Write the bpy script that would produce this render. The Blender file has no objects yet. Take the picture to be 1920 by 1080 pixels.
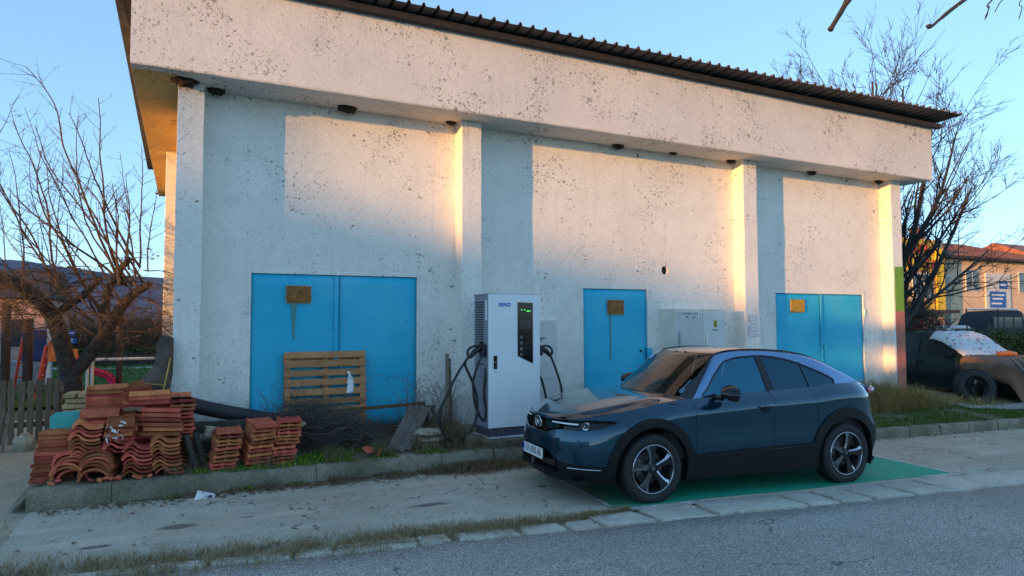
import bpy, bmesh, math, random
from mathutils import Vector, Matrix, noise as mn
R = math.radians
rnd = random.Random(7)
scene = bpy.context.scene
col = scene.collection

# ---------------------------------------------------------------- camera, sky, sun, exposure
cam_d = bpy.data.cameras.new('camera')
cam = bpy.data.objects.new('camera', cam_d)
col.objects.link(cam)
cam_d.sensor_width = 36.0
cam_d.lens = 23.237
cam_d.clip_start = 0.05
cam_d.clip_end = 5000
_r = Vector((0.8968678, -0.4422922, -0.0023955))
_u = Vector((-0.0184483, -0.0428193, 0.9989125))
_f = Vector((0.4419138, 0.8958483, 0.0465628))
cm = Matrix((( _r.x, _u.x, -_f.x, 0), (_r.y, _u.y, -_f.y, 0), (_r.z, _u.z, -_f.z, 1.873), (0, 0, 0, 1)))
cam.matrix_world = cm
scene.camera = cam

SUN_EL = R(3.55)
SUN_H = Vector((-0.967, -0.2545, 0)).normalized()      # horizontal direction towards the sun
world = bpy.data.worlds.new('World')
scene.world = world
world.use_nodes = True
wn = world.node_tree
bg = wn.nodes['Background']
sky = wn.nodes.new('ShaderNodeTexSky')
sky.sky_type = 'NISHITA'
sky.sun_disc = False
sky.sun_elevation = SUN_EL
sky.sun_rotation = math.atan2(SUN_H.x, SUN_H.y)
sky.altitude = 6000
sky.air_density = 1.2
sky.dust_density = 0.0
sky.ozone_density = 2.6
# the camera compressed the range of the sky: one even tone curve over the whole dome
gm = wn.nodes.new('ShaderNodeGamma')
gm.inputs[1].default_value = 0.55
hs = wn.nodes.new('ShaderNodeHueSaturation')
hs.inputs['Saturation'].default_value = 1.06
hs.inputs['Value'].default_value = 2.22
wn.links.new(sky.outputs[0], gm.inputs[0])
wn.links.new(gm.outputs[0], hs.inputs['Color'])
wn.links.new(hs.outputs[0], bg.inputs[0])
bg.inputs[1].default_value = 0.15

sun_d = bpy.data.lights.new('sun', 'SUN')
sun_d.energy = 3.2
sun_d.angle = R(0.65)
sun_d.color = (1.0, 0.47, 0.12)
sun = bpy.data.objects.new('sun', sun_d)
col.objects.link(sun)
_sd = Vector((SUN_H.x * math.cos(SUN_EL), SUN_H.y * math.cos(SUN_EL), math.sin(SUN_EL)))
sun.rotation_euler = _sd.to_track_quat('Z', 'Y').to_euler()

vs = scene.view_settings
vs.view_transform = 'Standard'
vs.look = 'None'
vs.gamma = 1.0
vs.exposure = 1.35
vs.use_curve_mapping = False

# ---------------------------------------------------------------- helpers
MATS = {}

def new_mat(name):
    m = bpy.data.materials.new(name)
    m.use_nodes = True
    MATS[name] = m
    nt = m.node_tree
    b = nt.nodes['Principled BSDF']
    return m, nt, b

class NT:
    """small wrapper for building node trees"""
    def __init__(s, nt):
        s.nt = nt
    def n(s, t, **kw):
        nd = s.nt.nodes.new(t)
        for k, v in kw.items():
            setattr(nd, k, v)
        return nd
    def l(s, a, b):
        s.nt.links.new(a, b)
    def coord(s, kind='Object', scale=None, rot=None):
        tc = s.n('ShaderNodeTexCoord')
        o = tc.outputs[kind]
        if kind == 'World':
            pass
        if scale is not None or rot is not None:
            mp = s.n('ShaderNodeMapping')
            if scale is not None:
                mp.inputs['Scale'].default_value = scale
            if rot is not None:
                mp.inputs['Rotation'].default_value = rot
            s.l(o, mp.inputs[0])
            o = mp.outputs[0]
        return o
    def pos(s, scale=None):
        g = s.n('ShaderNodeNewGeometry')
        o = g.outputs['Position']
        if scale is not None:
            mp = s.n('ShaderNodeMapping')
            mp.inputs['Scale'].default_value = scale
            s.l(o, mp.inputs[0])
            o = mp.outputs[0]
        return o
    def noise(s, vec, scale, detail=4, rough=0.6, dist=0.0):
        nd = s.n('ShaderNodeTexNoise')
        nd.inputs['Scale'].default_value = scale
        nd.inputs['Detail'].default_value = detail
        nd.inputs['Roughness'].default_value = rough
        nd.inputs['Distortion'].default_value = dist
        s.l(vec, nd.inputs['Vector'])
        return nd.outputs['Fac']
    def vor(s, vec, scale, feature='F1', rand=1.0, out='Distance'):
        nd = s.n('ShaderNodeTexVoronoi', feature=feature)
        nd.inputs['Scale'].default_value = scale
        nd.inputs['Randomness'].default_value = rand
        s.l(vec, nd.inputs['Vector'])
        return nd.outputs[out]
    def ramp(s, fac, pts, interp='LINEAR'):
        nd = s.n('ShaderNodeValToRGB')
        cr = nd.color_ramp
        cr.interpolation = interp
        while len(cr.elements) < len(pts):
            cr.elements.new(0.5)
        for e, (p, c) in zip(cr.elements, pts):
            e.position = p
            e.color = c if len(c) == 4 else (*c, 1)
        s.l(fac, nd.inputs[0])
        return nd.outputs[0]
    def sstep(s, fac, a, b, lo=0.0, hi=1.0):
        nd = s.n('ShaderNodeMapRange', interpolation_type='SMOOTHSTEP')
        nd.inputs[1].default_value = a
        nd.inputs[2].default_value = b
        nd.inputs[3].default_value = lo
        nd.inputs[4].default_value = hi
        s.l(fac, nd.inputs[0])
        return nd.outputs[0]
    def math(s, op, a, b=None):
        nd = s.n('ShaderNodeMath', operation=op)
        for i, v in enumerate((a, b)):
            if v is None:
                continue
            if isinstance(v, (int, float)):
                nd.inputs[i].default_value = v
            else:
                s.l(v, nd.inputs[i])
        return nd.outputs[0]
    def mix(s, fac, a, b, mode='MIX'):
        nd = s.n('ShaderNodeMix', data_type='RGBA', blend_type=mode)
        for idx, v in ((0, fac), (6, a), (7, b)):
            if isinstance(v, (int, float)):
                nd.inputs[idx].default_value = v
            elif isinstance(v, tuple):
                nd.inputs[idx].default_value = v if len(v) == 4 else (*v, 1)
            else:
                s.l(v, nd.inputs[idx])
        return nd.outputs[2]
    def sep(s, vec):
        nd = s.n('ShaderNodeSeparateXYZ')
        s.l(vec, nd.inputs[0])
        return nd.outputs
    def bump(s, h, strength, dist, bsdf):
        nd = s.n('ShaderNodeBump')
        nd.inputs['Strength'].default_value = strength
        nd.inputs['Distance'].default_value = dist
        s.l(h, nd.inputs['Height'])
        s.l(nd.outputs[0], bsdf.inputs['Normal'])

def simple_mat(name, c, rough=0.6, metal=0.0, var=0.25, scale=6.0, bump=0.0, bscale=60, coat=0.0, spec=0.5, stretch=None):
    m, nt, b = new_mat(name)
    t = NT(nt)
    v = t.coord('Object', stretch)
    f = t.noise(v, scale, 5, 0.65)
    cc = t.mix(t.sstep(f, 0.3, 0.7), tuple(x * (1 - var) for x in c), tuple(min(1, x * (1 + var)) for x in c))
    t.l(cc, b.inputs['Base Color'])
    b.inputs['Roughness'].default_value = rough
    b.inputs['Metallic'].default_value = metal
    b.inputs['Coat Weight'].default_value = coat
    b.inputs['Specular IOR Level'].default_value = spec
    if bump:
        t.bump(t.noise(v, bscale, 4, 0.7), bump, 0.01, b)
    return m

class MB:
    """collects geometry for one mesh"""
    def __init__(s):
        s.v = []; s.f = []; s.mi = []
    def add(s, vs, fs, mi=0):
        o = len(s.v)
        s.v.extend([tuple(x) for x in vs])
        for f in fs:
            s.f.append([i + o for i in f]); s.mi.append(mi)
        return s
    def box(s, c, size, rot=None, mi=0):
        hx, hy, hz = (x / 2 for x in size)
        vs = [Vector((sx * hx, sy * hy, sz * hz)) for sx in (-1, 1) for sy in (-1, 1) for sz in (-1, 1)]
        if rot is not None:
            vs = [rot @ x for x in vs]
        c = Vector(c)
        return s.add([x + c for x in vs], [(0, 1, 3, 2), (4, 6, 7, 5), (0, 4, 5, 1), (2, 3, 7, 6), (0, 2, 6, 4), (1, 5, 7, 3)], mi)
    def bx(s, x0, x1, y0, y1, z0, z1, mi=0):
        return s.box(((x0 + x1) / 2, (y0 + y1) / 2, (z0 + z1) / 2), (x1 - x0, y1 - y0, z1 - z0), None, mi)
    def prism(s, poly, h, M=None, mi=0, z0=0.0):
        """poly in xy extruded in z from z0 to z0+h, then transformed by M (counter-clockwise poly)"""
        n = len(poly)
        vs = [Vector((p[0], p[1], z0)) for p in poly] + [Vector((p[0], p[1], z0 + h)) for p in poly]
        if M is not None:
            vs = [M @ x for x in vs]
        fs = [tuple(range(n))[::-1], tuple(range(n, 2 * n))] + [(i, (i + 1) % n, n + (i + 1) % n, n + i) for i in range(n)]
        return s.add(vs, fs, mi)
    def tube(s, pts, rad, n=6, cap=True, mi=0, closed=False):
        pts = [Vector(p) for p in pts]
        if isinstance(rad, (int, float)):
            rad = [rad] * len(pts)
        rings = []
        prev = None
        L = len(pts)
        for i, p in enumerate(pts):
            if closed:
                d = pts[(i + 1) % L] - pts[i - 1]
            else:
                d = (pts[min(i + 1, L - 1)] - pts[max(i - 1, 0)])
            if d.length < 1e-9:
                d = Vector((0, 0, 1))
            d.normalize()
            if prev is None:
                a = Vector((0, 0, 1)) if abs(d.z) < 0.9 else Vector((1, 0, 0))
                x = d.cross(a).normalized()
            else:
                x = (prev - d * prev.dot(d))
                if x.length < 1e-6:
                    x = d.cross(Vector((0, 0, 1)))
                x.normalize()
            prev = x
            y = d.cross(x)
            rings.append([p + (x * math.cos(2 * math.pi * k / n) + y * math.sin(2 * math.pi * k / n)) * rad[i] for k in range(n)])
        vs = [q for r in rings for q in r]
        fs = []
        for i in range(L - 1 if not closed else L):
            j = (i + 1) % L
            for k in range(n):
                k2 = (k + 1) % n
                fs.append((i * n + k, i * n + k2, j * n + k2, j * n + k))
        if cap and not closed:
            fs.append(tuple(range(n))[::-1])
            fs.append(tuple((L - 1) * n + k for k in range(n)))
        return s.add(vs, fs, mi)
    def lathe(s, prof, M=None, n=32, mi=0, closed=False):
        """prof: list of (r, h); axis = local z"""
        vs = []
        for r, h in prof:
            for k in range(n):
                a = 2 * math.pi * k / n
                vs.append(Vector((r * math.cos(a), r * math.sin(a), h)))
        if M is not None:
            vs = [M @ x for x in vs]
        fs = []
        L = len(prof)
        for i in range(L - 1 if not closed else L):
            j = (i + 1) % L
            for k in range(n):
                k2 = (k + 1) % n
                fs.append((i * n + k, i * n + k2, j * n + k2, j * n + k))
        return s.add(vs, fs, mi)
    def grid(s, rows, mi=0, flip=False):
        n = len(rows[0])
        vs = [q for r in rows for q in r]
        fs = []
        for i in range(len(rows) - 1):
            for k in range(n - 1):
                f = (i * n + k, i * n + k + 1, (i + 1) * n + k + 1, (i + 1) * n + k)
                fs.append(f[::-1] if flip else f)
        return s.add(vs, fs, mi)

ROOTM = {}

def mesh_of(name, mb, M=None):
    me = bpy.data.meshes.new(name)
    vs = mb.v if M is None else [tuple(M @ Vector(x)) for x in mb.v]
    me.from_pydata(vs, [], mb.f)
    return me

def obj(name, mb, mats, parent=None, world=False, smooth=None, bevel=None, solid=None, sub=None, fixn=False):
    """link one mesh object. world=True: coordinates are world ones and are brought into the parent's frame"""
    M = None
    if world and parent is not None:
        M = world_m(parent).inverted()
    me = mb if isinstance(mb, bpy.types.Mesh) else mesh_of(name, mb, M)
    if not isinstance(mats, (list, tuple)):
        mats = [mats]
    if len(me.materials) == 0:
        for m in mats:
            me.materials.append(MATS[m] if isinstance(m, str) else m)
    if not isinstance(mb, bpy.types.Mesh):
        if len(mats) > 1:
            me.polygons.foreach_set('material_index', mb.mi)
        if fixn:
            bm = bmesh.new(); bm.from_mesh(me)
            bmesh.ops.recalc_face_normals(bm, faces=bm.faces)
            bm.to_mesh(me); bm.free()
        if smooth is not None:
            if smooth is True:
                me.polygons.foreach_set('use_smooth', [True] * len(me.polygons))
            else:
                me.polygons.foreach_set('use_smooth', [True] * len(me.polygons))
                me.set_sharp_from_angle(angle=R(smooth))
    o = bpy.data.objects.new(name, me)
    col.objects.link(o)
    if parent is not None:
        o.parent = parent
    if bevel:
        md = o.modifiers.new('bevel', 'BEVEL')
        md.width = bevel; md.segments = 2; md.limit_method = 'ANGLE'; md.angle_limit = R(40)
        md.harden_normals = False
    if solid:
        md = o.modifiers.new('solid', 'SOLIDIFY')
        md.thickness = solid; md.offset = -1
    if sub:
        md = o.modifiers.new('sub', 'SUBSURF')
        md.levels = sub; md.render_levels = sub
    return o

def world_m(o):
    M = o.matrix_basis.copy()
    p = o.parent
    while p is not None:
        M = p.matrix_basis @ M
        p = p.parent
    return M

def tag(o, label=None, cat=None, group=None, kind=None):
    if label: o['label'] = label
    if cat: o['category'] = cat
    if group: o['group'] = group
    if kind: o['kind'] = kind
    elif cat and 'kind' not in o: o['kind'] = 'thing'
    return o

def thing(name, label, cat, loc=(0, 0, 0), rotz=0.0, group=None, M=None):
    o = bpy.data.objects.new(name, None)
    o.empty_display_size = 0.1
    col.objects.link(o)
    if M is not None:
        o.matrix_basis = M
    else:
        o.location = loc
        o.rotation_euler = (0, 0, rotz)
        o.matrix_basis = Matrix.Translation(loc) @ Matrix.Rotation(rotz, 4, 'Z')
    return tag(o, label, cat, group)

def link_copy(o, M=None, parent=None):
    c = o.copy()
    col.objects.link(c)
    if parent is not None:
        c.parent = parent
    if M is not None:
        c.matrix_basis = M
    return c

def text_mesh(s, size, depth=0.002, spacing=1.0):
    cu = bpy.data.curves.new('txt', 'FONT')
    cu.body = s; cu.size = size; cu.extrude = depth; cu.space_character = spacing
    cu.align_x = 'CENTER'; cu.align_y = 'CENTER'; cu.resolution_u = 3
    o = bpy.data.objects.new('txt', cu)
    col.objects.link(o)
    dg = bpy.context.evaluated_depsgraph_get()
    me = bpy.data.meshes.new_from_object(o.evaluated_get(dg))
    bpy.data.objects.remove(o); bpy.data.curves.remove(cu)
    me.materials.clear()
    return me

def fbm(x, y, z=0.0, oct=4):
    return mn.fractal(Vector((x, y, z)), 1.0, 2.0, oct)

def sm(a, b, x):
    t = min(1, max(0, (x - a) / (b - a)))
    return t * t * (3 - 2 * t)

def lerp_tab(tab, x):
    if x <= tab[0][0]: return tab[0][1]
    for (a, b), (c, d) in zip(tab, tab[1:]):
        if x <= c:
            return b + (d - b) * (x - a) / (c - a)
    return tab[-1][1]

def smooth_tab(tab, x):
    """cubic (Catmull-Rom, nonuniform) interpolation through a table"""
    n = len(tab)
    if x <= tab[0][0]: return tab[0][1]
    if x >= tab[-1][0]: return tab[-1][1]
    for i in range(n - 1):
        if x <= tab[i + 1][0]:
            break
    x0, y0 = tab[i]; x1, y1 = tab[i + 1]
    def slope(k):
        if k == 0: return (tab[1][1] - tab[0][1]) / (tab[1][0] - tab[0][0])
        if k == n - 1: return (tab[-1][1] - tab[-2][1]) / (tab[-1][0] - tab[-2][0])
        return (tab[k + 1][1] - tab[k - 1][1]) / (tab[k + 1][0] - tab[k - 1][0])
    h = x1 - x0; t = (x - x0) / h
    m0, m1 = slope(i) * h, slope(i + 1) * h
    t2, t3 = t * t, t * t * t
    return (2 * t3 - 3 * t2 + 1) * y0 + (t3 - 2 * t2 + t) * m0 + (-2 * t3 + 3 * t2) * y1 + (t3 - t2) * m1

def ground_z(x, y):
    xx = max(-14.0, min(26.0, x))
    return -0.017 * (xx - 4.2)

# ---------------------------------------------------------------- materials of the setting
def wall_mat(name, base, dirt=1.0, spots=1.0):
    m, nt, b = new_mat(name)
    t = NT(nt)
    P = t.pos()
    x, y, z = t.sep(P)
    n1 = t.noise(P, 0.55, 5, 0.6)
    n2 = t.noise(P, 3.0, 6, 0.7)
    n3 = t.noise(P, 26, 5, 0.75)
    c = t.mix(t.sstep(n1, 0.35, 0.68), tuple(v * 0.91 for v in base), base)
    c = t.mix(t.sstep(n2, 0.42, 0.72, 0, 0.24), c, tuple(v * 0.66 for v in base))
    c = t.mix(t.sstep(n3, 0.48, 0.76, 0, 0.42), c, tuple(v * k for v, k in zip(base, (0.50, 0.49, 0.47))))
    # vertical rain streaks
    st = t.noise(t.pos((5.0, 5.0, 0.35)), 1.6, 4, 0.6)
    c = t.mix(t.sstep(st, 0.52, 0.80, 0, 0.30), c, tuple(v * 0.58 for v in base))
    # worn, mottled paint: patches where the coat has gone
    pk = t.noise(P, 8.0, 8, 0.72)
    pm = t.sstep(t.noise(P, 0.9, 4, 0.6), 0.40, 0.66)
    low = t.sstep(z, 3.6, 1.2, 0.35, 1.0)
    c = t.mix(t.math('MULTIPLY', t.math('MULTIPLY', t.sstep(pk, 0.53, 0.60), t.math('MULTIPLY', pm, low)), 0.30 * dirt), c, tuple(v * k for v, k in zip(base, (0.50, 0.47, 0.43))))
    # chips in the paint: small dark pits all over, denser in places and under the eaves
    clus = t.sstep(t.noise(P, 1.3, 5, 0.65), 0.30, 0.74, 0.20, 1.05)
    top = t.sstep(z, 3.9, 4.75, 0.85, 1.25)
    wob = t.n('ShaderNodeVectorMath', operation='ADD')
    nv = t.n('ShaderNodeTexNoise'); nv.inputs['Scale'].default_value = 26; nv.inputs['Detail'].default_value = 4
    t.l(P, nv.inputs['Vector'])
    sc = t.n('ShaderNodeVectorMath', operation='SCALE'); sc.inputs[3].default_value = 0.10
    t.l(nv.outputs['Color'], sc.inputs[0])
    t.l(P, wob.inputs[0]); t.l(sc.outputs[0], wob.inputs[1])
    W = wob.outputs[0]
    dens = t.math('MULTIPLY', clus, top)
    def pits(scale, thr, soft=0.05):
        d = t.vor(W, scale)
        rv = t.sep(t.vor(W, scale, out='Color'))[0]
        lim = t.math('MULTIPLY', t.math('MULTIPLY', dens, rv), thr)
        return t.math('MULTIPLY', t.sstep(t.math('SUBTRACT', lim, d), 0.0, soft), t.math('GREATER_THAN', rv, 0.35))
    s1 = pits(6.0, 0.26); s2 = pits(13.0, 0.34); s3 = pits(34.0, 0.52, 0.10); s4 = pits(2.4, 0.12, 0.02)
    sp = t.math('MULTIPLY', t.math('MAXIMUM', t.math('MAXIMUM', s1, s2), t.math('MAXIMUM', s3, s4)), spots * 0.72)
    c = t.mix(sp, c, t.mix(t.noise(P, 40, 3), (0.03, 0.023, 0.017), (0.10, 0.075, 0.05)))
    # hairline cracks
    vc = t.n('ShaderNodeTexVoronoi', feature='DISTANCE_TO_EDGE'); vc.inputs['Scale'].default_value = 1.5
    t.l(W, vc.inputs['Vector'])
    cr = t.math('MULTIPLY', t.math('LESS_THAN', vc.outputs['Distance'], 0.0042), t.sstep(t.noise(P, 1.6, 2), 0.46, 0.60))
    c = t.mix(t.math('MULTIPLY', cr, 0.35 * dirt), c, (0.16, 0.145, 0.125))
    # splash dirt near the ground
    dz = t.math('ADD', z, t.math('MULTIPLY', n2, -0.9))
    c = t.mix(t.sstep(dz, 0.55, -0.15, 0, 0.40 * dirt), c, (0.20, 0.18, 0.145))
    t.l(c, b.inputs['Base Color'])
    b.inputs['Roughness'].default_value = 0.9
    b.inputs['Specular IOR Level'].default_value = 0.2
    h = t.math('ADD', t.math('MULTIPLY', n3, 0.6), t.math('MULTIPLY', sp, -0.8))
    h = t.math('ADD', h, t.math('MULTIPLY', t.noise(P, 90, 3, 0.6), 0.35))
    t.bump(h, 0.55, 0.012, b)
    return m
wall_mat('plaster', (0.88, 0.85, 0.78))
wall_mat('plaster_fascia', (0.77, 0.735, 0.675), 0.0, 0.8)

def paint_band_mat(name, c):
    return simple_mat(name, c, 0.75, var=0.12, scale=5, bump=0.25, bscale=70)
wall_mat('plaster_warm_bounce', (0.80, 0.66, 0.42), 0.6, 0.6)  # cream tint put in to warm the light bounced onto the soffit
wall_mat('plaster_painted_glow', (0.74, 0.50, 0.21), 0.0, 0.7)  # warm bounced light put into the soffit colour
paint_band_mat('green_paint', (0.16, 0.33, 0.035))
paint_band_mat('salmon_paint', (0.42, 0.145, 0.10))

def door_mat():
    m, nt, b = new_mat('door_blue')
    t = NT(nt)
    P = t.pos()
    n1 = t.noise(P, 1.1, 4, 0.6)
    c = t.mix(t.sstep(n1, 0.3, 0.7), (0.01, 0.41, 0.62), (0.04, 0.48, 0.69))
    n2 = t.noise(t.pos((9, 9, 0.5)), 2.0, 4, 0.65)
    c = t.mix(t.sstep(n2, 0.52, 0.82, 0, 0.40), c, (0.12, 0.44, 0.58))
    n3 = t.noise(P, 34, 5, 0.7)
    c = t.mix(t.sstep(n3, 0.58, 0.76, 0, 0.35), c, (0.02, 0.15, 0.24))
    # few rust flecks
    v = t.vor(P, 8.0)
    c = t.mix(t.math('MULTIPLY', t.math('LESS_THAN', v, 0.085), t.sstep(t.noise(P, 2.2), 0.55, 0.62)), c, (0.10, 0.045, 0.02))
    # greyer patches towards the top
    z = t.sep(P)[2]
    c = t.mix(t.math('MULTIPLY', t.sstep(z, 1.4, 2.4), t.sstep(n1, 0.45, 0.7, 0, 0.18)), c, (0.20, 0.40, 0.48))
    t.l(c, b.inputs['Base Color'])
    b.inputs['Roughness'].default_value = 0.5
    b.inputs['Specular IOR Level'].default_value = 0.35
    t.bump(t.math('ADD', t.noise(P, 0.9, 2), t.math('MULTIPLY', t.noise(P, 60, 3), 0.08)), 0.25, 0.03, b)
door_mat()

def rust_plate_mat(name, a, c2, k):
    m, nt, b = new_mat(name)
    t = NT(nt)
    P = t.pos()
    c = t.mix(t.sstep(t.noise(P, 14, 6, 0.7), k - 0.12, k + 0.12), a, c2)
    c = t.mix(t.math('LESS_THAN', t.vor(P, 22), 0.22), c, (0.10, 0.03, 0.008))
    t.l(c, b.inputs['Base Color'])
    b.inputs['Roughness'].default_value = 0.7
rust_plate_mat('rusty_plate', (0.24, 0.09, 0.013), (0.42, 0.22, 0.022), 0.60)
rust_plate_mat('yellow_plate', (0.62, 0.30, 0.01), (0.25, 0.06, 0.01), 0.68)

def rust_run_mat():
    m, nt, b = new_mat('rust_run')
    t = NT(nt)
    c = t.mix(t.noise(t.pos(), 8, 4), (0.03, 0.28, 0.34), (0.13, 0.24, 0.18))
    t.l(c, b.inputs['Base Color']); b.inputs['Roughness'].default_value = 0.7
    u = t.coord('UV')
rust_run_mat()

simple_mat('dark_frame', (0.30, 0.29, 0.27), 0.8, var=0.5, scale=18)
simple_mat('dark_gap', (0.012, 0.012, 0.012), 0.9, var=0.2)
simple_mat('roof_metal', (0.10, 0.085, 0.075), 0.55, 0.2, var=0.35, scale=4, bump=0.2, bscale=30)
simple_mat('eave_board', (0.028, 0.026, 0.025), 0.8, var=0.4, scale=10)
simple_mat('nest_mud', (0.045, 0.032, 0.022), 1.0, var=0.6, scale=30, bump=1.0, bscale=45)

def ground_mat(name, ca, cb, cc, sc=0.6, fine=90, rough=0.95, bump=0.6, grain=0.5):
    m, nt, b = new_mat(name)
    t = NT(nt)
    P = t.pos()
    n1 = t.noise(P, sc, 6, 0.62)
    n2 = t.noise(P, sc * 6.5, 6, 0.7)
    n3 = t.noise(P, fine, 4, 0.75)
    c = t.mix(t.sstep(n1, 0.35, 0.65), ca, cb)
    c = t.mix(t.sstep(n2, 0.48, 0.75, 0, 0.6), c, cc)
    g = t.sstep(n3, 0.32, 0.68, 1 - grain, 1 + grain)
    mm = t.n('ShaderNodeVectorMath', operation='SCALE')
    t.l(c, mm.inputs[0]); t.l(g, mm.inputs[3])
    t.l(mm.outputs[0], b.inputs['Base Color'])
    b.inputs['Roughness'].default_value = rough
    b.inputs['Specular IOR Level'].default_value = 0.25
    t.bump(t.math('ADD', t.math('MULTIPLY', n3, 0.5), n2), bump, 0.012, b)
    return m, t, b, P
ground_mat('soil', (0.15, 0.12, 0.08), (0.20, 0.165, 0.11), (0.07, 0.055, 0.038), 0.8, 55)
ground_mat('earth_far', (0.09, 0.085, 0.05), (0.075, 0.095, 0.035), (0.13, 0.11, 0.07), 0.2, 20)
ground_mat('driveway', (0.36, 0.31, 0.215), (0.43, 0.375, 0.275), (0.25, 0.215, 0.15), 0.7, 60, grain=0.25)
ground_mat('gravel_dirt', (0.30, 0.265, 0.195), (0.38, 0.34, 0.265), (0.16, 0.14, 0.10), 1.5, 45, grain=0.5)
ground_mat('concrete', (0.27, 0.255, 0.215), (0.34, 0.325, 0.28), (0.18, 0.165, 0.135), 0.9, 60, grain=0.25)
ground_mat('slab_concrete', (0.44, 0.415, 0.345), (0.55, 0.525, 0.45), (0.28, 0.255, 0.20), 1.6, 70, grain=0.3)
ground_mat('kerb_concrete', (0.16, 0.14, 0.095), (0.27, 0.24, 0.175), (0.06, 0.058, 0.036), 1.9, 60, grain=0.3)

def pavement_mat():
    m, t, b, P = ground_mat('pavement_mat', (0.38, 0.345, 0.265), (0.47, 0.435, 0.345), (0.29, 0.26, 0.19), 0.55, 75, grain=0.32)
    # oil spots, pale worn bands along the street and dirt washed against the kerb
    base = b.inputs['Base Color'].links[0].from_socket
    wv = t.noise(t.pos((0.35, 2.2, 1)), 1.5, 5, 0.65)
    c = t.mix(t.sstep(wv, 0.50, 0.72, 0, 0.5), base, (0.58, 0.55, 0.46))
    x, y, z = t.sep(P)
    for (sx, sy, rx, ry) in ((-0.02, 6.52, 0.17, 0.085), (-0.62, 6.2, 0.13, 0.045), (0.55, 6.6, 0.07, 0.02), (2.2, 6.3, 0.22, 0.06)):
        dx = t.math('DIVIDE', t.math('SUBTRACT', x, sx), rx); dy = t.math('DIVIDE', t.math('SUBTRACT', y, sy), ry)
        d = t.math('SQRT', t.math('ADD', t.math('MULTIPLY', dx, dx), t.math('MULTIPLY', dy, dy)))
        d = t.math('ADD', d, t.math('MULTIPLY', t.math('SUBTRACT', t.noise(P, 9, 4), 0.5), 1.1))
        c = t.mix(t.sstep(d, 1.25, 0.55, 0, 0.72), c, (0.06, 0.055, 0.05))
    c = t.mix(t.sstep(t.noise(P, 2.6, 6, 0.7), 0.55, 0.75, 0, 0.5), c, (0.17, 0.15, 0.105))
    c = t.mix(t.math('MULTIPLY', t.math('LESS_THAN', t.vor(P, 26), 0.10), t.sstep(t.noise(P, 1.4), 0.4, 0.6)), c, (0.10, 0.085, 0.06))
    vc = t.n('ShaderNodeTexVoronoi', feature='DISTANCE_TO_EDGE'); vc.inputs['Scale'].default_value = 0.55
    wob = t.n('ShaderNodeVectorMath', operation='ADD'); nz = t.n('ShaderNodeTexNoise'); nz.inputs['Scale'].default_value = 3.0
    t.l(P, nz.inputs['Vector']); t.l(P, wob.inputs[0]); t.l(nz.outputs['Color'], wob.inputs[1]); t.l(wob.outputs[0], vc.inputs['Vector'])
    c = t.mix(t.math('MULTIPLY', t.math('LESS_THAN', vc.outputs['Distance'], 0.005), t.sstep(t.noise(P, 1.1), 0.45, 0.55)), c, (0.07, 0.062, 0.05))
    t.l(c, b.inputs['Base Color'])
pavement_mat()

def asphalt_mat():
    m, nt, b = new_mat('asphalt')
    t = NT(nt)
    P = t.pos()
    n1 = t.noise(P, 0.35, 5, 0.6)
    wv = t.noise(t.pos((0.25, 2.4, 1)), 0.8, 4, 0.6)
    c = t.mix(t.sstep(n1, 0.35, 0.65), (0.31, 0.30, 0.27), (0.39, 0.375, 0.335))
    c = t.mix(t.sstep(wv, 0.45, 0.72, 0, 0.35), c, (0.50, 0.48, 0.435))
    v = t.vor(P, 150, out='Color')
    vx = t.sep(v)[0]
    g = t.sstep(vx, 0.0, 1.0, 0.40, 1.6)
    mm = t.n('ShaderNodeVectorMath', operation='SCALE')
    t.l(c, mm.inputs[0]); t.l(g, mm.inputs[3])
    c2 = t.mix(t.sstep(t.noise(P, 30, 4, 0.7), 0.52, 0.72, 0, 0.45), mm.outputs[0], (0.14, 0.135, 0.125))
    wob = t.n('ShaderNodeVectorMath', operation='ADD'); nz = t.n('ShaderNodeTexNoise'); nz.inputs['Scale'].default_value = 2.5; nz.inputs['Detail'].default_value = 5
    vc = t.n('ShaderNodeTexVoronoi', feature='DISTANCE_TO_EDGE'); vc.inputs['Scale'].default_value = 0.42
    t.l(P, nz.inputs['Vector']); t.l(P, wob.inputs[0]); t.l(nz.outputs['Color'], wob.inputs[1]); t.l(wob.outputs[0], vc.inputs['Vector'])
    c2 = t.mix(t.math('MULTIPLY', t.sstep(vc.outputs['Distance'], 0.006, 0.002), t.sstep(t.noise(P, 0.7, 3), 0.47, 0.56, 0, 0.8)), c2, (0.06, 0.058, 0.054))
    c2 = t.mix(t.sstep(t.noise(P, 1.1, 4, 0.6), 0.60, 0.74, 0, 0.35), c2, (0.17, 0.165, 0.155))
    t.l(c2, b.inputs['Base Color'])
    b.inputs['Roughness'].default_value = 0.85
    b.inputs['Specular IOR Level'].default_value = 0.3
    t.bump(t.math('ADD', vx, t.math('MULTIPLY', t.noise(P, 40, 4), 0.8)), 0.6, 0.008, b)
asphalt_mat()

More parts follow.
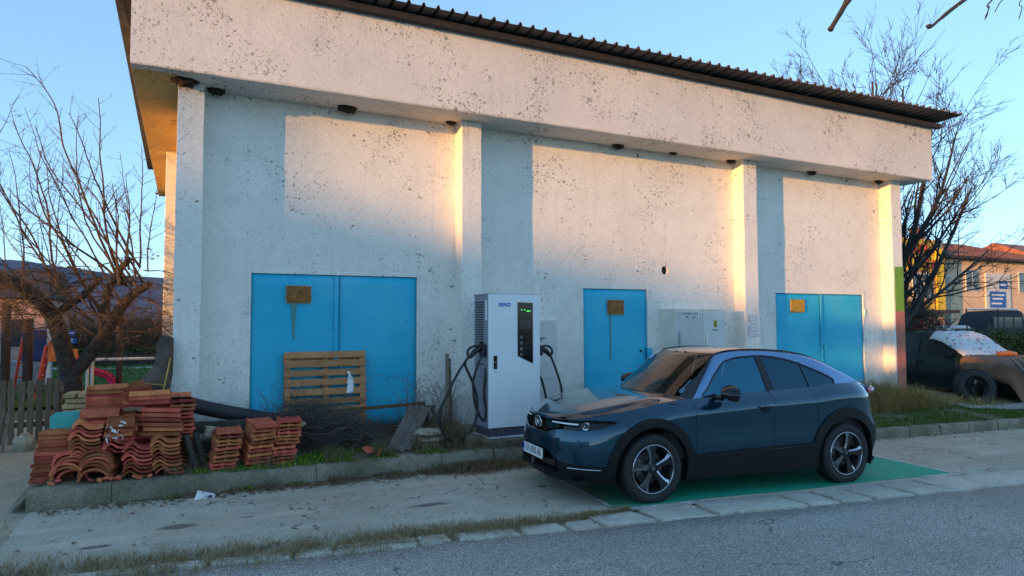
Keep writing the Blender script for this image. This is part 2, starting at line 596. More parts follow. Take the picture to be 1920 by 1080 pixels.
def green_floor_mat():
    m, nt, b = new_mat('green_floor')
    t = NT(nt)
    P = t.pos()
    n = t.noise(P, 1.3, 6, 0.65)
    c = t.mix(t.sstep(n, 0.3, 0.7), (0.0, 0.30, 0.17), (0.006, 0.39, 0.23))
    n2 = t.noise(t.pos((1, 2.5, 1)), 3.2, 6, 0.75)
    wear = t.sstep(n2, 0.56, 0.72, 0, 0.75)
    c = t.mix(wear, c, (0.30, 0.28, 0.21))
    # the corner at the charger is covered by blown-in dirt
    x, y, z = t.sep(P)
    d = t.math('ADD', t.math('ADD', t.math('MULTIPLY', t.math('SUBTRACT', x, 3.75), 1.0), t.math('MULTIPLY', t.math('SUBTRACT', 6.9, y), 0.35)), t.math('MULTIPLY', n, -1.0))
    c = t.mix(t.sstep(d, 0.55, -0.25, 0, 0.9), c, (0.19, 0.16, 0.105))
    g = t.sstep(t.noise(P, 80, 3), 0.3, 0.7, 0.7, 1.25)
    mm = t.n('ShaderNodeVectorMath', operation='SCALE'); t.l(c, mm.inputs[0]); t.l(g, mm.inputs[3])
    t.l(mm.outputs[0], b.inputs['Base Color'])
    b.inputs['Roughness'].default_value = 0.75
    t.bump(t.noise(P, 70, 4), 0.4, 0.006, b)
green_floor_mat()
def worn_white():
    m, nt, b = new_mat('worn_white')
    t = NT(nt)
    P = t.pos()
    c = t.mix(t.sstep(t.noise(P, 7, 6, 0.7), 0.42, 0.62), (0.58, 0.57, 0.54), (0.30, 0.29, 0.25))
    t.l(c, b.inputs['Base Color']); b.inputs['Roughness'].default_value = 0.8
worn_white()

def grass_ground_mat():
    m, nt, b = new_mat('lawn')
    t = NT(nt)
    P = t.pos()
    n = t.noise(P, 1.2, 6, 0.7)
    c = t.mix(t.sstep(n, 0.3, 0.7), (0.035, 0.10, 0.012), (0.075, 0.17, 0.022))
    c = t.mix(t.sstep(t.noise(P, 25, 4, 0.7), 0.4, 0.7, 0, 0.6), c, (0.03, 0.05, 0.012))
    t.l(c, b.inputs['Base Color']); b.inputs['Roughness'].default_value = 1.0
    t.bump(t.noise(P, 30, 4), 1.0, 0.05, b)
grass_ground_mat()

# ---------------------------------------------------------------- the ground and the street
def sheet(name, xs, fa, fb, nrow, zf, mat):
    """sheet between the curves y=fa(x) and y=fb(x), zf(x,y) heights"""
    mb = MB()
    rows = []
    for x in xs:
        a, b_ = fa(x), fb(x)
        rows.append([(x, a - 0.006, zf(x, a) - 0.04)] + [(x, a + (b_ - a) * k / nrow, zf(x, a + (b_ - a) * k / nrow)) for k in range(nrow + 1)])
    mb.grid(rows, flip=True)
    o = obj(name, mb, mat, smooth=True, fixn=False)
    o['kind'] = 'structure'
    return o

def lin(a, b, n):
    return [a + (b - a) * i / n for i in range(n + 1)]

KERB = [(-1.30, 7.54), (1.0, 7.68), (3.4, 7.75), (10.2, 7.09), (14.0, 6.88), (30.0, 6.0), (60, 4.2)]
def kerb_y(x): return lerp_tab(KERB, x)
def kerb_top(x): return lerp_tab([(-1.3, 0.28), (1.0, 0.245), (3.4, 0.21), (10.2, 0.055), (14, -0.01), (30, -0.2)], x)
def pave_y(x): return 5.74 - 0.088 * x          # street edge of the pavement
def road_y(x): return 5.40 - 0.118 * x          # edge of the asphalt
def verge_z(x, y):
    yk = kerb_y(x)
    s = lerp_tab([(-1.3, 0.06), (4, 0.10), (10, 0.14), (13.8, 0.13), (15.2, 0.012), (40, 0.01)], x)
    return kerb_top(x) - 0.015 + s * max(0.0, y - yk - 0.12) + 0.02 * fbm(x * 1.7, y * 1.7, 3)

far = [-2500, -900, -300, -120, -60, -40]
gx = far + [-26 + 2 * i for i in range(0, 33)] + [60, 120, 300, 900, 2500]
gy = [-2500, -600, -150, -50, -25, -12, -6, -3] + [0 + 2 * i for i in range(0, 26)] + [70, 120, 300, 900, 2500]
mb = MB()
rows = []
for x in gx:
    rows.append([(x, y, ground_z(x, y) - 0.03 + (sm(8, 22, y) * 0.10)) for y in gy])
mb.grid(rows, flip=True)
g = obj('ground', mb, 'earth_far', smooth=True)
g['kind'] = 'structure'

xs_road = lin(-70, -14, 14) + lin(-13, 26, 78) + lin(28, 90, 16)
sheet('road', xs_road, lambda x: road_y(x) - 7.5, lambda x: road_y(x) - 0.02, 10, lambda x, y: ground_z(x, y) - 0.012, 'asphalt')
# broken edge of the asphalt
mb = MB()
rows = []
rr = random.Random(3)
for i, x in enumerate(lin(-3, 22, 500)):
    e = 0.05 * mn.noise(Vector((x * 2.2, 5, 0))) + 0.03 * mn.noise(Vector((x * 9, 2, 0)))
    rows.append([(x, road_y(x) - 0.3, ground_z(x, 0) - 0.0115), (x, road_y(x) + e, ground_z(x, 0) - 0.004), (x, road_y(x) + e + 0.012, ground_z(x, 0) - 0.035)])
mb.grid(rows, flip=True)
o = obj('road_edge', mb, 'asphalt', smooth=True); o['kind'] = 'structure'

sheet('gutter', lin(-14, 40, 108), lambda x: road_y(x) - 0.06, lambda x: pave_y(x) + 0.08, 3, lambda x, y: ground_z(x, y) - 0.016, 'gravel_dirt')
sheet('pavement', lin(-1.27, 34, 140), lambda x: pave_y(x) + 0.03 * mn.noise(Vector((x * 1.9, 0, 7))), lambda x: kerb_y(x) + 0.05, 10,
      lambda x, y: ground_z(x, y) + 0.004 + 0.008 * mn.noise(Vector((x * 0.9, y * 0.9, 1))), 'pavement_mat')
# driveway to the left of the tile heap
mb = MB()
rows = []
for x in lin(-9, -1.22, 20):
    rows.append([(x, y, ground_z(x, y) - 0.004 + sm(7.5, 11, y) * 0.10) for y in lin(pave_y(x) + 0.15, 13.5, 16)])
mb.grid(rows, flip=True)
o = obj('driveway', mb, 'driveway', smooth=True); o['kind'] = 'structure'
# verge: raised bed behind the kerb
mb = MB()
rows = []
for x in [-1.42, -1.36] + lin(-1.28, 30, 130):
    yk = kerb_y(x) + 0.02
    r_ = []
    for k, y in enumerate([yk, yk + 0.1, yk + 0.25] + lin(yk + 0.45, 12.4, 14)):
        z = verge_z(x, y)
        if x < -1.3: z = 0.12 if x < -1.4 else z - 0.05
        r_.append((x + (0.06 * mn.noise(Vector((y * 2, 1, 4))) if x < -1.3 else 0), y, z))
    rows.append(r_)
mb.grid(rows, flip=True)
o = obj('verge', mb, 'soil', smooth=True); o['kind'] = 'structure'
# green parking bay paint and its white edge
def gz(x, y): return ground_z(x, y) + 0.0085 + 0.008 * mn.noise(Vector((x * 0.9, y * 0.9, 1)))
mb = MB(); rows = []
for u in lin(0, 1, 40):
    r_ = []
    for v in lin(0, 1, 14):
        x0, y0 = 3.76 + (8.62 - 3.76) * u, 5.45 + (5.06 - 5.45) * u
        x1, y1 = 3.97 + (8.80 - 3.97) * u, 7.30 + (6.95 - 7.30) * u
        x, y = x0 + (x1 - x0) * v, y0 + (y1 - y0) * v
        r_.append((x, y, gz(x, y)))
    rows.append(r_)
mb.grid(rows, flip=True)
o = obj('parking_bay', mb, 'green_floor', smooth=True); o['kind'] = 'structure'
mb = MB()
def strip(p, q, w, off, n=12):
    p = Vector(p); q = Vector(q); d = (q - p).normalized(); nn_ = Vector((-d.y, d.x))
    rows = []
    for i in range(n + 1):
        c = p + (q - p) * i / n
        e = 0.012 * mn.noise(Vector((c.x * 6, c.y * 6, 0)))
        a = c + nn_ * (w / 2 + e); b_ = c - nn_ * (w / 2 - e)
        rows.append([(a.x, a.y, gz(a.x, a.y) + off), (b_.x, b_.y, gz(b_.x, b_.y) + off)])
    mb.grid(rows)
strip((3.72, 5.39), (4.82, 5.30), 0.10, 0.002)
strip((8.05, 5.06), (8.78, 5.00), 0.09, 0.002)
strip((8.64, 5.08), (8.80, 6.95), 0.06, 0.003)
strip((3.80, 5.5), (3.98, 7.3), 0.05, 0.003)
o = obj('bay_line', mb, 'worn_white', parent=bpy.data.objects['parking_bay'])

# gutter slabs: a row of cracked flush concrete pieces, each its own
gut = bpy.data.objects['gutter']
rs = random.Random(11)
x = -0.9
def jag(p, q, n, amp):
    out = []
    for i in range(n):
        t_ = i / n
        v = p.lerp(q, t_)
        if i:
            d = (q - p).normalized()
            v = v + Vector((-d.y, d.x)) * rs.uniform(-amp, amp)
        out.append(v)
    return out
while x < 17:
    w = rs.choice([0.28, 0.4, 0.55, 0.62, 0.8, 1.05]) * (1.0 if x < 8 else 1.5)
    x1 = x + w
    gp = rs.uniform(0.012, 0.045)
    full = x > 3.2
    def yo(v): return road_y(v) + (0.035 if v > 2 else 0.02)
    def yi(v): return (pave_y(v) - 0.035) if full else min(pave_y(v) - 0.2, road_y(v) + 0.30)
    sk = rs.uniform(-0.05, 0.05)
    a = Vector((x + gp + sk, yo(x))); b_ = Vector((x1 + sk * rs.uniform(-1, 1), yo(x1)))
    c = Vector((x1 - sk, yi(x1))); d = Vector((x + gp - sk, yi(x)))
    parts_ = [(a, b_, c, d)]
    if rs.random() < 0.35:          # split across
        f1 = rs.uniform(0.35, 0.65); f2 = f1 + rs.uniform(-0.15, 0.15)
        m1 = a.lerp(d, f1); m2 = b_.lerp(c, f2)
        o_ = Vector((0, 0.012))
        parts_ = [(a, b_, m2 - o_, m1 - o_), (m1 + o_, m2 + o_, c, d)]
    for (a, b_, c, d) in parts_:
        poly = jag(a, b_, 9, 0.022) + jag(b_, c, 5, 0.018) + jag(c, d, 8, 0.014) + jag(d, a, 5, 0.016)
        mb = MB()
        n = len(poly)
        tilt = rs.uniform(-0.006, 0.006); lift = rs.uniform(-0.004, 0.008)
        cx = sum(v.x for v in poly) / n; cy = sum(v.y for v in poly) / n
        top = [(v.x, v.y, ground_z(v.x, 0) + 0.004 + lift + tilt * (v.x - cx) * 3) for v in poly]
        ins = [((v.x - cx) * 0.965 + cx, (v.y - cy) * 0.95 + cy, ground_z(v.x, 0) + 0.011 + lift + tilt * (v.x - cx) * 3) for v in poly]
        bot = [(v.x, v.y, ground_z(v.x, 0) - 0.03) for v in poly]
        mb.add(ins + top + bot, [tuple(range(n))] + [(i, n + i, n + (i + 1) % n, (i + 1) % n) for i in range(n)] + [(n + i, 2 * n + i, 2 * n + (i + 1) % n, n + (i + 1) % n) for i in range(n)])
        obj('slab', mb, 'slab_concrete', gut, fixn=True, smooth=35)
    x = x1 + gp

# kerbs
def kerb_block(parent, x0, x1, w, seed):
    mb = MB(); rk = random.Random(seed); rows = []
    n = max(3, int((x1 - x0) / 0.12))
    for i in range(n + 1):
        x = x0 + (x1 - x0) * i / n
        yk = kerb_y(x); zt = kerb_top(x); zb = ground_z(x, 0) - 0.05
        def j(s): return 0.010 * mn.noise(Vector((x * 5, s * 3.1, seed))) + 0.005 * mn.noise(Vector((x * 19, s * 3.1, seed)))
        rows.append([(x, yk - 0.012 + j(0), zb), (x, yk + j(1), (zb + zt) / 2), (x, yk + 0.006 + j(2), zt - 0.028 + j(5)), (x, yk + 0.03 + j(3), zt + j(3)),
                     (x, yk + w - 0.02 + j(4), zt + 0.004 + j(4)), (x, yk + w, zt - 0.05), (x, yk + w, zb)])
    mb.grid(rows)
    mb.add(rows[0], [tuple(range(7))]); mb.add(rows[-1], [tuple(range(7))[::-1]])
    return obj('kerb_stone', mb, 'kerb_concrete', parent, fixn=True, smooth=50)
kerb = thing('kerb', None, None); kerb['kind'] = 'structure'
edges = [-1.30, -0.62, 1.35, 3.55]
for a, b_ in zip(edges, edges[1:]):
    kerb_block(kerb, a + 0.003, b_ - 0.003, 0.16, a)
x = 3.56
while x < 24:
    L = rs.uniform(0.75, 1.05) if x < 12.5 else rs.uniform(1.0, 1.6)
    kerb_block(kerb, x + 0.012, x + L - 0.012, 0.16, x)
    x += L

# ---------------------------------------------------------------- the transformer building
B = thing('transformer_building', 'long low white plaster building with blue steel doors, four pillars and ribbed roof', 'building', (0, 9.38, 0.3))
YW, YP, YF = 9.38, 9.11, 8.72
SOF = 4.855
def part(name, mb, mat, parent=None, **kw):
    return obj(name, mb, mat, parent or B, world=True, **kw)
DOORS = [(0.73, 3.10, 2.53, 1.925), (5.91, 7.32, 2.42, None), (10.37, 13.05, 2.41, 11.75)]
mb = MB()
xs_ = [0.0] + [v for d in DOORS for v in (d[0], d[1])] + [13.80]
def wall_rect(mb, x0, x1, z0, z1, y0=YW, y1=YW + 0.30):
    mb.bx(x0, x1, y0, y1, z0, z1)
for i in range(0, len(xs_), 2):
    x0, x1 = xs_[i], xs_[i + 1]
    if i == 4:     # the bay with the round vent hole
        cx, cz, r_ = 7.68, 2.735, 0.075
        n = 24
        ring = [(cx + r_ * math.cos(2 * math.pi * k / n) * (0.92 + 0.1 * rs.random()), YW, cz + r_ * math.sin(2 * math.pi * k / n) * (1 + 0.1 * rs.random())) for k in range(n)]
        back = [(p[0], YW + 0.28, p[2]) for p in ring]
        q = 0.25
        outer = []
        for k in range(n):
            c_, s_ = math.cos(2 * math.pi * k / n), math.sin(2 * math.pi * k / n)
            sc_ = q / max(abs(c_), abs(s_))
            outer.append((cx + c_ * sc_, YW, cz + s_ * sc_))
        mb.add(ring + outer + back, [(k, n + k, n + (k + 1) % n, (k + 1) % n) for k in range(n)] + [(k, (k + 1) % n, 2 * n + (k + 1) % n, 2 * n + k) for k in range(n)])
        wall_rect(mb, x0, cx - q, 0, SOF); wall_rect(mb, cx + q, x1, 0, SOF)
        wall_rect(mb, cx - q, cx + q, 0, cz - q); wall_rect(mb, cx - q, cx + q, cz + q, SOF)
    else:
        wall_rect(mb, x0, x1, 0, SOF)
for (x0, x1, zt, sp) in DOORS:
    wall_rect(mb, x0, x1, zt, SOF)
    wall_rect(mb, x0, x1, 0, 0.33)
part('front_wall', mb, 'plaster', fixn=True)
part('vent_hole_dark', MB().bx(7.5, 7.9, YW + 0.06, YW + 0.28, 2.56, 2.92), 'dark_gap')  # added black block standing in for the shade inside the hole
part('left_wall', MB().bx(-0.10, 0.15, YW + 0.30, 17.3, 0, SOF), 'plaster_warm_bounce')
part('right_wall', MB().bx(13.70, 13.95, YW + 0.30, 17.3, 0, SOF), 'plaster')
part('back_wall', MB().bx(0.15, 13.70, 17.0, 17.3, 0, SOF), 'plaster')
part('inner_floor', MB().bx(0.15, 13.70, YW + 0.3, 17.0, 0.1, 0.3), 'dark_gap')
for x0, x1 in ((-0.14, 0.165), (3.665, 3.985), (9.337, 9.68), (13.645, 13.98)):
    m_ = MB(); rows = []
    for k in range(25):
        z = k / 24 * (SOF - 0.0)
        j = lambda s: 0.006 * mn.noise(Vector((s + x0, z * 2.5, 0))) + 0.004 * mn.noise(Vector((s, z * 9, x0)))
        rows.append([(x0 + j(1), YW + 0.02, z), (x0 + j(1), YP + j(2), z), (x1 + j(3), YP + j(2), z), (x1 + j(3), YW + 0.02, z)])
    m_.grid(rows, flip=True)
    part('pillar', m_, 'plaster', fixn=True, bevel=0.006)
part('side_pillar', MB().bx(-0.36, -0.10, 13.02, 13.35, 0, SOF), 'plaster', bevel=0.01)
part('side_pillar', MB().bx(-0.36, -0.10, 16.6, 16.93, 0, SOF), 'plaster', bevel=0.01)
# green and salmon paint on the front face of the last pillar
part('paint_band', MB().bx(13.690, 13.985, YP - 0.008, YP + 0.0, 2.02, 2.98), 'green_paint')
part('paint_band', MB().bx(13.690, 13.985, YP - 0.008, YP + 0.0, 0.2, 2.015), 'salmon_paint')
# roof slab with uneven edges
mb = MB(); rows = []
N = 120
for i in range(N + 1):
    x = -0.635 + (14.50 + 0.635) * i / N
    e = 0.007 * mn.noise(Vector((x * 3, 0, 0))) + 0.006 * mn.noise(Vector((x * 14, 3, 0)))
    w = 0.012 * mn.noise(Vector((x * 0.5, 9, 0)))
    rows.append([(x, YF + w, 6.02), (x, YF + w, SOF + 0.5), (x, YF + w + 0.004, SOF + 0.02 + e), (x, YF + w + 0.015, SOF + e), (x, YF + 0.2, SOF), (x, 17.98, SOF), (x, 17.98, 6.0)])
mb.grid(rows, flip=True)
for r_ in (rows[0], rows[-1]):
    mb.add(r_, [tuple(range(7))])
part('roof_slab', mb, 'plaster_fascia', fixn=True)
part('soffit_glow', MB().bx(-0.625, -0.145, 8.90, 17.96, SOF - 0.006, SOF - 0.0015), 'plaster_painted_glow')  # thin added panel, coloured as if lit by the wall's warm bounce
part('eave_board', MB().bx(-0.78, 14.66, 8.60, 8.70, 5.985, 6.075), 'eave_board')
part('eave_board', MB().bx(-0.78, -0.66, 8.70, 18.0, 5.985, 6.03), 'eave_board')
# ribbed steel sheets, one object each, sharing the rib spacing
def roof_edge(x):
    t_ = (x + 0.9) / 15.65
    return 8.47 - 0.27 * t_, 6.10 + 0.085 * t_
nsheet = 15
w_sheet = 15.65 / nsheet
for i in range(nsheet):
    m_ = MB(); rows = []
    x0 = -0.9 + i * w_sheet
    nr = 5
    prof = []
    for k in range(nr):
        a = x0 + w_sheet * k / nr; p_ = w_sheet / nr
        prof += [(a, 0.0), (a + p_ * 0.70, 0.0), (a + p_ * 0.79, 0.05), (a + p_ * 0.91, 0.05)]
    prof.append((x0 + w_sheet + 0.0, 0.0))
    for (x, h) in prof:
        y0, z0 = roof_edge(x)
        y0 += 0.012 * mn.noise(Vector((i * 3.3, 0, 0)))
        rows.append([(x, y0, z0 + h), (x, y0 + 3.0, z0 + h - 0.16), (x, 18.3, z0 + h - 0.55)])
    m_.grid(rows, flip=True)
    part('roof_sheet', m_, 'roof_metal', solid=0.004)
# doors
def door(x0, x1, zt, sp, plate, plate_mat, run):
    d = obj('steel_door', MB().bx(x0 - 0.004, x1 + 0.004, YW + 0.22, YW + 0.25, 0.3, zt + 0.004), 'dark_gap', B, world=True)
    fr = MB()
    w = 0.042
    fr.bx(x0, x0 + w, YW - 0.008, YW + 0.10, 0.33, zt)
    fr.bx(x1 - w, x1, YW - 0.008, YW + 0.10, 0.33, zt)
    fr.bx(x0 + w, x1 - w, YW - 0.008, YW + 0.10, zt - w, zt)
    obj('frame', fr, 'plaster', d, world=True, bevel=0.004)
    leafs = [(x0 + w + 0.007, x1 - w - 0.007)] if sp is None else [(x0 + w + 0.007, sp - 0.003), (sp + 0.003, x1 - w - 0.007)]
    for (a, b_) in leafs:
        lf = MB(); rows = []
        nx, nz = 14, 16
        for i in range(nx + 1):
            rows.append([(a + (b_ - a) * i / nx, YW + 0.012 + 0.006 * mn.noise(Vector((i * 0.35 + a * 3, k * 0.3, 2))), 0.36 + (zt - w - 0.008 - 0.36) * k / nz) for k in range(nz + 1)])
        lf.grid(rows, flip=True)
        obj('leaf', lf, 'door_blue', d, world=True, smooth=True, solid=0.02)
    if sp is not None:
        obj('cover_strip', MB().bx(sp - 0.07, sp - 0.012, YW - 0.012, YW + 0.004, 0.38, zt - w - 0.012), 'door_blue', d, world=True, bevel=0.003)
        if x0 > 5:
            obj('hasp', MB().bx(sp - 0.06, sp + 0.07, YW - 0.03, YW - 0.013, 1.32, 1.37).bx(sp - 0.012, sp + 0.03, YW - 0.06, YW - 0.03, 1.24, 1.35), 'door_blue', d, world=True, bevel=0.004)
    else:
        obj('hasp', MB().bx(x1 - 0.075, x1 + 0.03, YW - 0.04, YW - 0.010, 1.18, 1.36), 'door_blue', d, world=True, bevel=0.004)
        obj('keyhole', MB().lathe([(0.0001, 0), (0.022, 0), (0.022, 0.014), (0.0001, 0.014)], Matrix.Translation((x1 - 0.19, YW + 0.004, 1.31)) @ Matrix.Rotation(R(90), 4, 'X'), 12), 'dark_gap', d, world=True)
    for xh in ((x0 + 0.02, x1 - 0.02) if sp else (x0 + 0.02,)):
        for zh in (0.75, zt - 0.42):
            obj('hinge', MB().tube([(xh, YW - 0.018, zh - 0.07), (xh, YW - 0.018, zh + 0.07)], 0.014, 8), 'plaster', d, world=True, smooth=40)
    px0, px1, pz0, pz1 = plate
    pl = obj('warning_plate', MB().bx(px0, px1, YW - 0.018, YW - 0.008, pz0, pz1), plate_mat, d, world=True, bevel=0.003)
    pr = MB(); e = 0.012
    pr.bx(px0 - e, px1 + e, YW - 0.008, YW + 0.002, pz0 - e, pz1 + e)
    obj('plate_backing', pr, 'dark_frame', d, world=True)
    for sx in (px0 + 0.02, px1 - 0.02):
        for sz in (pz0 + 0.02, pz1 - 0.02):
            obj('screw', MB().lathe([(0.0001, 0.006), (0.006, 0.006), (0.008, 0.0)], Matrix.Translation((sx, YW - 0.018, sz)) @ Matrix.Rotation(R(90), 4, 'X'), 8), 'eave_board', d, world=True)
    if run:
        # rust that has run down the paint, thin film
        rx, w0, w1, zb = run
        rm = MB(); rows = []
        nn_ = 26
        for i in range(nn_ + 1):
            t_ = i / nn_
            z = pz0 - 0.012 - (pz0 - zb) * t_
            w_ = (w0 + (w1 - w0) * t_) * (1 + 0.3 * mn.noise(Vector((z * 9, rx, 0))))
            rows.append([(rx - w_ / 2, YW + 0.0025, z), (rx + w_ / 2, YW + 0.0025, z)])
        rm.grid(rows)
        obj('rust_stain', rm, 'rust_run', d, world=True)
    return d
door(*DOORS[0], (1.22, 1.535, 2.10, 2.325), 'rusty_plate', (1.315, 0.075, 0.02, 1.62))
door(*DOORS[1], (6.44, 6.765, 1.95, 2.185), 'rusty_plate', (6.50, 0.03, 0.02, 1.2))
door(*DOORS[2], (10.83, 11.215, 2.0, 2.24), 'yellow_plate', None)

# mud nests tucked under the soffit
nests = [(-0.07, 9.06, 4.80, 0.17, 'wide mud nest on top of the leftmost pillar'),
         (0.30, 9.28, 4.78, 0.13, 'mud nest in the corner right of the leftmost pillar'),
         (1.98, 9.27, 4.79, 0.16, 'double mud nest under the soffit above the left double door'),
         (3.55, 9.29, 4.79, 0.10, 'small mud nest left of the second pillar'),
         (6.62, 9.29, 4.80, 0.13, 'mud nest under the soffit above the single blue door'),
         (7.82, 9.30, 4.79, 0.09, 'smallest mud nest under the soffit right of the single door'),
         (9.20, 9.28, 4.79, 0.12, 'mud nest left of the third pillar'),
         (11.4, 9.29, 4.79, 0.13, 'mud nest under the soffit above the right double door'),
         (13.47, 9.28, 4.79, 0.13, 'mud nest left of the painted rightmost pillar')]
for i, (x, y, z, r_, lb) in enumerate(nests):
    m_ = MB(); rows = []
    for a in range(15):
        th = math.pi * 0.5 * a / 14
        ring = []
        for k in range(31):
            ph = 2 * math.pi * k / 30
            d = Vector((math.cos(ph) * math.sin(th), math.sin(ph) * math.sin(th), math.cos(th)))
            f = 1 + 0.38 * mn.noise(d * 2.2 + Vector((i * 5.1, 0, 0))) + 0.22 * mn.noise(d * 6 + Vector((i, 3, 0)))
            rr_ = r_ * 0.78 * f
            yy = y + d.y * rr_ * 0.62 - 0.02
            ring.append((x + d.x * rr_ * 1.1, min(YW - 0.003, yy) if i else yy, SOF + 0.006 - max(0.0, d.z) * rr_ * 0.72))
        rows.append(ring)
    m_.grid(rows)
    tag(obj('mud_nest', m_, 'nest_mud', smooth=True, fixn=True), lb, 'nest', 'mud nests under the soffit')

# ---------------------------------------------------------------- the car
def car_mats():
    m, nt, b = new_mat('car_paint')
    t = NT(nt)
    b.inputs['Base Color'].default_value = (0.003, 0.050, 0.088, 1)
    b.inputs['Metallic'].default_value = 0.65
    b.inputs['Roughness'].default_value = 0.24
    b.inputs['Coat Weight'].default_value = 1.0
    b.inputs['Coat Roughness'].default_value = 0.03
    m, nt, b = new_mat('car_roof_black')
    b.inputs['Base Color'].default_value = (0.008, 0.008, 0.009, 1)
    b.inputs['Roughness'].default_value = 0.25
    b.inputs['Coat Weight'].default_value = 1.0
    b.inputs['Coat Roughness'].default_value = 0.03
    m, nt, b = new_mat('car_silver')
    b.inputs['Base Color'].default_value = (0.14, 0.26, 0.44, 1)
    b.inputs['Metallic'].default_value = 0.75
    b.inputs['Roughness'].default_value = 0.30
    b.inputs['Coat Weight'].default_value = 1.0
    b.inputs['Coat Roughness'].default_value = 0.04
    m, nt, b = new_mat('black_plastic')
    t = NT(nt)
    b.inputs['Base Color'].default_value = (0.006, 0.007, 0.008, 1)
    b.inputs['Roughness'].default_value = 0.6
    b.inputs['Specular IOR Level'].default_value = 0.3
    t.bump(t.noise(t.coord('Object'), 600, 2), 0.15, 0.001, b)
    m, nt, b = new_mat('gloss_black')
    b.inputs['Base Color'].default_value = (0.006, 0.006, 0.007, 1)
    b.inputs['Roughness'].default_value = 0.12
    m, nt, b = new_mat('rubber')
    b.inputs['Base Color'].default_value = (0.016, 0.016, 0.017, 1)
    b.inputs['Roughness'].default_value = 0.75
    m, nt, b = new_mat('chrome')
    b.inputs['Base Color'].default_value = (0.75, 0.77, 0.8, 1)
    b.inputs['Metallic'].default_value = 1.0
    b.inputs['Roughness'].default_value = 0.12
    m, nt, b = new_mat('rim_silver')
    b.inputs['Base Color'].default_value = (0.42, 0.44, 0.48, 1)
    b.inputs['Metallic'].default_value = 1.0
    b.inputs['Roughness'].default_value = 0.18
    m, nt, b = new_mat('rim_dark')
    b.inputs['Base Color'].default_value = (0.045, 0.046, 0.05, 1)
    b.inputs['Metallic'].default_value = 0.6
    b.inputs['Roughness'].default_value = 0.28
    m, nt, b = new_mat('brake_steel')
    b.inputs['Base Color'].default_value = (0.12, 0.12, 0.125, 1)
    b.inputs['Metallic'].default_value = 0.8
    b.inputs['Roughness'].default_value = 0.45
    m, nt, b = new_mat('drl_white')
    b.inputs['Base Color'].default_value = (0.85, 0.87, 0.9, 1)
    b.inputs['Roughness'].default_value = 0.25
    m, nt, b = new_mat('tail_red')
    b.inputs['Base Color'].default_value = (0.34, 0.006, 0.018, 1)
    b.inputs['Roughness'].default_value = 0.12
    b.inputs['Coat Weight'].default_value = 1.0
    m, nt, b = new_mat('plate_white')
    b.inputs['Base Color'].default_value = (0.78, 0.78, 0.75, 1)
    b.inputs['Roughness'].default_value = 0.4
    m, nt, b = new_mat('plate_blue')
    b.inputs['Base Color'].default_value = (0.01, 0.05, 0.35, 1)
    b.inputs['Roughness'].default_value = 0.4
    m, nt, b = new_mat('sticker')
    b.inputs['Base Color'].default_value = (0.45, 0.65, 0.72, 1)
    m, nt, b = new_mat('cabin_dark')
    b.inputs['Base Color'].default_value = (0.022, 0.02, 0.018, 1)
    b.inputs['Roughness'].default_value = 0.8
    m, nt, b = new_mat('dash_brown')
    b.inputs['Base Color'].default_value = (0.05, 0.04, 0.032, 1)
    b.inputs['Roughness'].default_value = 0.7
    m, nt, b = new_mat('seat_cloth')
    b.inputs['Base Color'].default_value = (0.09, 0.085, 0.08, 1)
    b.inputs['Roughness'].default_value = 0.9
    for nm, tint, ior, gcol in (('glass_clear', (0.66, 0.74, 0.74), 1.6, (1, 1, 1)), ('glass_side', (0.62, 0.74, 0.78), 2.7, (0.22, 0.72, 1.0)), ('glass_tint', (0.10, 0.115, 0.125), 2.0, (0.35, 0.75, 1.0)), ('lamp_glass', (0.85, 0.87, 0.9), 1.25, (1, 1, 1))):
        m, nt, b = new_mat(nm)
        t = NT(nt)
        nt.nodes.remove(b)
        out = nt.nodes['Material Output']
        tr = t.n('ShaderNodeBsdfTransparent'); tr.inputs[0].default_value = (*tint, 1)
        gl = t.n('ShaderNodeBsdfGlossy'); gl.inputs['Roughness'].default_value = 0.012; gl.inputs[0].default_value = (*gcol, 1)
        fr = t.n('ShaderNodeFresnel'); fr.inputs[0].default_value = ior
        mx = t.n('ShaderNodeMixShader')
        t.l(fr.outputs[0], mx.inputs[0]); t.l(tr.outputs[0], mx.inputs[1]); t.l(gl.outputs[0], mx.inputs[2])
        t.l(mx.outputs[0], out.inputs[0])
car_mats()

# car frame: x to the rear, y to the right-hand side (away from the street), z up; origin on the ground below the nose
C_d = Vector((0.99703, -0.07508, -0.01695)).normalized()
C_z = Vector((0.0169, -0.0013, 0.99986)).normalized()
C_y = C_z.cross(C_d).normalized()
C_z = C_d.cross(C_y).normalized()
C_O = Vector((3.4423, 6.3882, 0.014 + 0.004))
C_M = Matrix((( C_d.x, C_y.x, C_z.x, C_O.x), (C_d.y, C_y.y, C_z.y, C_O.y), (C_d.z, C_y.z, C_z.z, C_O.z), (0, 0, 0, 1)))
car = thing('parked_car', 'dark blue compact crossover with black roof and silver roof rails on the green charging bay', 'car', M=C_M)

FA, RA, WZ, WR = 0.905, 3.555, 0.338, 0.345     # axles, wheel centre, wheel radius
ARCH = 0.425
XF, XR = -0.03, 4.345

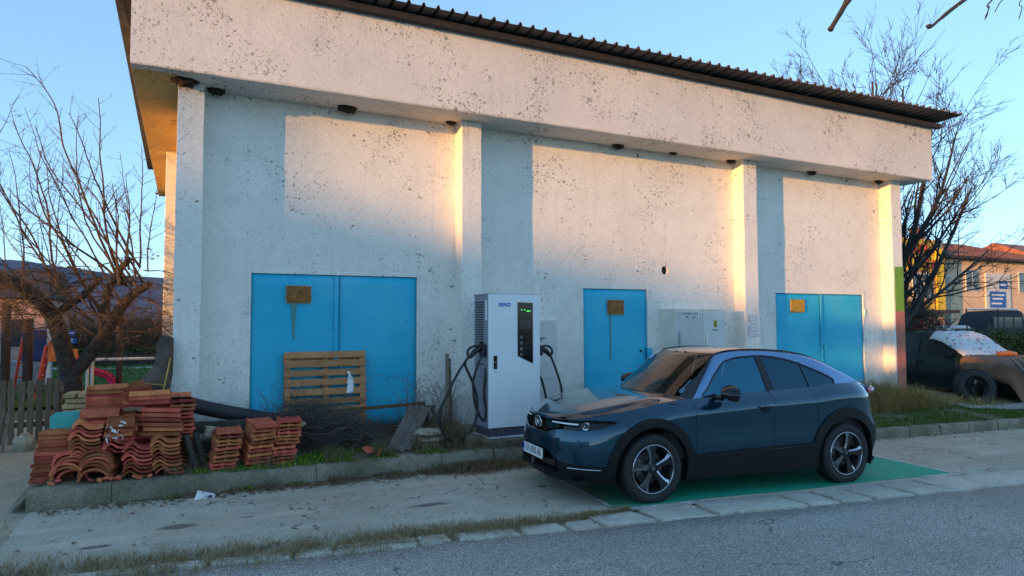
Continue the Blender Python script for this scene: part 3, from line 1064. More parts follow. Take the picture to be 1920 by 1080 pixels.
BELT = [(0.0, 0.795), (0.12, 0.812), (0.45, 0.885), (0.9, 0.965), (1.3, 1.02), (1.7, 1.035), (2.5, 1.083), (3.1, 1.11), (3.5, 1.145), (3.9, 1.15), (4.15, 1.12), (4.35, 1.06)]
def zs(x): return smooth_tab(BELT, x)
def zb(x):
    return 0.20 + 0.0 * x
def w_of(z, x):
    tau = zs(x) - z
    ins = 0.105 * max(0.0, 1 - tau / 0.16) ** 1.8
    low = 0.05 * max(0.0, (0.58 - z) / 0.38) ** 1.6
    # slight hollow in the doors, pinched waist above it
    hol = 0.012 * math.exp(-((z - 0.72) / 0.12) ** 2) * sm(1.3, 1.8, x) * (1 - sm(2.8, 3.3, x))
    hip = 0.012 * math.exp(-((x - RA) / 0.55) ** 2) + 0.010 * math.exp(-((x - FA) / 0.5) ** 2)
    return 0.878 + hip - ins - low - hol
def xf_of(z):
    return XF + smooth_tab([(0.18, 0.10), (0.30, 0.015), (0.42, 0.0), (0.60, 0.012), (0.72, 0.04), (0.80, 0.075), (1.2, 0.3)], z)
def xr_of(z):
    return XR + smooth_tab([(0.18, -0.16), (0.32, -0.05), (0.50, 0.0), (0.68, -0.008), (0.80, -0.06), (0.95, -0.085), (1.10, -0.13), (1.3, -0.2)], z)
NF, NS, NB = 26, 84, 20
def contour(v):
    """half plan outline at level v; returns points (x, y>=0, z)"""
    pts = []
    # z depends on x, x on z: iterate twice
    def lvl(x):
        return zb(x) + v * (zs(x) - zb(x))
    af, ar = 0.72, 0.62
    pf = 2.5; pr = 2.9
    for i in range(NF):
        ph = (math.pi / 2) * (i / NF)
        x = 0.1
        for _ in range(4):
            z = lvl(x); x = xf_of(z) + af * (1 - max(0.0, math.cos(ph)) ** (2 / pf))
        z = lvl(x)
        pts.append((x, w_of(z, x) * math.sin(ph) ** (2 / pf), z))
    for i in range(NS + 1):
        t_ = i / NS
        x = 2.0
        for _ in range(4):
            z = lvl(x)
            x0 = xf_of(z) + af; x1 = xr_of(z) - ar
            x = x0 + (x1 - x0) * t_
        z = lvl(x)
        pts.append((x, w_of(z, x), z))
    for i in range(1, NB + 1):
        ph = (math.pi / 2) * (1 - i / NB)
        x = 4.0
        for _ in range(4):
            z = lvl(x); x = xr_of(z) - ar * (1 - max(0.0, math.cos(ph)) ** (2 / pr))
        z = lvl(x)
        pts.append((x, w_of(z, x) * max(0.0, math.sin(ph)) ** (2 / pr), z))
    return pts
levels = [0, 0.05, 0.1, 0.15, 0.2, 0.26, 0.32, 0.38, 0.44, 0.5, 0.56, 0.62, 0.68, 0.73, 0.78, 0.82, 0.86, 0.89, 0.92, 0.945, 0.965, 0.985, 1.0]
cont = [contour(v) for v in levels]
# hood and deck cap: rows from the rim to the middle
top = cont[-1]
def hood_z(x, y, rim_z, rim_y):
    c = smooth_tab([(-0.05, 0.012), (0.1, 0.045), (0.4, 0.075), (0.9, 0.07), (1.3, 0.02)], x) if x < 1.5 else 0.02
    t_ = min(1.0, abs(y) / max(rim_y, 1e-4))
    edge = 0.012 * math.exp(-((t_ - 0.80) / 0.07) ** 2) * sm(0.05, 0.4, x) * (1 - sm(1.0, 1.3, x))
    return rim_z + c * (1 - t_ ** 3.4) + edge
hood_rows = []
TS = [1.0, 0.985, 0.96, 0.93, 0.9, 0.87, 0.84, 0.81, 0.78, 0.74, 0.7, 0.62, 0.52, 0.42, 0.32, 0.2, 0.1, 0.0]
for (x, y, z) in top:
    hood_rows.append([(x, y * t_, hood_z(x, y * t_, z, y)) for t_ in TS])

# ---- greenhouse: sections at fixed x
PROF = [(1.18, 0.985), (1.26, 1.03), (1.50, 1.225), (1.80, 1.448), (1.90, 1.497), (2.05, 1.527), (2.30, 1.546), (2.6, 1.547), (2.9, 1.533), (3.2, 1.494), (3.5, 1.414), (3.8, 1.292), (4.02, 1.185), (4.17, 1.10), (4.25, 1.05)]
def ztop(x, y):
    k = 0.30 * (1 - sm(1.7, 2.3, x)) - 0.22 * sm(3.0, 3.6, x)
    return smooth_tab(PROF, x - k * y * y) - 0.055 * y * y
def yside(x, z):
    h = z - (zs(x) - 0.005)
    base = w_of(zs(x) - 0.002, x) - 0.012
    if x > 3.3:
        base -= 0.05 * sm(3.3, 4.2, x)
    return base - 0.42 * h - 0.22 * h * h
def g_section(x):
    # find edge where the side meets the top
    lo, hi = 0.0, 0.9
    zlo = zs(x) - 0.03
    ze = None
    a, b_ = zlo, 1.6
    for _ in range(40):
        m_ = (a + b_) / 2
        if ztop(x, yside(x, m_)) > m_: a = m_
        else: b_ = m_
    ze = a; ye = yside(x, ze)
    n1, n2 = 16, 14
    topl = [(ye * i / n1, ztop(x, ye * i / n1)) for i in range(n1 + 1)]
    sidel = [(yside(x, ze + (zlo - ze) * i / n2), ze + (zlo - ze) * i / n2) for i in range(n2 + 1)]
    r_ = min(0.055, max(0.004, (ze - zlo) * 0.25))
    # fillet: replace the corner
    P = [Vector((y, z)) for y, z in topl]; Q = [Vector((y, z)) for y, z in sidel]
    def cut(lst, from_end):
        acc = 0; L = list(reversed(lst)) if from_end else list(lst)
        for i in range(len(L) - 1):
            d = (L[i + 1] - L[i]).length
            if acc + d >= r_:
                p_ = L[i].lerp(L[i + 1], (r_ - acc) / d)
                return p_
            acc += d
        return L[-1]
    pa = cut(P, True); pb = cut(Q, False)
    corner = Vector((ye, ze))
    top2 = [Vector((pa.x * i / n1, 0)) for i in range(n1 + 1)]
    top2 = [Vector((v.x, ztop(x, v.x))) for v in top2]
    z0_ = pb.y
    side2 = [Vector((yside(x, z0_ + (zlo - z0_) * (i / n2)), z0_ + (zlo - z0_) * (i / n2))) for i in range(n2 + 1)]
    fil = []
    for i in range(1, 6):
        t_ = i / 6
        fil.append(pa * (1 - t_) ** 2 + corner * 2 * t_ * (1 - t_) + pb * t_ ** 2)
    return [(x, v.x, v.y) for v in top2 + fil + side2], n1, len(fil)
gx_ = lin(1.20, 1.30, 4)[:-1] + lin(1.30, 4.20, 110)
secs = []
for x in gx_:
    s_, N1, NFIL = g_section(x)
    secs.append(s_)

# ---- cut a patchwork of panels out of the master surface
def bm_from_rows(rows, flip=False):
    bm = bmesh.new()
    V = [[bm.verts.new(p) for p in r_] for r_ in rows]
    for i in range(len(V) - 1):
        for k in range(len(V[0]) - 1):
            q = [V[i][k], V[i][k + 1], V[i + 1][k + 1], V[i + 1][k]]
            if flip: q.reverse()
            u = []
            for v in q:
                if all((v.co - w.co).length > 1e-6 for w in u): u.append(v)
            if len(u) >= 3:
                try: bm.faces.new(u)
                except ValueError: pass
    bmesh.ops.remove_doubles(bm, verts=bm.verts, dist=1e-5)
    return bm

def knife(bm, poly, ax=(0, 2), closed=True, flt=None):
    """cut the surface along a polyline given in the plane of the axes ax"""
    n = len(poly)
    oth = [i for i in range(3) if i not in ax][0]
    for i in range(n if closed else n - 1):
        p, q = poly[i], poly[(i + 1) % n]
        dx, dy = q[0] - p[0], q[1] - p[1]
        L = math.hypot(dx, dy)
        if L < 1e-6: continue
        co = [0, 0, 0]; co[ax[0]] = p[0]; co[ax[1]] = p[1]
        no = [0, 0, 0]; no[ax[0]] = -dy / L; no[ax[1]] = dx / L
        x0, x1 = min(p[0], q[0]) - 1e-4, max(p[0], q[0]) + 1e-4
        y0, y1 = min(p[1], q[1]) - 1e-4, max(p[1], q[1]) + 1e-4
        fs = []
        for f in bm.faces:
            a = [v.co[ax[0]] for v in f.verts]; b_ = [v.co[ax[1]] for v in f.verts]
            if max(a) < x0 or min(a) > x1 or max(b_) < y0 or min(b_) > y1: continue
            if flt and not flt(f): continue
            fs.append(f)
        if not fs: continue
        geom = set(fs)
        for f in fs:
            geom.update(f.edges); geom.update(f.verts)
        bmesh.ops.bisect_plane(bm, geom=list(geom), dist=1e-5, plane_co=co, plane_no=no)

def inside(pt, poly):
    x, y = pt; c = False; n = len(poly); j = n - 1
    for i in range(n):
        xi, yi = poly[i]; xj, yj = poly[j]
        if (yi > y) != (yj > y) and x < (xj - xi) * (y - yi) / (yj - yi) + xi: c = not c
        j = i
    return c

def circle(cx, cz, r_, n=40, a0=0, a1=360):
    return [(cx + r_ * math.cos(R(a0 + (a1 - a0) * k / n)), cz + r_ * math.sin(R(a0 + (a1 - a0) * k / n))) for k in range(n)]

def spline(pts, n=6):
    out = []
    L = len(pts)
    for i in range(L - 1):
        p0 = Vector(pts[max(i - 1, 0)]); p1 = Vector(pts[i]); p2 = Vector(pts[i + 1]); p3 = Vector(pts[min(i + 2, L - 1)])
        for k in range(n):
            t_ = k / n
            out.append(tuple(0.5 * ((2 * p1) + (p2 - p0) * t_ + (2 * p0 - 5 * p1 + 4 * p2 - p3) * t_ ** 2 + (3 * p1 - p0 - 3 * p2 + p3) * t_ ** 3)))
    out.append(tuple(pts[-1]))
    return out

# lower body, right half has y>0 (both sides are mirrored later)
rows = [list(r_) for r_ in cont]
body = bm_from_rows(rows)
# shoulder-to-hood cap, only over the bonnet and the rear deck
cap_f = [r_ for r_ in hood_rows if r_[0][0] <= 1.40]
cap_r = [r_ for r_ in hood_rows if r_[0][0] >= 3.75]
hood_bm = bm_from_rows(cap_f)
deck_bm = bm_from_rows(cap_r)
green = bm_from_rows(secs)

arch_f = circle(FA, WZ, ARCH, 48); arch_r = circle(RA, WZ, ARCH, 48)
clad_f = circle(FA, WZ + 0.0, 0.515, 48); clad_r = circle(RA, WZ + 0.005, 0.530, 48)
DF = [(1.425, 0.10), (1.425, 0.55), (1.43, 0.85), (1.44, 1.30)]
DB = [(2.49, 0.10), (2.488, 0.8), (2.485, 1.30)]
DR = [(3.045, 1.30), (3.05, 1.14), (3.105, 1.0), (3.122, 0.86), (3.112, 0.70), (3.085, 0.55), (3.05, 0.10)]
SILL = [(1.0, 0.455), (2.0, 0.475), (3.4, 0.50)]
BUMP = spline([(0.62, 0.80), (0.50, 0.74), (0.42, 0.6), (0.38, 0.3)], 5)
side_only = lambda f: f.calc_center_median().y > 0.3
for pl, cl in ((arch_f, True), (arch_r, True), (clad_f, True), (clad_r, True), (DF, False), (DB, False), (DR, False), (SILL, False)):
    knife(body, pl, (0, 2), cl, side_only)
REARB = [(3.70, 0.66), (3.95, 0.655), (4.5, 0.655)]
knife(body, REARB, (0, 2), False, lambda f: f.calc_center_median().x > 3.7)
TAIL = [(3.98, 1.075), (4.02, 1.125), (4.10, 1.20), (4.45, 1.2), (4.45, 0.955), (4.12, 0.965)]
knife(body, TAIL, (0, 2), True, lambda f: f.calc_center_median().x > 3.7)
# front face, cut in the y-z plane
front = lambda f: f.calc_center_median().x < 0.75
BAND = spline([(0.0, 0.655), (0.15, 0.655), (0.26, 0.685), (0.40, 0.715), (0.55, 0.722), (0.70, 0.735), (0.785, 0.765), (0.826, 0.805)], 4)
BAND_POLY = [(-0.2, 0.655)] + BAND + [(0.85, 0.86), (0.78, 0.842), (0.72, 0.99), (-0.2, 0.99)]
LAMPTOP = spline([(0.826, 0.805), (0.80, 0.826), (0.70, 0.826), (0.56, 0.815), (0.40, 0.808)], 4)
LOW = spline([(0.0, 0.505), (0.24, 0.505), (0.33, 0.47), (0.42, 0.415), (0.52, 0.392), (0.70, 0.388), (0.95, 0.39)], 4)
knife(body, BAND, (1, 2), False, front)
knife(body, LAMPTOP, (1, 2), False, front)
knife(body, LOW, (1, 2), False, lambda f: f.calc_center_median().x < 0.55)
LOW2 = [(0.0, 0.30), (0.45, 0.30), (0.56, 0.335), (0.98, 0.345)]
knife(body, LOW2, (1, 2), False, lambda f: f.calc_center_median().x < 0.55)

def tab_at(tab, v, key=0):
    t2 = sorted(tab)
    return lerp_tab(t2, v)
def x_at(poly, z):
    t2 = sorted([(b_, a) for a, b_ in poly])
    return lerp_tab(t2, z)
lamp_poly = [(0.40, 0.808)] + [(0.40, 0.715), (0.55, 0.722), (0.70, 0.735), (0.785, 0.765), (0.826, 0.805)] + list(LAMPTOP)[1:]
def cls_body(c):
    x, y, z = c
    rf_ = math.hypot(x - FA, z - WZ); rr_ = math.hypot(x - RA, z - WZ)
    if y > 0.3 and (rf_ < ARCH or rr_ < ARCH): return None
    if rf_ < 0.515 and y > 0.3: return 'arch_cladding_f'
    if math.hypot(x - RA, z - WZ - 0.005) < 0.530 and y > 0.3: return 'arch_cladding_r'
    if x < 0.75:
        lowz = tab_at(LOW, y)
        if z < tab_at(LOW2, y): return 'front_lip'
        if z < lowz and x < 0.55: return 'lower_grille' if y < 0.42 else 'front_valance'
        bz = tab_at(BAND, y)
        if y <= 0.826 and z > bz and x < 0.48:
            # the dark band of grille and lamp, its top is under the bonnet
            if y < 0.40:
                return 'grille'
            if z < tab_at(sorted(LAMPTOP), y): return 'headlight_housing'
        if x < 0.60 and z < 0.83: return 'front_bumper'
        return 'front_wing'
    if z < lerp_tab(SILL, x) and 1.0 < x < 3.4: return 'sill_cladding'
    if x > 3.7 and z < 0.655: return 'rear_bumper'
    if x > 3.9 and inside((x, z), TAIL): return 'tail_light'
    if x > 4.05: return 'tailgate'
    if x < x_at(DF, z): return 'front_wing'
    if x < x_at(DB, z): return 'front_door'
    if x < x_at(DR, z): return 'rear_door'
    return 'rear_wing'

def split_parts(bm, cls):
    groups = {}
    for f in bm.faces:
        k = cls(f.calc_center_median())
        if k is None: continue
        groups.setdefault(k, []).append(f)
    out = {}
    for k, fs in groups.items():
        nb = bmesh.new(); mp = {}
        for f in fs:
            vs_ = []
            for v in f.verts:
                if v not in mp: mp[v] = nb.verts.new(v.co)
                vs_.append(mp[v])
            try: nb.faces.new(vs_)
            except ValueError: pass
        out[k] = nb
    return out

def shrink(bm, d, skip=lambda v: False):
    mv = {}
    for v in bm.verts:
        if v.is_boundary and not skip(v.co):
            acc = Vector()
            for e in v.link_edges:
                if e.is_boundary:
                    f = e.link_faces[0]
                    t_ = (e.verts[1].co - e.verts[0].co).normalized()
                    n_ = f.normal.cross(t_)
                    c_ = f.calc_center_median() - e.verts[0].co
                    if n_.dot(c_) < 0: n_.negate()
                    acc += n_
            if acc.length > 1e-6: mv[v] = acc.normalized() * d
    for v, o_ in mv.items(): v.co += o_

def offset(bm, d):
    bm.normal_update()
    mv = {v: v.normal * d for v in bm.verts}
    for v, o_ in mv.items(): v.co += o_

def extrude_rim(bm, d):
    """turn the boundary inwards along the normals so that a panel shows thickness"""
    bm.normal_update()
    be = [e for e in bm.edges if e.is_boundary]
    nrm = {v: v.normal.copy() for e in be for v in e.verts}
    r_ = bmesh.ops.extrude_edge_only(bm, edges=be)
    nv = [g for g in r_['geom'] if isinstance(g, bmesh.types.BMVert)]
    # map by position
    for v in nv:
        src = min(nrm, key=lambda w: (w.co - v.co).length_squared) if len(nrm) < 1 else None
    pos = {}
    for w, n_ in nrm.items(): pos[(round(w.co.x, 5), round(w.co.y, 5), round(w.co.z, 5))] = n_
    for v in nv:
        n_ = pos.get((round(v.co.x, 5), round(v.co.y, 5), round(v.co.z, 5)), Vector((0, 0, 0)))
        v.co -= n_ * d

def finish(bm, name, mat, parent=car, mirror=False, both=False, smooth=40, label=None):
    """both: one mesh holding the two mirrored halves (central panels). mirror: link only the y<0 copy"""
    bm.normal_update()
    me = bpy.data.meshes.new(name)
    if both:
        g2 = bmesh.ops.duplicate(bm, geom=bm.verts[:] + bm.edges[:] + bm.faces[:])
        vs2 = [g for g in g2['geom'] if isinstance(g, bmesh.types.BMVert)]
        fs2 = [g for g in g2['geom'] if isinstance(g, bmesh.types.BMFace)]
        for v in vs2: v.co.y = -v.co.y
        bmesh.ops.reverse_faces(bm, faces=fs2)
        bmesh.ops.remove_doubles(bm, verts=[v for v in bm.verts if abs(v.co.y) < 0.004], dist=0.0005)
    elif mirror:
        for v in bm.verts: v.co.y = -v.co.y
        bmesh.ops.reverse_faces(bm, faces=bm.faces[:])
    bm.to_mesh(me)
    for p_ in me.polygons: p_.use_smooth = True
    me.set_sharp_from_angle(angle=R(smooth))
    me.materials.append(MATS[mat])
    o = bpy.data.objects.new(name, me); col.objects.link(o); o.parent = parent
    if label: o['label'] = label
    return o

body.normal_update()
# orient outwards (+y)
side_face = max(body.faces, key=lambda f: f.calc_center_median().y)
if side_face.normal.y < 0:
    bmesh.ops.reverse_faces(body, faces=body.faces[:])
for b2 in (hood_bm, deck_bm):
    b2.normal_update()
    if sum(f.normal.z for f in b2.faces) < 0: bmesh.ops.reverse_faces(b2, faces=b2.faces[:])
green.normal_update()
if max(green.faces, key=lambda f: f.calc_center_median().z).normal.z < 0:
    bmesh.ops.reverse_faces(green, faces=green.faces[:])

# dark inner shell closes the panel gaps
ish = body.copy()
for f in [f for f in ish.faces if cls_body(f.calc_center_median()) in (None, 'grille', 'headlight_housing', 'lower_grille')]:
    ish.faces.remove(f)
offset(ish, -0.012)
finish(ish, 'inner_shell', 'gloss_black', both=True)
BP = split_parts(body, cls_body)
HP_cut = spline([(0.0, 0.0), (0.0, 0.0)], 1)
central = ('front_bumper', 'front_lip', 'lower_grille', 'grille', 'rear_bumper', 'tailgate')
body_mat = {'front_bumper': 'car_paint', 'front_wing': 'car_paint', 'front_door': 'car_paint', 'rear_door': 'car_paint', 'rear_wing': 'car_paint', 'tailgate': 'car_paint',
            'front_lip': 'black_plastic', 'front_valance': 'black_plastic', 'lower_grille': 'gloss_black', 'grille': 'gloss_black', 'rear_bumper': 'black_plastic',
            'headlight_housing': 'gloss_black', 'tail_light': 'tail_red', 'sill_cladding': 'black_plastic', 'arch_cladding_f': 'black_plastic', 'arch_cladding_r': 'black_plastic'}
for k, nb in BP.items():
    nb.normal_update()
    d = 0.0022
    if k in ('front_wing', 'front_door', 'rear_door', 'rear_wing', 'front_bumper', 'tailgate'):
        shrink(nb, d, skip=lambda co: co.y < 0.002)
        extrude_rim(nb, 0.008)
    elif k in ('sill_cladding', 'arch_cladding_f', 'arch_cladding_r'):
        offset(nb, 0.014); extrude_rim(nb, 0.03)
    elif k in ('grille', 'lower_grille'):
        for v in nb.verts:
            v.co.x += 0.045 if k == 'grille' else 0.035
        extrude_rim(nb, -0.05)
    elif k == 'headlight_housing':
        offset(nb, -0.022); extrude_rim(nb, -0.024)
    elif k == 'front_valance':
        offset(nb, -0.004)
    elif k == 'front_lip':
        offset(nb, 0.01); extrude_rim(nb, 0.02)
    elif k == 'rear_bumper':
        offset(nb, 0.012); extrude_rim(nb, 0.02)
    nm = 'wheel_arch' if k.startswith('arch') else k
    if k in central:
        finish(nb, nm, body_mat[k], both=True)
    else:
        c2 = nb.copy()
        finish(nb, nm, body_mat[k]); finish(c2, nm, body_mat[k], mirror=True)
# bonnet: trim to its own outline, wings keep the outer strip
hk = [(-0.2, 0.53), (0.15, 0.60), (0.45, 0.685), (0.9, 0.70), (1.5, 0.715)]
knife(hood_bm, hk, (0, 1), False)
HB = split_parts(hood_bm, lambda c: ('bonnet' if c.y < lerp_tab(hk, c.x) else 'wing_top') if (c.x > 0.0) else 'bonnet')
for k, nb in HB.items():
    nb.normal_update()
    if k == 'bonnet':
        shrink(nb, 0.002, skip=lambda co: co.y < 0.002)
        for v in nb.verts:                      # overhanging lip
            if v.co.x < 0.25: v.co.x -= 0.035 * (1 - sm(-0.05, 0.25, v.co.x))
        extrude_rim(nb, 0.022)
        finish(nb, 'bonnet', 'car_paint', both=True, smooth=35)
    else:
        c2 = nb.copy()
        w1 = finish(nb, 'wing_top', 'car_paint'); w2 = finish(c2, 'wing_top', 'car_paint', mirror=True)
deck_cut = deck_bm
finish(deck_cut, 'rear_deck', 'gloss_black', both=True)

# ---- windows, roof and roof rails
DLO = spline([(1.62, 1.058), (1.70, 1.118), (1.83, 1.245), (2.00, 1.375), (2.12, 1.418), (2.26, 1.440), (2.54, 1.455), (2.80, 1.430), (3.014, 1.385), (3.25, 1.298), (3.45, 1.208), (3.492, 1.180)], 4)
DLO = DLO + [(3.485, 1.148), (3.44, 1.135), (3.1, 1.108), (2.5, 1.083), (1.9, 1.05), (1.60, 1.035)]
def off_poly(poly, d):
    n = len(poly); area = sum(poly[i][0] * poly[(i + 1) % n][1] - poly[(i + 1) % n][0] * poly[i][1] for i in range(n))
    s_ = -1 if area > 0 else 1
    out = []
    for i in range(n):
        p0 = Vector(poly[i - 1]); p1 = Vector(poly[i]); p2 = Vector(poly[(i + 1) % n])
        t_ = ((p1 - p0).normalized() + (p2 - p1).normalized())
        t_ = t_.normalized() if t_.length > 1e-6 else (p2 - p1).normalized()
        out.append((p1.x - t_.y * d * s_, p1.y + t_.x * d * s_))
    return out
DLO_o = off_poly(DLO, -0.016)
if abs(sum(0 for _ in ())) > 1: pass
gside = lambda f: f.calc_center_median().y > 0.42
def area_of(pl): return abs(sum(pl[i][0] * pl[(i + 1) % len(pl)][1] - pl[(i + 1) % len(pl)][0] * pl[i][1] for i in range(len(pl)))) / 2
if area_of(DLO_o) < area_of(DLO): DLO_o = off_poly(DLO, 0.016)
DLO_o = [(x, max(z, zs(x) - 0.012)) for x, z in DLO_o]
knife(green, DLO, (0, 2), True, gside); knife(green, DLO_o, (0, 2), True, gside)
PB = [(2.462, 1.6), (2.492, 1.0)]; PB2 = [(2.545, 1.6), (2.600, 1.0)]; PC = [(3.062, 1.5), (3.107, 1.0)]; PC2 = [(3.072, 1.5), (3.117, 1.0)]
for pl in (PB, PB2, PC, PC2): knife(green, pl, (0, 2), False, gside)
HEAD = 1.885
# the windscreen/roof border, in plan, and the side edge of windscreen and roof
hd = [(1.875 + 0.33 * y * y, y) for y in lin(0, 0.75, 12)]
knife(green, hd, (0, 1), False)
rr2 = [(3.62 - 0.20 * y * y, y) for y in lin(0, 0.75, 12)]
knife(green, rr2, (0, 1), False)
edge_y = {}
for s_ in secs:
    edge_y[round(s_[0][0], 4)] = s_[N1 + 3][1]
ex = sorted(edge_y.items())
def railw(x): return 0.002 + 0.055 * sm(3.0, 3.5, x)
edgeline = [(x, max(0.02, y - railw(x))) for x, y in ex][::3]
knife(green, edgeline, (0, 1), False, lambda f: f.normal.z > 0.15)
def cls_green(c):
    x, y, z = c
    if y > 0.42 and inside((x, z), DLO):
        if lerp_tab(sorted([(b_, a) for a, b_ in PB]), z) < x < lerp_tab(sorted([(b_, a) for a, b_ in PB2]), z): return 'door_pillar'
        if lerp_tab(sorted([(b_, a) for a, b_ in PC]), z) < x < lerp_tab(sorted([(b_, a) for a, b_ in PC2]), z): return 'window_divider'
        if x < 2.47: return 'front_window'
        return 'rear_window' if x < 3.08 else 'quarter_window'
    if y > 0.42 and inside((x, z), DLO_o): return 'window_trim'
    ey = lerp_tab(edgeline, x)
    if y < ey:
        if x < 1.875 + 0.33 * y * y: return 'windscreen'
        if x < 3.62 - 0.20 * y * y: return 'roof'
        return 'rear_screen'
    return 'roof_rail'
green.normal_update()
GP = split_parts(green, cls_green)
gm_ = {'front_window': 'glass_side', 'rear_window': 'glass_tint', 'quarter_window': 'glass_tint', 'door_pillar': 'gloss_black', 'window_divider': 'gloss_black', 'window_trim': 'gloss_black',
       'windscreen': 'glass_clear', 'roof': 'car_roof_black', 'rear_screen': 'glass_tint', 'roof_rail': 'car_silver'}
for k, nb in GP.items():
    nb.normal_update()
    if k in ('front_window', 'rear_window', 'quarter_window'): offset(nb, -0.006)
    if k == 'windscreen': offset(nb, -0.003)
    if k == 'roof_rail':
        shrink(nb, 0.0015); extrude_rim(nb, 0.012)
    if k == 'roof':
        shrink(nb, 0.003, skip=lambda co: co.y < 0.002); extrude_rim(nb, 0.012)
    if k in ('windscreen', 'roof', 'rear_screen'):
        finish(nb, k, gm_[k], both=True, smooth=60)
    else:
        c2 = nb.copy()
        finish(nb, k, gm_[k], smooth=50); finish(c2, k, gm_[k], mirror=True, smooth=50)
# dark drip channel between roof and rail
for s in (-1, 1):
    ch_pts = [(x, s * (y - 0.004), ztop(x, y - 0.012) + 0.002) for x, y in edgeline if 1.95 < x < 3.6]
    obj('roof_channel', MB().tube(ch_pts, 0.008, 6), 'gloss_black', car, smooth=60)
# black border of the windscreen, inside
cm_ = MB()
rowsb = []
for y in lin(-0.70, 0.70, 20):
    xb = 1.215 + 0.30 * y * y
    rowsb.append([(xb + 0.0, y, ztop(xb, y) - 0.008), (xb + 0.075, y, ztop(xb + 0.075, y) - 0.008)])
cm_.grid(rowsb)
obj('cowl_band', cm_, 'gloss_black', car, smooth=True)
# underbody and cabin
mb = MB()
mb.bx(0.12, 4.2, -0.70, 0.70, 0.19, 0.24)
obj('underbody', mb, 'black_plastic', car)
mb = MB()
mb.bx(1.15, 3.95, -0.80, 0.80, 0.42, 0.46)
mb.bx(1.10, 1.16, -0.78, 0.78, 0.30, 0.97)
mb.bx(3.55, 3.60, -0.76, 0.76, 0.40, 1.08)
mb.bx(0.15, 1.10, -0.48, 0.48, 0.3, 0.72)
for s in (-1, 1):
    mb.bx(1.15, 3.90, s * 0.80 - 0.015, s * 0.80 + 0.015, 0.42, 0.985)
obj('cabin_tub', mb, 'cabin_dark', car, fixn=True)
mb = MB(); rows = []
for x, z in ((1.24, 0.985), (1.33, 1.025), (1.50, 1.03), (1.66, 1.005), (1.74, 0.95), (1.72, 0.80), (1.62, 0.62)):
    rows.append([(x, y, z - 0.02 * (y / 0.7) ** 2) for y in lin(-0.74, 0.74, 12)])
mb.grid(rows)
obj('dashboard', mb, 'dash_brown', car, smooth=50, fixn=True)
mb = MB()
Mst = Matrix.Translation((1.95, -0.37, 0.93)) @ Matrix.Rotation(R(65), 4, 'Y')
mb.tube([Mst @ Vector((0.18 * math.cos(a), 0.18 * math.sin(a), 0)) for a in [2 * math.pi * k / 24 for k in range(24)]], 0.014, 8, closed=True)
mb.tube([Mst @ Vector((-0.18, 0, 0)), Mst @ Vector((0.18, 0, 0))], 0.016, 6)
mb.tube([Mst @ Vector((0, 0, 0)), Vector((1.68, -0.37, 0.82))], 0.03, 8)
obj('steering_wheel', mb, 'cabin_dark', car, smooth=50)
def seat(x, y, w, back=True):
    s_ = obj('seat', MB().box((x, y, 0.58), (0.52, w, 0.20)), 'seat_cloth', car, bevel=0.05)
    rot = Matrix.Rotation(R(16), 3, 'Y')
    obj('backrest', MB().box((x + 0.30, y, 0.88), (0.15, w, 0.60), rot), 'seat_cloth', s_, bevel=0.05)
    if w < 0.8:
        obj('headrest', MB().box((x + 0.405, y, 1.255), (0.10, 0.25, 0.16), rot).box((x + 0.39, y, 1.16), (0.02, 0.12, 0.10), rot), 'seat_cloth', s_, bevel=0.03)
seat(2.15, -0.38, 0.50); seat(2.15, 0.38, 0.50); seat(2.95, 0.0, 1.25)
# inner mirror
obj('inner_mirror', MB().box((1.83, 0.0, 1.375), (0.03, 0.24, 0.065), Matrix.Rotation(R(-10), 3, 'Y')).tube([(1.83, 0, 1.38), (1.80, 0, 1.45)], 0.01, 6), 'cabin_dark', car, bevel=0.01)

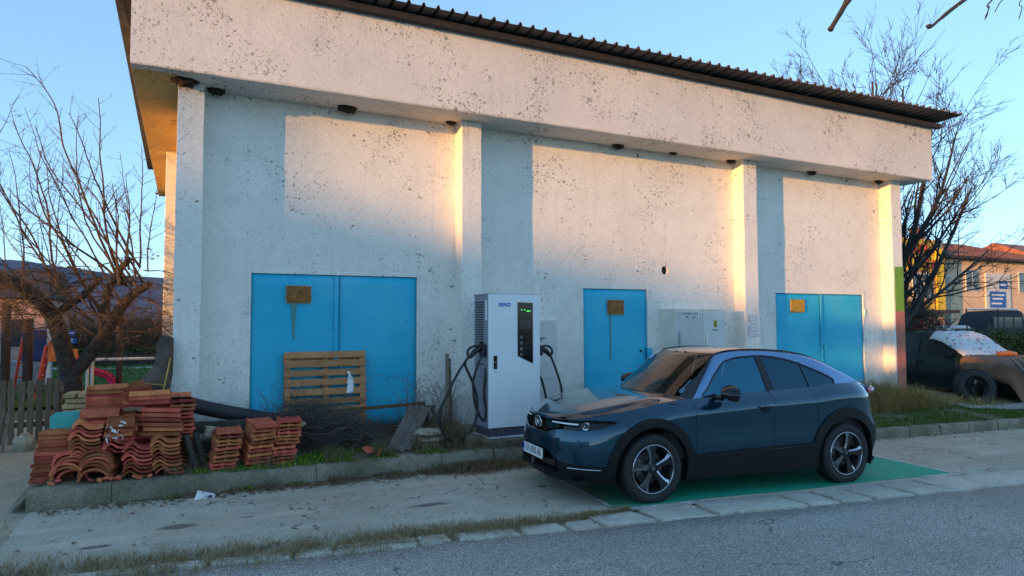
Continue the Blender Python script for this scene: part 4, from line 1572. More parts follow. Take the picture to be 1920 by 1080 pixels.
# ---- wheels
def make_wheel():
    """wheel around the local y axis, outer face towards -y"""
    t_ = thing('wheel', None, None); del_keys = [k for k in t_.keys()]
    Mx = Matrix.Rotation(R(90), 4, 'X')      # local z -> -y
    prof = [(0.238, -0.09), (0.262, -0.105), (0.315, -0.11), (0.336, -0.096), (0.345, -0.07), (0.346, 0.0), (0.345, 0.07), (0.337, 0.094), (0.318, 0.107), (0.285, 0.108), (0.262, 0.100), (0.246, 0.088), (0.238, 0.07)]
    ty = obj('tyre', MB().lathe(prof, Mx, 64), 'rubber', t_, smooth=60, fixn=False)
    tr_ = MB()
    n = 72
    for k in range(n):
        a = 2 * math.pi * k / n
        Mk = Matrix.Rotation(a, 4, 'Y')
        for y0, y1, sk in ((-0.097, -0.055, 0.3), (-0.045, 0.0, -0.2), (0.005, 0.05, 0.2), (0.058, 0.098, -0.3)):
            tr_.box(Mk @ Vector((0, (y0 + y1) / 2, 0.3455)), (0.019, y1 - y0, 0.010), (Mk @ Matrix.Rotation(sk, 4, 'Z')).to_3x3())
    tro = obj('tread', tr_, 'rubber', t_); tro['kind'] = 'stuff'
    rim = obj('rim', MB().lathe([(0.236, -0.088), (0.243, 0.088), (0.249, 0.094), (0.247, 0.100), (0.238, 0.101), (0.231, 0.094), (0.222, 0.06), (0.212, -0.02), (0.210, -0.085)], Mx, 64), 'rim_dark', t_, smooth=50)
    obj('rim_edge', MB().lathe([(0.2375, 0.1005), (0.2395, 0.1045), (0.2475, 0.1035), (0.2500, 0.0985)], Mx, 64), 'rim_silver', t_, smooth=True)
    obj('brake_disc', MB().lathe([(0.05, 0.0), (0.165, 0.0), (0.168, -0.012), (0.05, -0.012)], Mx, 40).lathe([(0.0001, 0.03), (0.075, 0.03), (0.078, -0.0)], Mx, 24), 'brake_steel', t_, smooth=40)
    obj('brake_caliper', MB().box((-0.135, -0.012, 0.02), (0.07, 0.05, 0.17)), 'brake_steel', t_, bevel=0.012)
    obj('wheel_backing', MB().lathe([(0.0001, -0.06), (0.212, -0.06)], Mx, 32), 'dark_gap', t_)
    # five wide twin-face spokes
    for k in range(5):
        a = R(90 + 72 * k + 8)
        Mk = Mx @ Matrix.Rotation(a, 4, 'Z')
        sp = MB()
        # plan (x = radius, y = width), front faces tilted: dark face and bright bevel
        A = [(0.045, -0.030), (0.10, -0.030), (0.175, -0.052), (0.236, -0.085), (0.240, -0.030), (0.240, 0.035), (0.236, 0.060), (0.170, 0.030), (0.10, 0.024), (0.045, 0.028)]
        zf = [0.080, 0.082, 0.090, 0.092, 0.094, 0.094, 0.090, 0.088, 0.083, 0.080]
        n = len(A)
        vt = [Mk @ Vector((p[0], p[1], z)) for p, z in zip(A, zf)]
        vb = [Mk @ Vector((p[0] * 0.97, p[1] * 0.9, z - 0.035)) for p, z in zip(A, zf)]
        ridge = [Mk @ Vector((r_, y, z)) for r_, y, z in ((0.05, 0.012, 0.088), (0.115, 0.010, 0.092), (0.175, 0.010, 0.0985), (0.237, 0.022, 0.1015))]
        vs_ = vt + vb + ridge
        r0 = 2 * n
        fs_ = [(0, 1, r0 + 1, r0), (1, 2, r0 + 2, r0 + 1), (2, 3, 4, r0 + 3, r0 + 2)]           # dark flank
        sp.add(vs_, fs_ + [(i, n + i, n + (i + 1) % n, (i + 1) % n) for i in range(n)], 0)
        sp.add(vs_, [(r0 + 3, 5, 6), (r0 + 2, r0 + 3, 6, 7), (r0 + 1, r0 + 2, 7, 8), (r0, r0 + 1, 8, 9), (r0 + 3, 4, 5)], 1)
        obj('spoke', sp, ['rim_dark', 'rim_silver'], t_, fixn=False)
    for k in range(5):
        a = R(90 + 36 + 72 * k + 8)
        p_ = Mx @ Vector((0.057 * math.cos(a), 0.057 * math.sin(a), 0.072))
        obj('wheel_nut', MB().lathe([(0.0001, 0.022), (0.009, 0.022), (0.0115, 0.018), (0.0115, 0.0)], Matrix.Translation(p_) @ Mx, 6), 'rim_dark', t_)
    obj('hub', MB().lathe([(0.0001, 0.080), (0.060, 0.078), (0.075, 0.066), (0.076, 0.02)], Mx, 32), 'rim_dark', t_, smooth=40)
    cp = obj('hub_cap', MB().lathe([(0.0001, 0.094), (0.022, 0.093), (0.028, 0.088), (0.029, 0.076)], Mx, 24), 'gloss_black', t_, smooth=40)
    em = MB()
    em.tube([Mx @ Vector((0.020 * math.cos(q), 0.016 * math.sin(q), 0.0945)) for q in [2 * math.pi * i / 20 for i in range(20)]], 0.0018, 5, closed=True)
    em.tube([Mx @ Vector(v) for v in ((-0.017, 0.005, 0.0945), (-0.006, 0.003, 0.0945), (0, -0.006, 0.0945), (0.006, 0.003, 0.0945), (0.017, 0.005, 0.0945))], 0.0017, 5)
    obj('hub_emblem', em, 'chrome', t_, smooth=60)
    return t_
w0 = make_wheel()
w0.parent = car
def copy_tree(o, parent, M=None):
    c = link_copy(o, M, parent)
    for ch in list(o.children):
        copy_tree(ch, c)
    return c
spots = [(FA, -0.775, 0), (RA, -0.775, 0.35), (FA, 0.775, 0), (RA, 0.775, 0.5)]
for i, (x, y, ro) in enumerate(spots):
    M = Matrix.Translation((x, y, WZ + 0.004)) @ (Matrix.Rotation(math.pi, 4, 'Z') if y > 0 else Matrix.Identity(4)) @ Matrix.Rotation(ro, 4, 'Y')
    if i == 0: w0.matrix_basis = M
    else: copy_tree(w0, car, M)
# wheel wells
for x in (FA, RA):
    for s in (-1, 1):
        mb = MB()
        pr = [(0.415, 0.0), (0.425, 0.30)]
        rows = []
        for k in range(25):
            a = R(-20 + 220 * k / 24)
            rows.append([(x + 0.432 * math.cos(a), s * 0.858, WZ + 0.432 * math.sin(a)), (x + 0.42 * math.cos(a), s * 0.46, WZ + 0.42 * math.sin(a))])
        mb.grid(rows)
        c_ = [(x + 0.42 * math.cos(R(-20 + 220 * k / 24)), s * 0.46, WZ + 0.42 * math.sin(R(-20 + 220 * k / 24))) for k in range(25)]
        mb.add(c_, [tuple(range(25))])
        obj('wheel_well', mb, 'black_plastic', car, smooth=50)

# ---- lamps, emblem, plate, mirrors, handles
def on_front(y, z, off=0.0):
    """point on the nose surface at lateral y, height z"""
    W = w_of(z, 0.2); af = 0.72
    x = xf_of(z) + af * (1 - max(0.0, 1 - (min(abs(y), W * 0.999) / W) ** 2.5) ** (1 / 2.5))
    return Vector((x + off, y, z))
for s in (-1, 1):
    # slim running light bar
    mb = MB()
    pts = [on_front(s * y, 0.778 + 0.012 * (y - 0.32), -0.004) for y in lin(0.28, 0.60, 10)]
    mb.tube(pts, 0.0085, 6)
    hl = obj('headlight', mb, 'drl_white', car, smooth=60)
    c = on_front(s * 0.665, 0.772, 0.0)
    nrm = Vector((-1, s * 0.55, 0.0)).normalized()
    q = nrm.to_track_quat('Z', 'Y').to_matrix().to_4x4()
    Mh = Matrix.Translation(c + nrm * 0.004) @ q
    ring = [(0.040 * math.cos(a) * 1.0, 0.040 * math.sin(a)) for a in [2 * math.pi * k / 28 for k in range(28)]]
    obj('lamp_ring', MB().lathe([(0.030, -0.02), (0.033, 0.003), (0.038, 0.004), (0.040, -0.02)], Mh, 28), 'chrome', hl, smooth=50)
    obj('projector', MB().lathe([(0.0001, 0.004), (0.018, 0.0), (0.028, -0.012), (0.030, -0.02)], Mh, 24), 'lamp_glass', hl, smooth=True)
    obj('reflector', MB().lathe([(0.0001, -0.026), (0.030, -0.022)], Mh, 24), 'brake_steel', hl, smooth=True)
    # chrome strip in the lower corner
    mb = MB(); pts = [on_front(s * y, 0.352, -0.010) for y in lin(0.57, 0.80, 10)]
    mb.tube(pts, 0.0045, 5)
    obj('fog_strip', mb, 'chrome', car, smooth=60)
# bright trim under the grille
mb = MB(); pts = [on_front(y, 0.660 + 0.25 * max(0, abs(y) - 0.2), -0.006) for y in lin(-0.30, 0.30, 24)]
mb.tube(pts, 0.005, 5)
obj('grille_trim', mb, 'chrome', car, smooth=60)
# winged oval emblem
em = MB()
Me = Matrix.Translation((on_front(0, 0.735).x + 0.000, 0, 0.738)) @ Matrix.Rotation(R(-8), 4, 'Y') @ Matrix(((0, 0, -1, 0), (-1, 0, 0, 0), (0, 1, 0, 0), (0, 0, 0, 1)))
em.tube([Me @ Vector((0.078 * math.cos(a), 0.064 * math.sin(a), 0)) for a in [2 * math.pi * k / 40 for k in range(40)]], 0.0075, 8, closed=True)
wing = [(-0.068, 0.022), (-0.030, 0.020), (-0.012, 0.006), (0, -0.024), (0.012, 0.006), (0.030, 0.020), (0.068, 0.022)]
em.tube([Me @ Vector((x, y, 0.002)) for x, y in wing], [0.004, 0.008, 0.009, 0.010, 0.009, 0.008, 0.004], 6)
em.tube([Me @ Vector((x, y, 0.0)) for x, y in ((-0.048, -0.045), (-0.022, -0.012), (0, -0.024), (0.022, -0.012), (0.048, -0.045))], 0.004, 6)
obj('emblem', em, 'chrome', car, smooth=60)
# grille mesh bars
gb = obj('grille_bars', MB().bx(0.055, 0.06, -0.36, 0.36, 0.70, 0.706).bx(0.055, 0.06, -0.38, 0.38, 0.735, 0.741).bx(0.055, 0.06, -0.38, 0.38, 0.765, 0.771), 'black_plastic', car)
gb['kind'] = 'stuff'
# number plate
px = on_front(0, 0.44).x - 0.022
pl = obj('number_plate', MB().bx(px - 0.004, px, -0.26, 0.26, 0.385, 0.495), 'plate_white', car, bevel=0.003)
obj('plate_holder', MB().bx(px, px + 0.022, -0.268, 0.268, 0.372, 0.500), 'black_plastic', pl, bevel=0.004)
obj('plate_band', MB().bx(px - 0.0055, px - 0.0038, 0.215, 0.258, 0.388, 0.492), 'plate_blue', pl)
Mt = Matrix(((0, 0, -1, 0), (-1, 0, 0, 0), (0, 1, 0, 0), (0, 0, 0, 1)))
def put_text(s, size, M, mat, parent, name='lettering', spacing=1.0, sx=1.0, depth=0.0008):
    me = text_mesh(s, size, depth, spacing)
    me.name = name
    me.transform(M @ Matrix.Diagonal((sx, 1, 1, 1)))
    return obj(name, me, mat, parent)
put_text('EA 3050 AB', 0.105, Matrix.Translation((px - 0.0046, -0.022, 0.440)) @ Mt, 'gloss_black', pl, spacing=0.95, sx=0.78)
put_text('BG', 0.030, Matrix.Translation((px - 0.0060, 0.237, 0.405)) @ Mt, 'plate_white', pl)
obj('tow_eye', MB().bx(px - 0.012, px + 0.02, -0.025, 0.005, 0.30, 0.37), 'brake_steel', car, bevel=0.004)
# door mirrors
for s in (-1, 1):
    mr = obj('door_mirror', MB(), 'car_paint', car) if False else None
    mb = MB(); rows = []
    for i in range(13):
        a = i / 12
        cx = 1.70 + 0.0 * a
        r_ = math.sin(math.pi * (0.06 + 0.94 * a) ** 0.75 * 0.5) if a < 1 else 1
        ring = []
        for k in range(21):
            ph = 2 * math.pi * k / 20
            # housing: rounded box, open towards the rear
            sx_ = math.copysign(abs(math.cos(ph)) ** 0.7, math.cos(ph)); sz_ = math.copysign(abs(math.sin(ph)) ** 0.7, math.sin(ph))
            rr_ = (math.sin(min(1, a * 1.0) * math.pi / 2)) ** 0.6
            ring.append((1.66 + 0.17 * a - 0.03 * sx_ * rr_, s * (0.985 + 0.125 * sx_ * rr_), 1.095 + (0.082 * sz_ - 0.015 * sx_) * rr_))
        rows.append(ring)
    mb.grid(rows)
    mo = obj('door_mirror', mb, 'gloss_black', car, smooth=60, fixn=True)
    obj('mirror_glass', MB().add([(1.815, s * (0.985 + 0.115 * math.copysign(abs(math.cos(q)) ** 0.7, math.cos(q))), 1.093 + 0.074 * math.copysign(abs(math.sin(q)) ** 0.7, math.sin(q))) for q in [2 * math.pi * k / 20 for k in range(20)]], [tuple(range(20))]), 'chrome', mo)
    obj('mirror_arm', MB().tube([(1.72, s * 0.80, 1.045), (1.70, s * 0.88, 1.04), (1.71, s * 0.95, 1.045)], [0.035, 0.028, 0.03], 8), 'gloss_black', mo, smooth=60)
    # triangular mirror foot panel
    # door handle with recess
    yh = w_of(0.925, 2.35)
    dh = obj('door_handle', MB().tube([(2.255, s * (yh + 0.012), 0.925), (2.30, s * (yh + 0.026), 0.927), (2.40, s * (yh + 0.026), 0.932), (2.455, s * (yh + 0.012), 0.934)], [0.010, 0.013, 0.013, 0.010], 8), 'car_paint', car, smooth=60)
    obj('handle_strip', MB().tube([(2.27, s * (yh + 0.030), 0.9345), (2.44, s * (yh + 0.030), 0.942)], 0.0035, 5), 'chrome', dh, smooth=True)
    cup = [(2.35 + 0.075 * math.cos(q), s * (w_of(0.90 + 0.0, 2.35) + 0.002), 0.905 + 0.040 * math.sin(q)) for q in [2 * math.pi * k / 20 for k in range(20)]]
    cup = [(x, s * (w_of(z, x) + 0.0025), z) for x, y, z in cup]
    obj('handle_cup', MB().add(cup, [tuple(range(20))]), 'gloss_black', dh)
    # crease line trim above the sill
    obj('sill_trim', MB().tube([(1.46, s * (w_of(0.44, 1.5) + 0.016), 0.437), (2.3, s * (w_of(0.45, 2.3) + 0.016), 0.452), (3.10, s * (w_of(0.47, 3.1) + 0.016), 0.478)], 0.006, 5), 'gloss_black', car, smooth=True)
    # tail lamp body sticking out of the corner
    tp = [Vector((4.02, s * 0.775, 1.045)), Vector((4.12, s * 0.735, 1.055)), Vector((4.20, s * 0.66, 1.055)), Vector((4.245, s * 0.55, 1.05))]
    obj('tail_lamp', MB().tube(tp, [0.018, 0.042, 0.042, 0.03], 10), 'tail_red', car, smooth=60)
    # lower reflector in the rear bumper
    obj('rear_reflector', MB().tube([(4.19, s * 0.72, 0.56), (4.27, s * 0.60, 0.555)], 0.018, 6), 'tail_red', car, smooth=60)
# roof spoiler lip and inspection sticker behind the windscreen corner
sp_ = MB(); rows = []
for y in lin(-0.56, 0.56, 16):
    x0 = 3.66 - 0.2 * y * y
    rows.append([(x0 - 0.14, y, ztop(x0 - 0.14, y) + 0.004), (x0 + 0.05, y, ztop(x0 - 0.02, y) - 0.008), (x0 + 0.055, y, ztop(x0, y) - 0.03), (x0 - 0.10, y, ztop(x0 - 0.1, y) - 0.02)])
sp_.grid(rows, flip=True)
obj('roof_spoiler', sp_, 'gloss_black', car, smooth=40, fixn=True)
def ws(x, y, off): return Vector((x, y, ztop(x, y) - off))
mb = MB()
for (x0, x1, y0, y1) in ((1.44, 1.50, -0.60, -0.55), (1.50, 1.60, -0.575, -0.555)):
    mb.add([ws(x0, y0, 0.006), ws(x1, y0, 0.006), ws(x1, y1, 0.006), ws(x0, y1, 0.006)], [(0, 1, 2, 3)])
obj('inspection_sticker', mb, 'sticker', car)
# wipers
for y0, y1 in ((-0.55, 0.05), (0.0, 0.55)):
    pts = [ws(1.235 + 0.30 * y * y + 0.02, y, -0.014) for y in lin(y0, y1, 8)]
    obj('wiper', MB().tube(pts, 0.008, 5), 'black_plastic', car)

# ---------------------------------------------------------------- charger, cabinets and the things leaning on the wall
simple_mat('charger_white', (0.76, 0.79, 0.81), 0.4, var=0.03, scale=2, coat=0.2)
simple_mat('charger_grey', (0.27, 0.265, 0.29), 0.5, var=0.06, scale=3)
simple_mat('charger_base', (0.075, 0.078, 0.10), 0.5, var=0.15, scale=8)
simple_mat('cable_black', (0.012, 0.012, 0.013), 0.5, var=0.1)
simple_mat('logo_blue', (0.0, 0.10, 0.42), 0.4, var=0.0)
simple_mat('icon_grey', (0.30, 0.31, 0.33), 0.5, var=0.0)
simple_mat('screen_grey', (0.03, 0.034, 0.04), 0.15, var=0.0)
simple_mat('vent_dark', (0.02, 0.02, 0.023), 0.6, var=0.0)
m, nt, b = new_mat('led_green'); b.inputs['Base Color'].default_value = (0.0, 0.2, 0.02, 1); b.inputs['Emission Color'].default_value = (0.05, 1.0, 0.12, 1); b.inputs['Emission Strength'].default_value = 0.45
simple_mat('cabinet_grey', (0.62, 0.62, 0.60), 0.55, var=0.06, scale=4)
simple_mat('cabinet_cream', (0.78, 0.73, 0.63), 0.6, var=0.08, scale=4)
simple_mat('sign_yellow', (0.50, 0.36, 0.03), 0.5, var=0.05)
simple_mat('ink', (0.03, 0.03, 0.035), 0.6, var=0.0)
simple_mat('ink_red', (0.45, 0.02, 0.02), 0.6, var=0.0)
simple_mat('paper_white', (0.74, 0.75, 0.74), 0.8, var=0.06, scale=20)
def wood_mat(name, a, b_, stretch, var=0.5):
    m, nt, b = new_mat(name)
    t = NT(nt)
    v = t.coord('Object', stretch)
    f = t.noise(v, 9, 6, 0.7, 0.4)
    c = t.mix(t.sstep(f, 0.32, 0.68), a, b_)
    f2 = t.noise(t.coord('Object'), 5, 4, 0.7)
    c = t.mix(t.sstep(f2, 0.5, 0.8, 0, 0.5), c, tuple(x * 0.45 for x in a))
    oi = t.n('ShaderNodeObjectInfo')
    hv = t.n('ShaderNodeHueSaturation')
    t.l(c, hv.inputs['Color']); t.l(t.sstep(oi.outputs['Random'], 0, 1, 0.75, 1.25), hv.inputs['Value'])
    t.l(hv.outputs[0], b.inputs['Base Color'])
    b.inputs['Roughness'].default_value = 0.85
    b.inputs['Specular IOR Level'].default_value = 0.25
    t.bump(f, 0.4, 0.006, b)
wood_mat('pallet_wood', (0.31, 0.135, 0.055), (0.50, 0.25, 0.115), (0.5, 8, 8))
wood_mat('grey_wood', (0.085, 0.074, 0.062), (0.17, 0.15, 0.13), (0.6, 9, 9))
wood_mat('fence_wood', (0.11, 0.075, 0.047), (0.21, 0.155, 0.105), (9, 9, 0.6))
wood_mat('pale_wood', (0.46, 0.29, 0.13), (0.62, 0.42, 0.21), (8, 0.6, 8))
wood_mat('mossy_wood', (0.040, 0.040, 0.030), (0.085, 0.083, 0.062), (0.6, 9, 9))
wood_mat('old_wood', (0.15, 0.12, 0.085), (0.27, 0.22, 0.16), (8, 8, 0.6))
wood_mat('brown_bar', (0.075, 0.043, 0.022), (0.14, 0.085, 0.045), (0.5, 9, 9))
simple_mat('red_rust_steel', (0.10, 0.02, 0.016), 0.7, var=0.4, scale=15)
simple_mat('tar_pipe', (0.022, 0.022, 0.026), 0.6, var=0.3, scale=8, bump=0.2, bscale=30)
simple_mat('green_grey', (0.075, 0.085, 0.08), 0.8, var=0.3, scale=6)
simple_mat('turquoise', (0.05, 0.40, 0.36), 0.5, var=0.12, scale=5)
simple_mat('rust_sheet', (0.085, 0.055, 0.036), 0.8, var=0.45, scale=4, bump=0.3, bscale=20)
simple_mat('ochre_strip', (0.45, 0.26, 0.035), 0.6, var=0.3, scale=12)
simple_mat('stone', (0.38, 0.32, 0.23), 0.9, var=0.35, scale=9, bump=0.8, bscale=25)

# concrete plinth
mb = MB(); mb.bx(3.50, 4.55, 7.88, 8.62, -0.06, 0.292)
tag(obj('concrete_plinth', mb, 'kerb_concrete', bevel=0.012), 'grey concrete plinth under the white charging cabinet', 'plinth')
ch = thing('charging_station', 'tall white and grey charging cabinet with black display panel and two cables', 'charger', (3.99, 8.25, 0.292))
X0, X1, Y0, Y1, Z0, Z1 = 3.605, 4.372, 8.0, 8.50, 0.425, 2.205
def cp(name, mb, mat, parent=None, **kw): return obj(name, mb, mat, parent or ch, world=True, **kw)
cp('base', MB().bx(X0 + 0.012, X1 - 0.012, Y0 + 0.02, Y1 - 0.01, 0.293, Z0), 'charger_base', bevel=0.004)
cp('base_rim', MB().bx(X0 - 0.004, X1 + 0.004, Y0 + 0.0, Y1, 0.293, 0.312), 'charger_white', bevel=0.003)
body_c = cp('cabinet', MB().bx(X0, X1, Y0 + 0.035, Y1, Z0, Z1 - 0.012), 'charger_grey', bevel=0.006)
cp('roof_cap', MB().bx(X0 - 0.008, X1 + 0.008, Y0 + 0.03, Y1 + 0.01, Z1 - 0.012, Z1 + 0.006), 'charger_grey', bevel=0.004)
dr = cp('door', MB().bx(X0 - 0.002, X1 + 0.002, Y0, Y0 + 0.032, Z0 + 0.004, Z1 - 0.004), 'charger_white', bevel=0.006)
# louvred vents on the left side
for sgn, xv in ((-1, X0), (1, X1)):
    for k in range(26):
        z = 2.10 - k * 0.0335
        if sgn < 0 and 1.28 < z < 1.48: continue
        mbv = MB().bx(xv - 0.004 if sgn < 0 else xv - 0.001, xv + 0.001 if sgn < 0 else xv + 0.004, 8.18, 8.44, z - 0.010, z + 0.010)
        cp('vent_slot', mbv, 'vent_dark', body_c)
        cp('vent_louvre', MB().box((xv + sgn * 0.007, 8.31, z + 0.010), (0.016, 0.27, 0.003), Matrix.Rotation(R(30 * sgn), 3, 'Y')), 'charger_grey', body_c)
cp('side_seam', MB().bx(X0 - 0.0025, X0 + 0.001, Y0 + 0.036, Y1 - 0.002, 1.085, 1.089), 'vent_dark', body_c)
cp('service_label', MB().bx(X0 - 0.002, X0, 8.06, 8.12, 1.86, 2.12), 'sign_yellow' if False else 'paper_white', body_c)
# display panel with slanted lower edge
Mf = Matrix.Translation((0, Y0, 0)) @ Matrix.Rotation(R(90), 4, 'X')     # local (x, z) -> world x, z ; extrusion towards -y
dp = cp('display_panel', MB().prism([(4.028, 1.372), (4.262, 1.262), (4.262, 2.092), (4.028, 2.098)], 0.004, Mf), 'gloss_black', dr)
cp('screen', MB().prism([(4.062, 1.735), (4.236, 1.735), (4.236, 1.862), (4.062, 1.862)], 0.0055, Mf), 'screen_grey', dr)
for (x0, x1, z) in ((4.083, 4.097, 1.995), (4.128, 4.142, 1.995), (4.165, 4.222, 1.978)):
    cp('status_light', MB().prism([(x0, z - 0.008), (x1, z - 0.008), (x1, z + 0.008), (x0, z + 0.008)], 0.0058, Mf), 'led_green', dr)
for k, z in enumerate((1.622, 1.545, 1.468, 1.390)):
    mbk = MB(); q = [(4.085 + 0.021 * math.cos(a), z + 0.021 * math.sin(a)) for a in [2 * math.pi * i / 20 for i in range(20)]]
    q2 = [(4.085 + 0.016 * math.cos(a), z + 0.016 * math.sin(a)) for a in [2 * math.pi * i / 20 for i in range(20)]]
    vs_ = [(x, Y0 - 0.0052, zz) for x, zz in q] + [(x, Y0 - 0.0052, zz) for x, zz in q2]
    mbk.add(vs_, [(i, (i + 1) % 20, 20 + (i + 1) % 20, 20 + i) for i in range(20)])
    # little pictogram: socket or card
    mbk.prism([(4.079, z - 0.006), (4.091, z - 0.006), (4.091, z + 0.007), (4.079, z + 0.007)], 0.0055, Mf)
    cp('button_icon', mbk, 'icon_grey', dr, fixn=False)
    cp('button_caption', MB().prism([(4.125, z - 0.004), (4.215 - 0.02 * (k % 2), z - 0.004), (4.215 - 0.02 * (k % 2), z + 0.004), (4.125, z + 0.004)], 0.0052, Mf), 'screen_grey', dr)
# lettering SINO, built from flat strokes
def stroke_letters(parent, mat, x0, zc, h, y, letters):
    w = h * 0.24
    x = x0
    for Lc, wd in letters:
        W_ = h * wd
        rects = []
        if Lc == 'S':
            rects = [(0, W_, h / 2 - w, h / 2), (0, w, 0, h / 2 - w), (0, W_, -w / 2, w / 2), (W_ - w, W_, -h / 2 + w, 0), (0, W_, -h / 2, -h / 2 + w)]
        elif Lc == 'I':
            rects = [(0, w, -h / 2, h / 2)]
        elif Lc == 'N':
            rects = [(0, w, -h / 2, h / 2), (W_ - w, W_, -h / 2, h / 2)]
        elif Lc == 'O':
            rects = [(0, w, -h / 2, h / 2), (W_ - w, W_, -h / 2, h / 2), (w, W_ - w, h / 2 - w, h / 2), (w, W_ - w, -h / 2, -h / 2 + w)]
        sh = 0.12
        mbl = MB()
        for k, (a, b2, c, d) in enumerate(rects):
            dp_ = 0.0020 + 0.0002 * k
            mbl.prism([(x + a + c * sh, zc + c), (x + b2 + c * sh, zc + c), (x + b2 + d * sh, zc + d), (x + a + d * sh, zc + d)], dp_, Matrix.Translation((0, y, 0)) @ Matrix.Rotation(R(90), 4, 'X'))
        if Lc == 'N':
            mbl.prism([(x + w * 0.2 + h / 2 * sh, zc + h / 2), (x + W_ - w - h / 2 * sh, zc - h / 2), (x + W_ - h / 2 * sh - w * 0.2, zc - h / 2), (x + w * 1.2 + h / 2 * sh, zc + h / 2)][::-1], 0.0026, Matrix.Translation((0, y, 0)) @ Matrix.Rotation(R(90), 4, 'X'))
        obj('letter', mbl, mat, parent, world=True, fixn=True)
        x += W_ + h * 0.16
stroke_letters(dr, 'logo_blue', 3.750, 2.062, 0.050, Y0, [('S', 0.85), ('I', 0.24), ('N', 0.9), ('O', 0.95)])
lk = cp('lock_handle', MB().bx(3.672, 3.722, Y0 - 0.012, Y0, 1.205, 1.385), 'gloss_black', dr, bevel=0.008)
cp('lock_pin', MB().lathe([(0.0001, 0.004), (0.010, 0.004), (0.012, 0.0)], Matrix.Translation((3.697, Y0 - 0.012, 1.30)) @ Matrix.Rotation(R(90), 4, 'X'), 12), 'chrome', dr)
cp('lock_ring', MB().tube([(3.697 + 0.024 * math.cos(a), Y0 - 0.004, 1.185 + 0.014 * math.sin(a)) for a in [math.pi + math.pi * k / 10 for k in range(11)]], 0.004, 5), 'chrome', dr)
# connectors and cables
def smooth_path(P, n=8):
    return [Vector(p) for p in spline3(P, n)]
def spline3(pts, n=8):
    out = []; L = len(pts)
    for i in range(L - 1):
        p0 = Vector(pts[max(i - 1, 0)]); p1 = Vector(pts[i]); p2 = Vector(pts[i + 1]); p3 = Vector(pts[min(i + 2, L - 1)])
        for k in range(n):
            t_ = k / n
            out.append(0.5 * ((2 * p1) + (p2 - p0) * t_ + (2 * p0 - 5 * p1 + 4 * p2 - p3) * t_ ** 2 + (3 * p1 - p0 - 3 * p2 + p3) * t_ ** 3))
    out.append(Vector(pts[-1]))
    return out
cab = cp('charging_cable', MB().tube(smooth_path([(3.36, 8.13, 1.36), (3.31, 8.11, 1.27), (3.41, 8.12, 1.06), (3.485, 8.13, 0.84), (3.49, 8.12, 0.66), (3.545, 8.10, 0.545), (3.585, 8.09, 0.54), (3.597, 8.085, 0.68), (3.565, 8.08, 0.86), (3.585, 8.09, 1.05), (3.605, 8.11, 1.22)]), 0.0165, 8), 'cable_black', smooth=60)
cp('charging_cable', MB().tube(smooth_path([(3.315, 8.09, 1.33), (3.16, 8.05, 1.13), (3.03, 8.02, 0.9), (2.93, 8.0, 0.73), (2.925, 8.0, 0.52), (3.03, 8.0, 0.35), (3.2, 8.02, 0.325), (3.37, 8.04, 0.43), (3.46, 8.055, 0.63), (3.43, 8.06, 0.75), (3.405, 8.06, 0.91), (3.41, 8.06, 1.09), (3.49, 8.05, 1.32), (3.555, 8.06, 1.46), (3.52, 8.10, 1.54), (3.60, 8.2, 1.55)]), 0.0165, 8), 'cable_black', smooth=60)
def connector(s, ox, oy, oz, ang):
    """gun-shaped plug: body, loop handle and muzzle, muzzle to +x (s=1) or -x"""
    Mk = Matrix.Translation((ox, oy, oz)) @ Matrix.Rotation(ang, 4, 'Y')
    pts = lambda L: [Mk @ Vector((s * a, 0, b_)) for a, b_ in L]
    g = MB().tube(pts([(0.19, 0.0), (0.13, 0.0), (0.12, -0.005), (0.05, -0.02), (0.0, -0.045), (-0.035, -0.075)]), [0.042, 0.042, 0.038, 0.036, 0.030, 0.022], 10)
    c_ = cp('connector', g, 'cable_black', smooth=50)
    obj('grip', MB().tube(pts([(0.12, 0.03), (0.06, 0.055), (0.0, 0.05), (-0.045, 0.02), (-0.055, -0.03), (-0.035, -0.075)]), [0.016, 0.016, 0.017, 0.018, 0.018, 0.02], 8), 'cable_black', c_, world=True, smooth=60)
    return c_
connector(1, 3.40, 8.13, 1.44, R(-18))
cp('plug_holder', MB().bx(3.545, 3.612, 8.07, 8.20, 1.37, 1.53), 'vent_dark', bevel=0.012)
connector(-1, 4.63, 8.2, 1.425, R(14))
cp('plug_holder', MB().bx(4.37, 4.50, 8.13, 8.27, 1.36, 1.50), 'vent_dark', bevel=0.012)
cp('holder_hood', MB().prism([(4.37, 1.50), (4.565, 1.615), (4.37, 1.615)], 0.14, Matrix.Translation((0, 8.27, 0)) @ Matrix.Rotation(R(90), 4, 'X')), 'charger_grey', bevel=0.004)
cp('charging_cable', MB().tube(smooth_path([(4.655, 8.2, 1.345), (4.71, 8.17, 1.18), (4.76, 8.15, 1.02), (4.80, 8.14, 0.83), (4.80, 8.12, 0.55), (4.70, 8.08, 0.36), (4.55, 8.05, 0.42), (4.53, 8.1, 0.72), (4.50, 8.13, 0.92), (4.45, 8.15, 1.07), (4.375, 8.2, 1.12)]), 0.0165, 8), 'cable_black', smooth=60)

# grey wall cabinet behind the charger
wc = thing('wall_cabinet', 'plain grey steel cabinet on the wall just right of the charger', 'cabinet', (5.18, 9.28, 0.4))
def wp(name, mb, mat, parent, **kw): return obj(name, mb, mat, parent, world=True, **kw)
wp('body', MB().bx(5.0, 5.335, 9.20, YW - 0.004, 0.42, 1.85), 'cabinet_grey', wc, bevel=0.005)
wp('door', MB().bx(5.01, 5.328, 9.188, 9.20, 0.92, 1.842), 'cabinet_grey', wc, bevel=0.003)
wp('lower_panel', MB().bx(5.01, 5.328, 9.19, 9.20, 0.425, 0.905), 'cabinet_grey', wc, bevel=0.003)
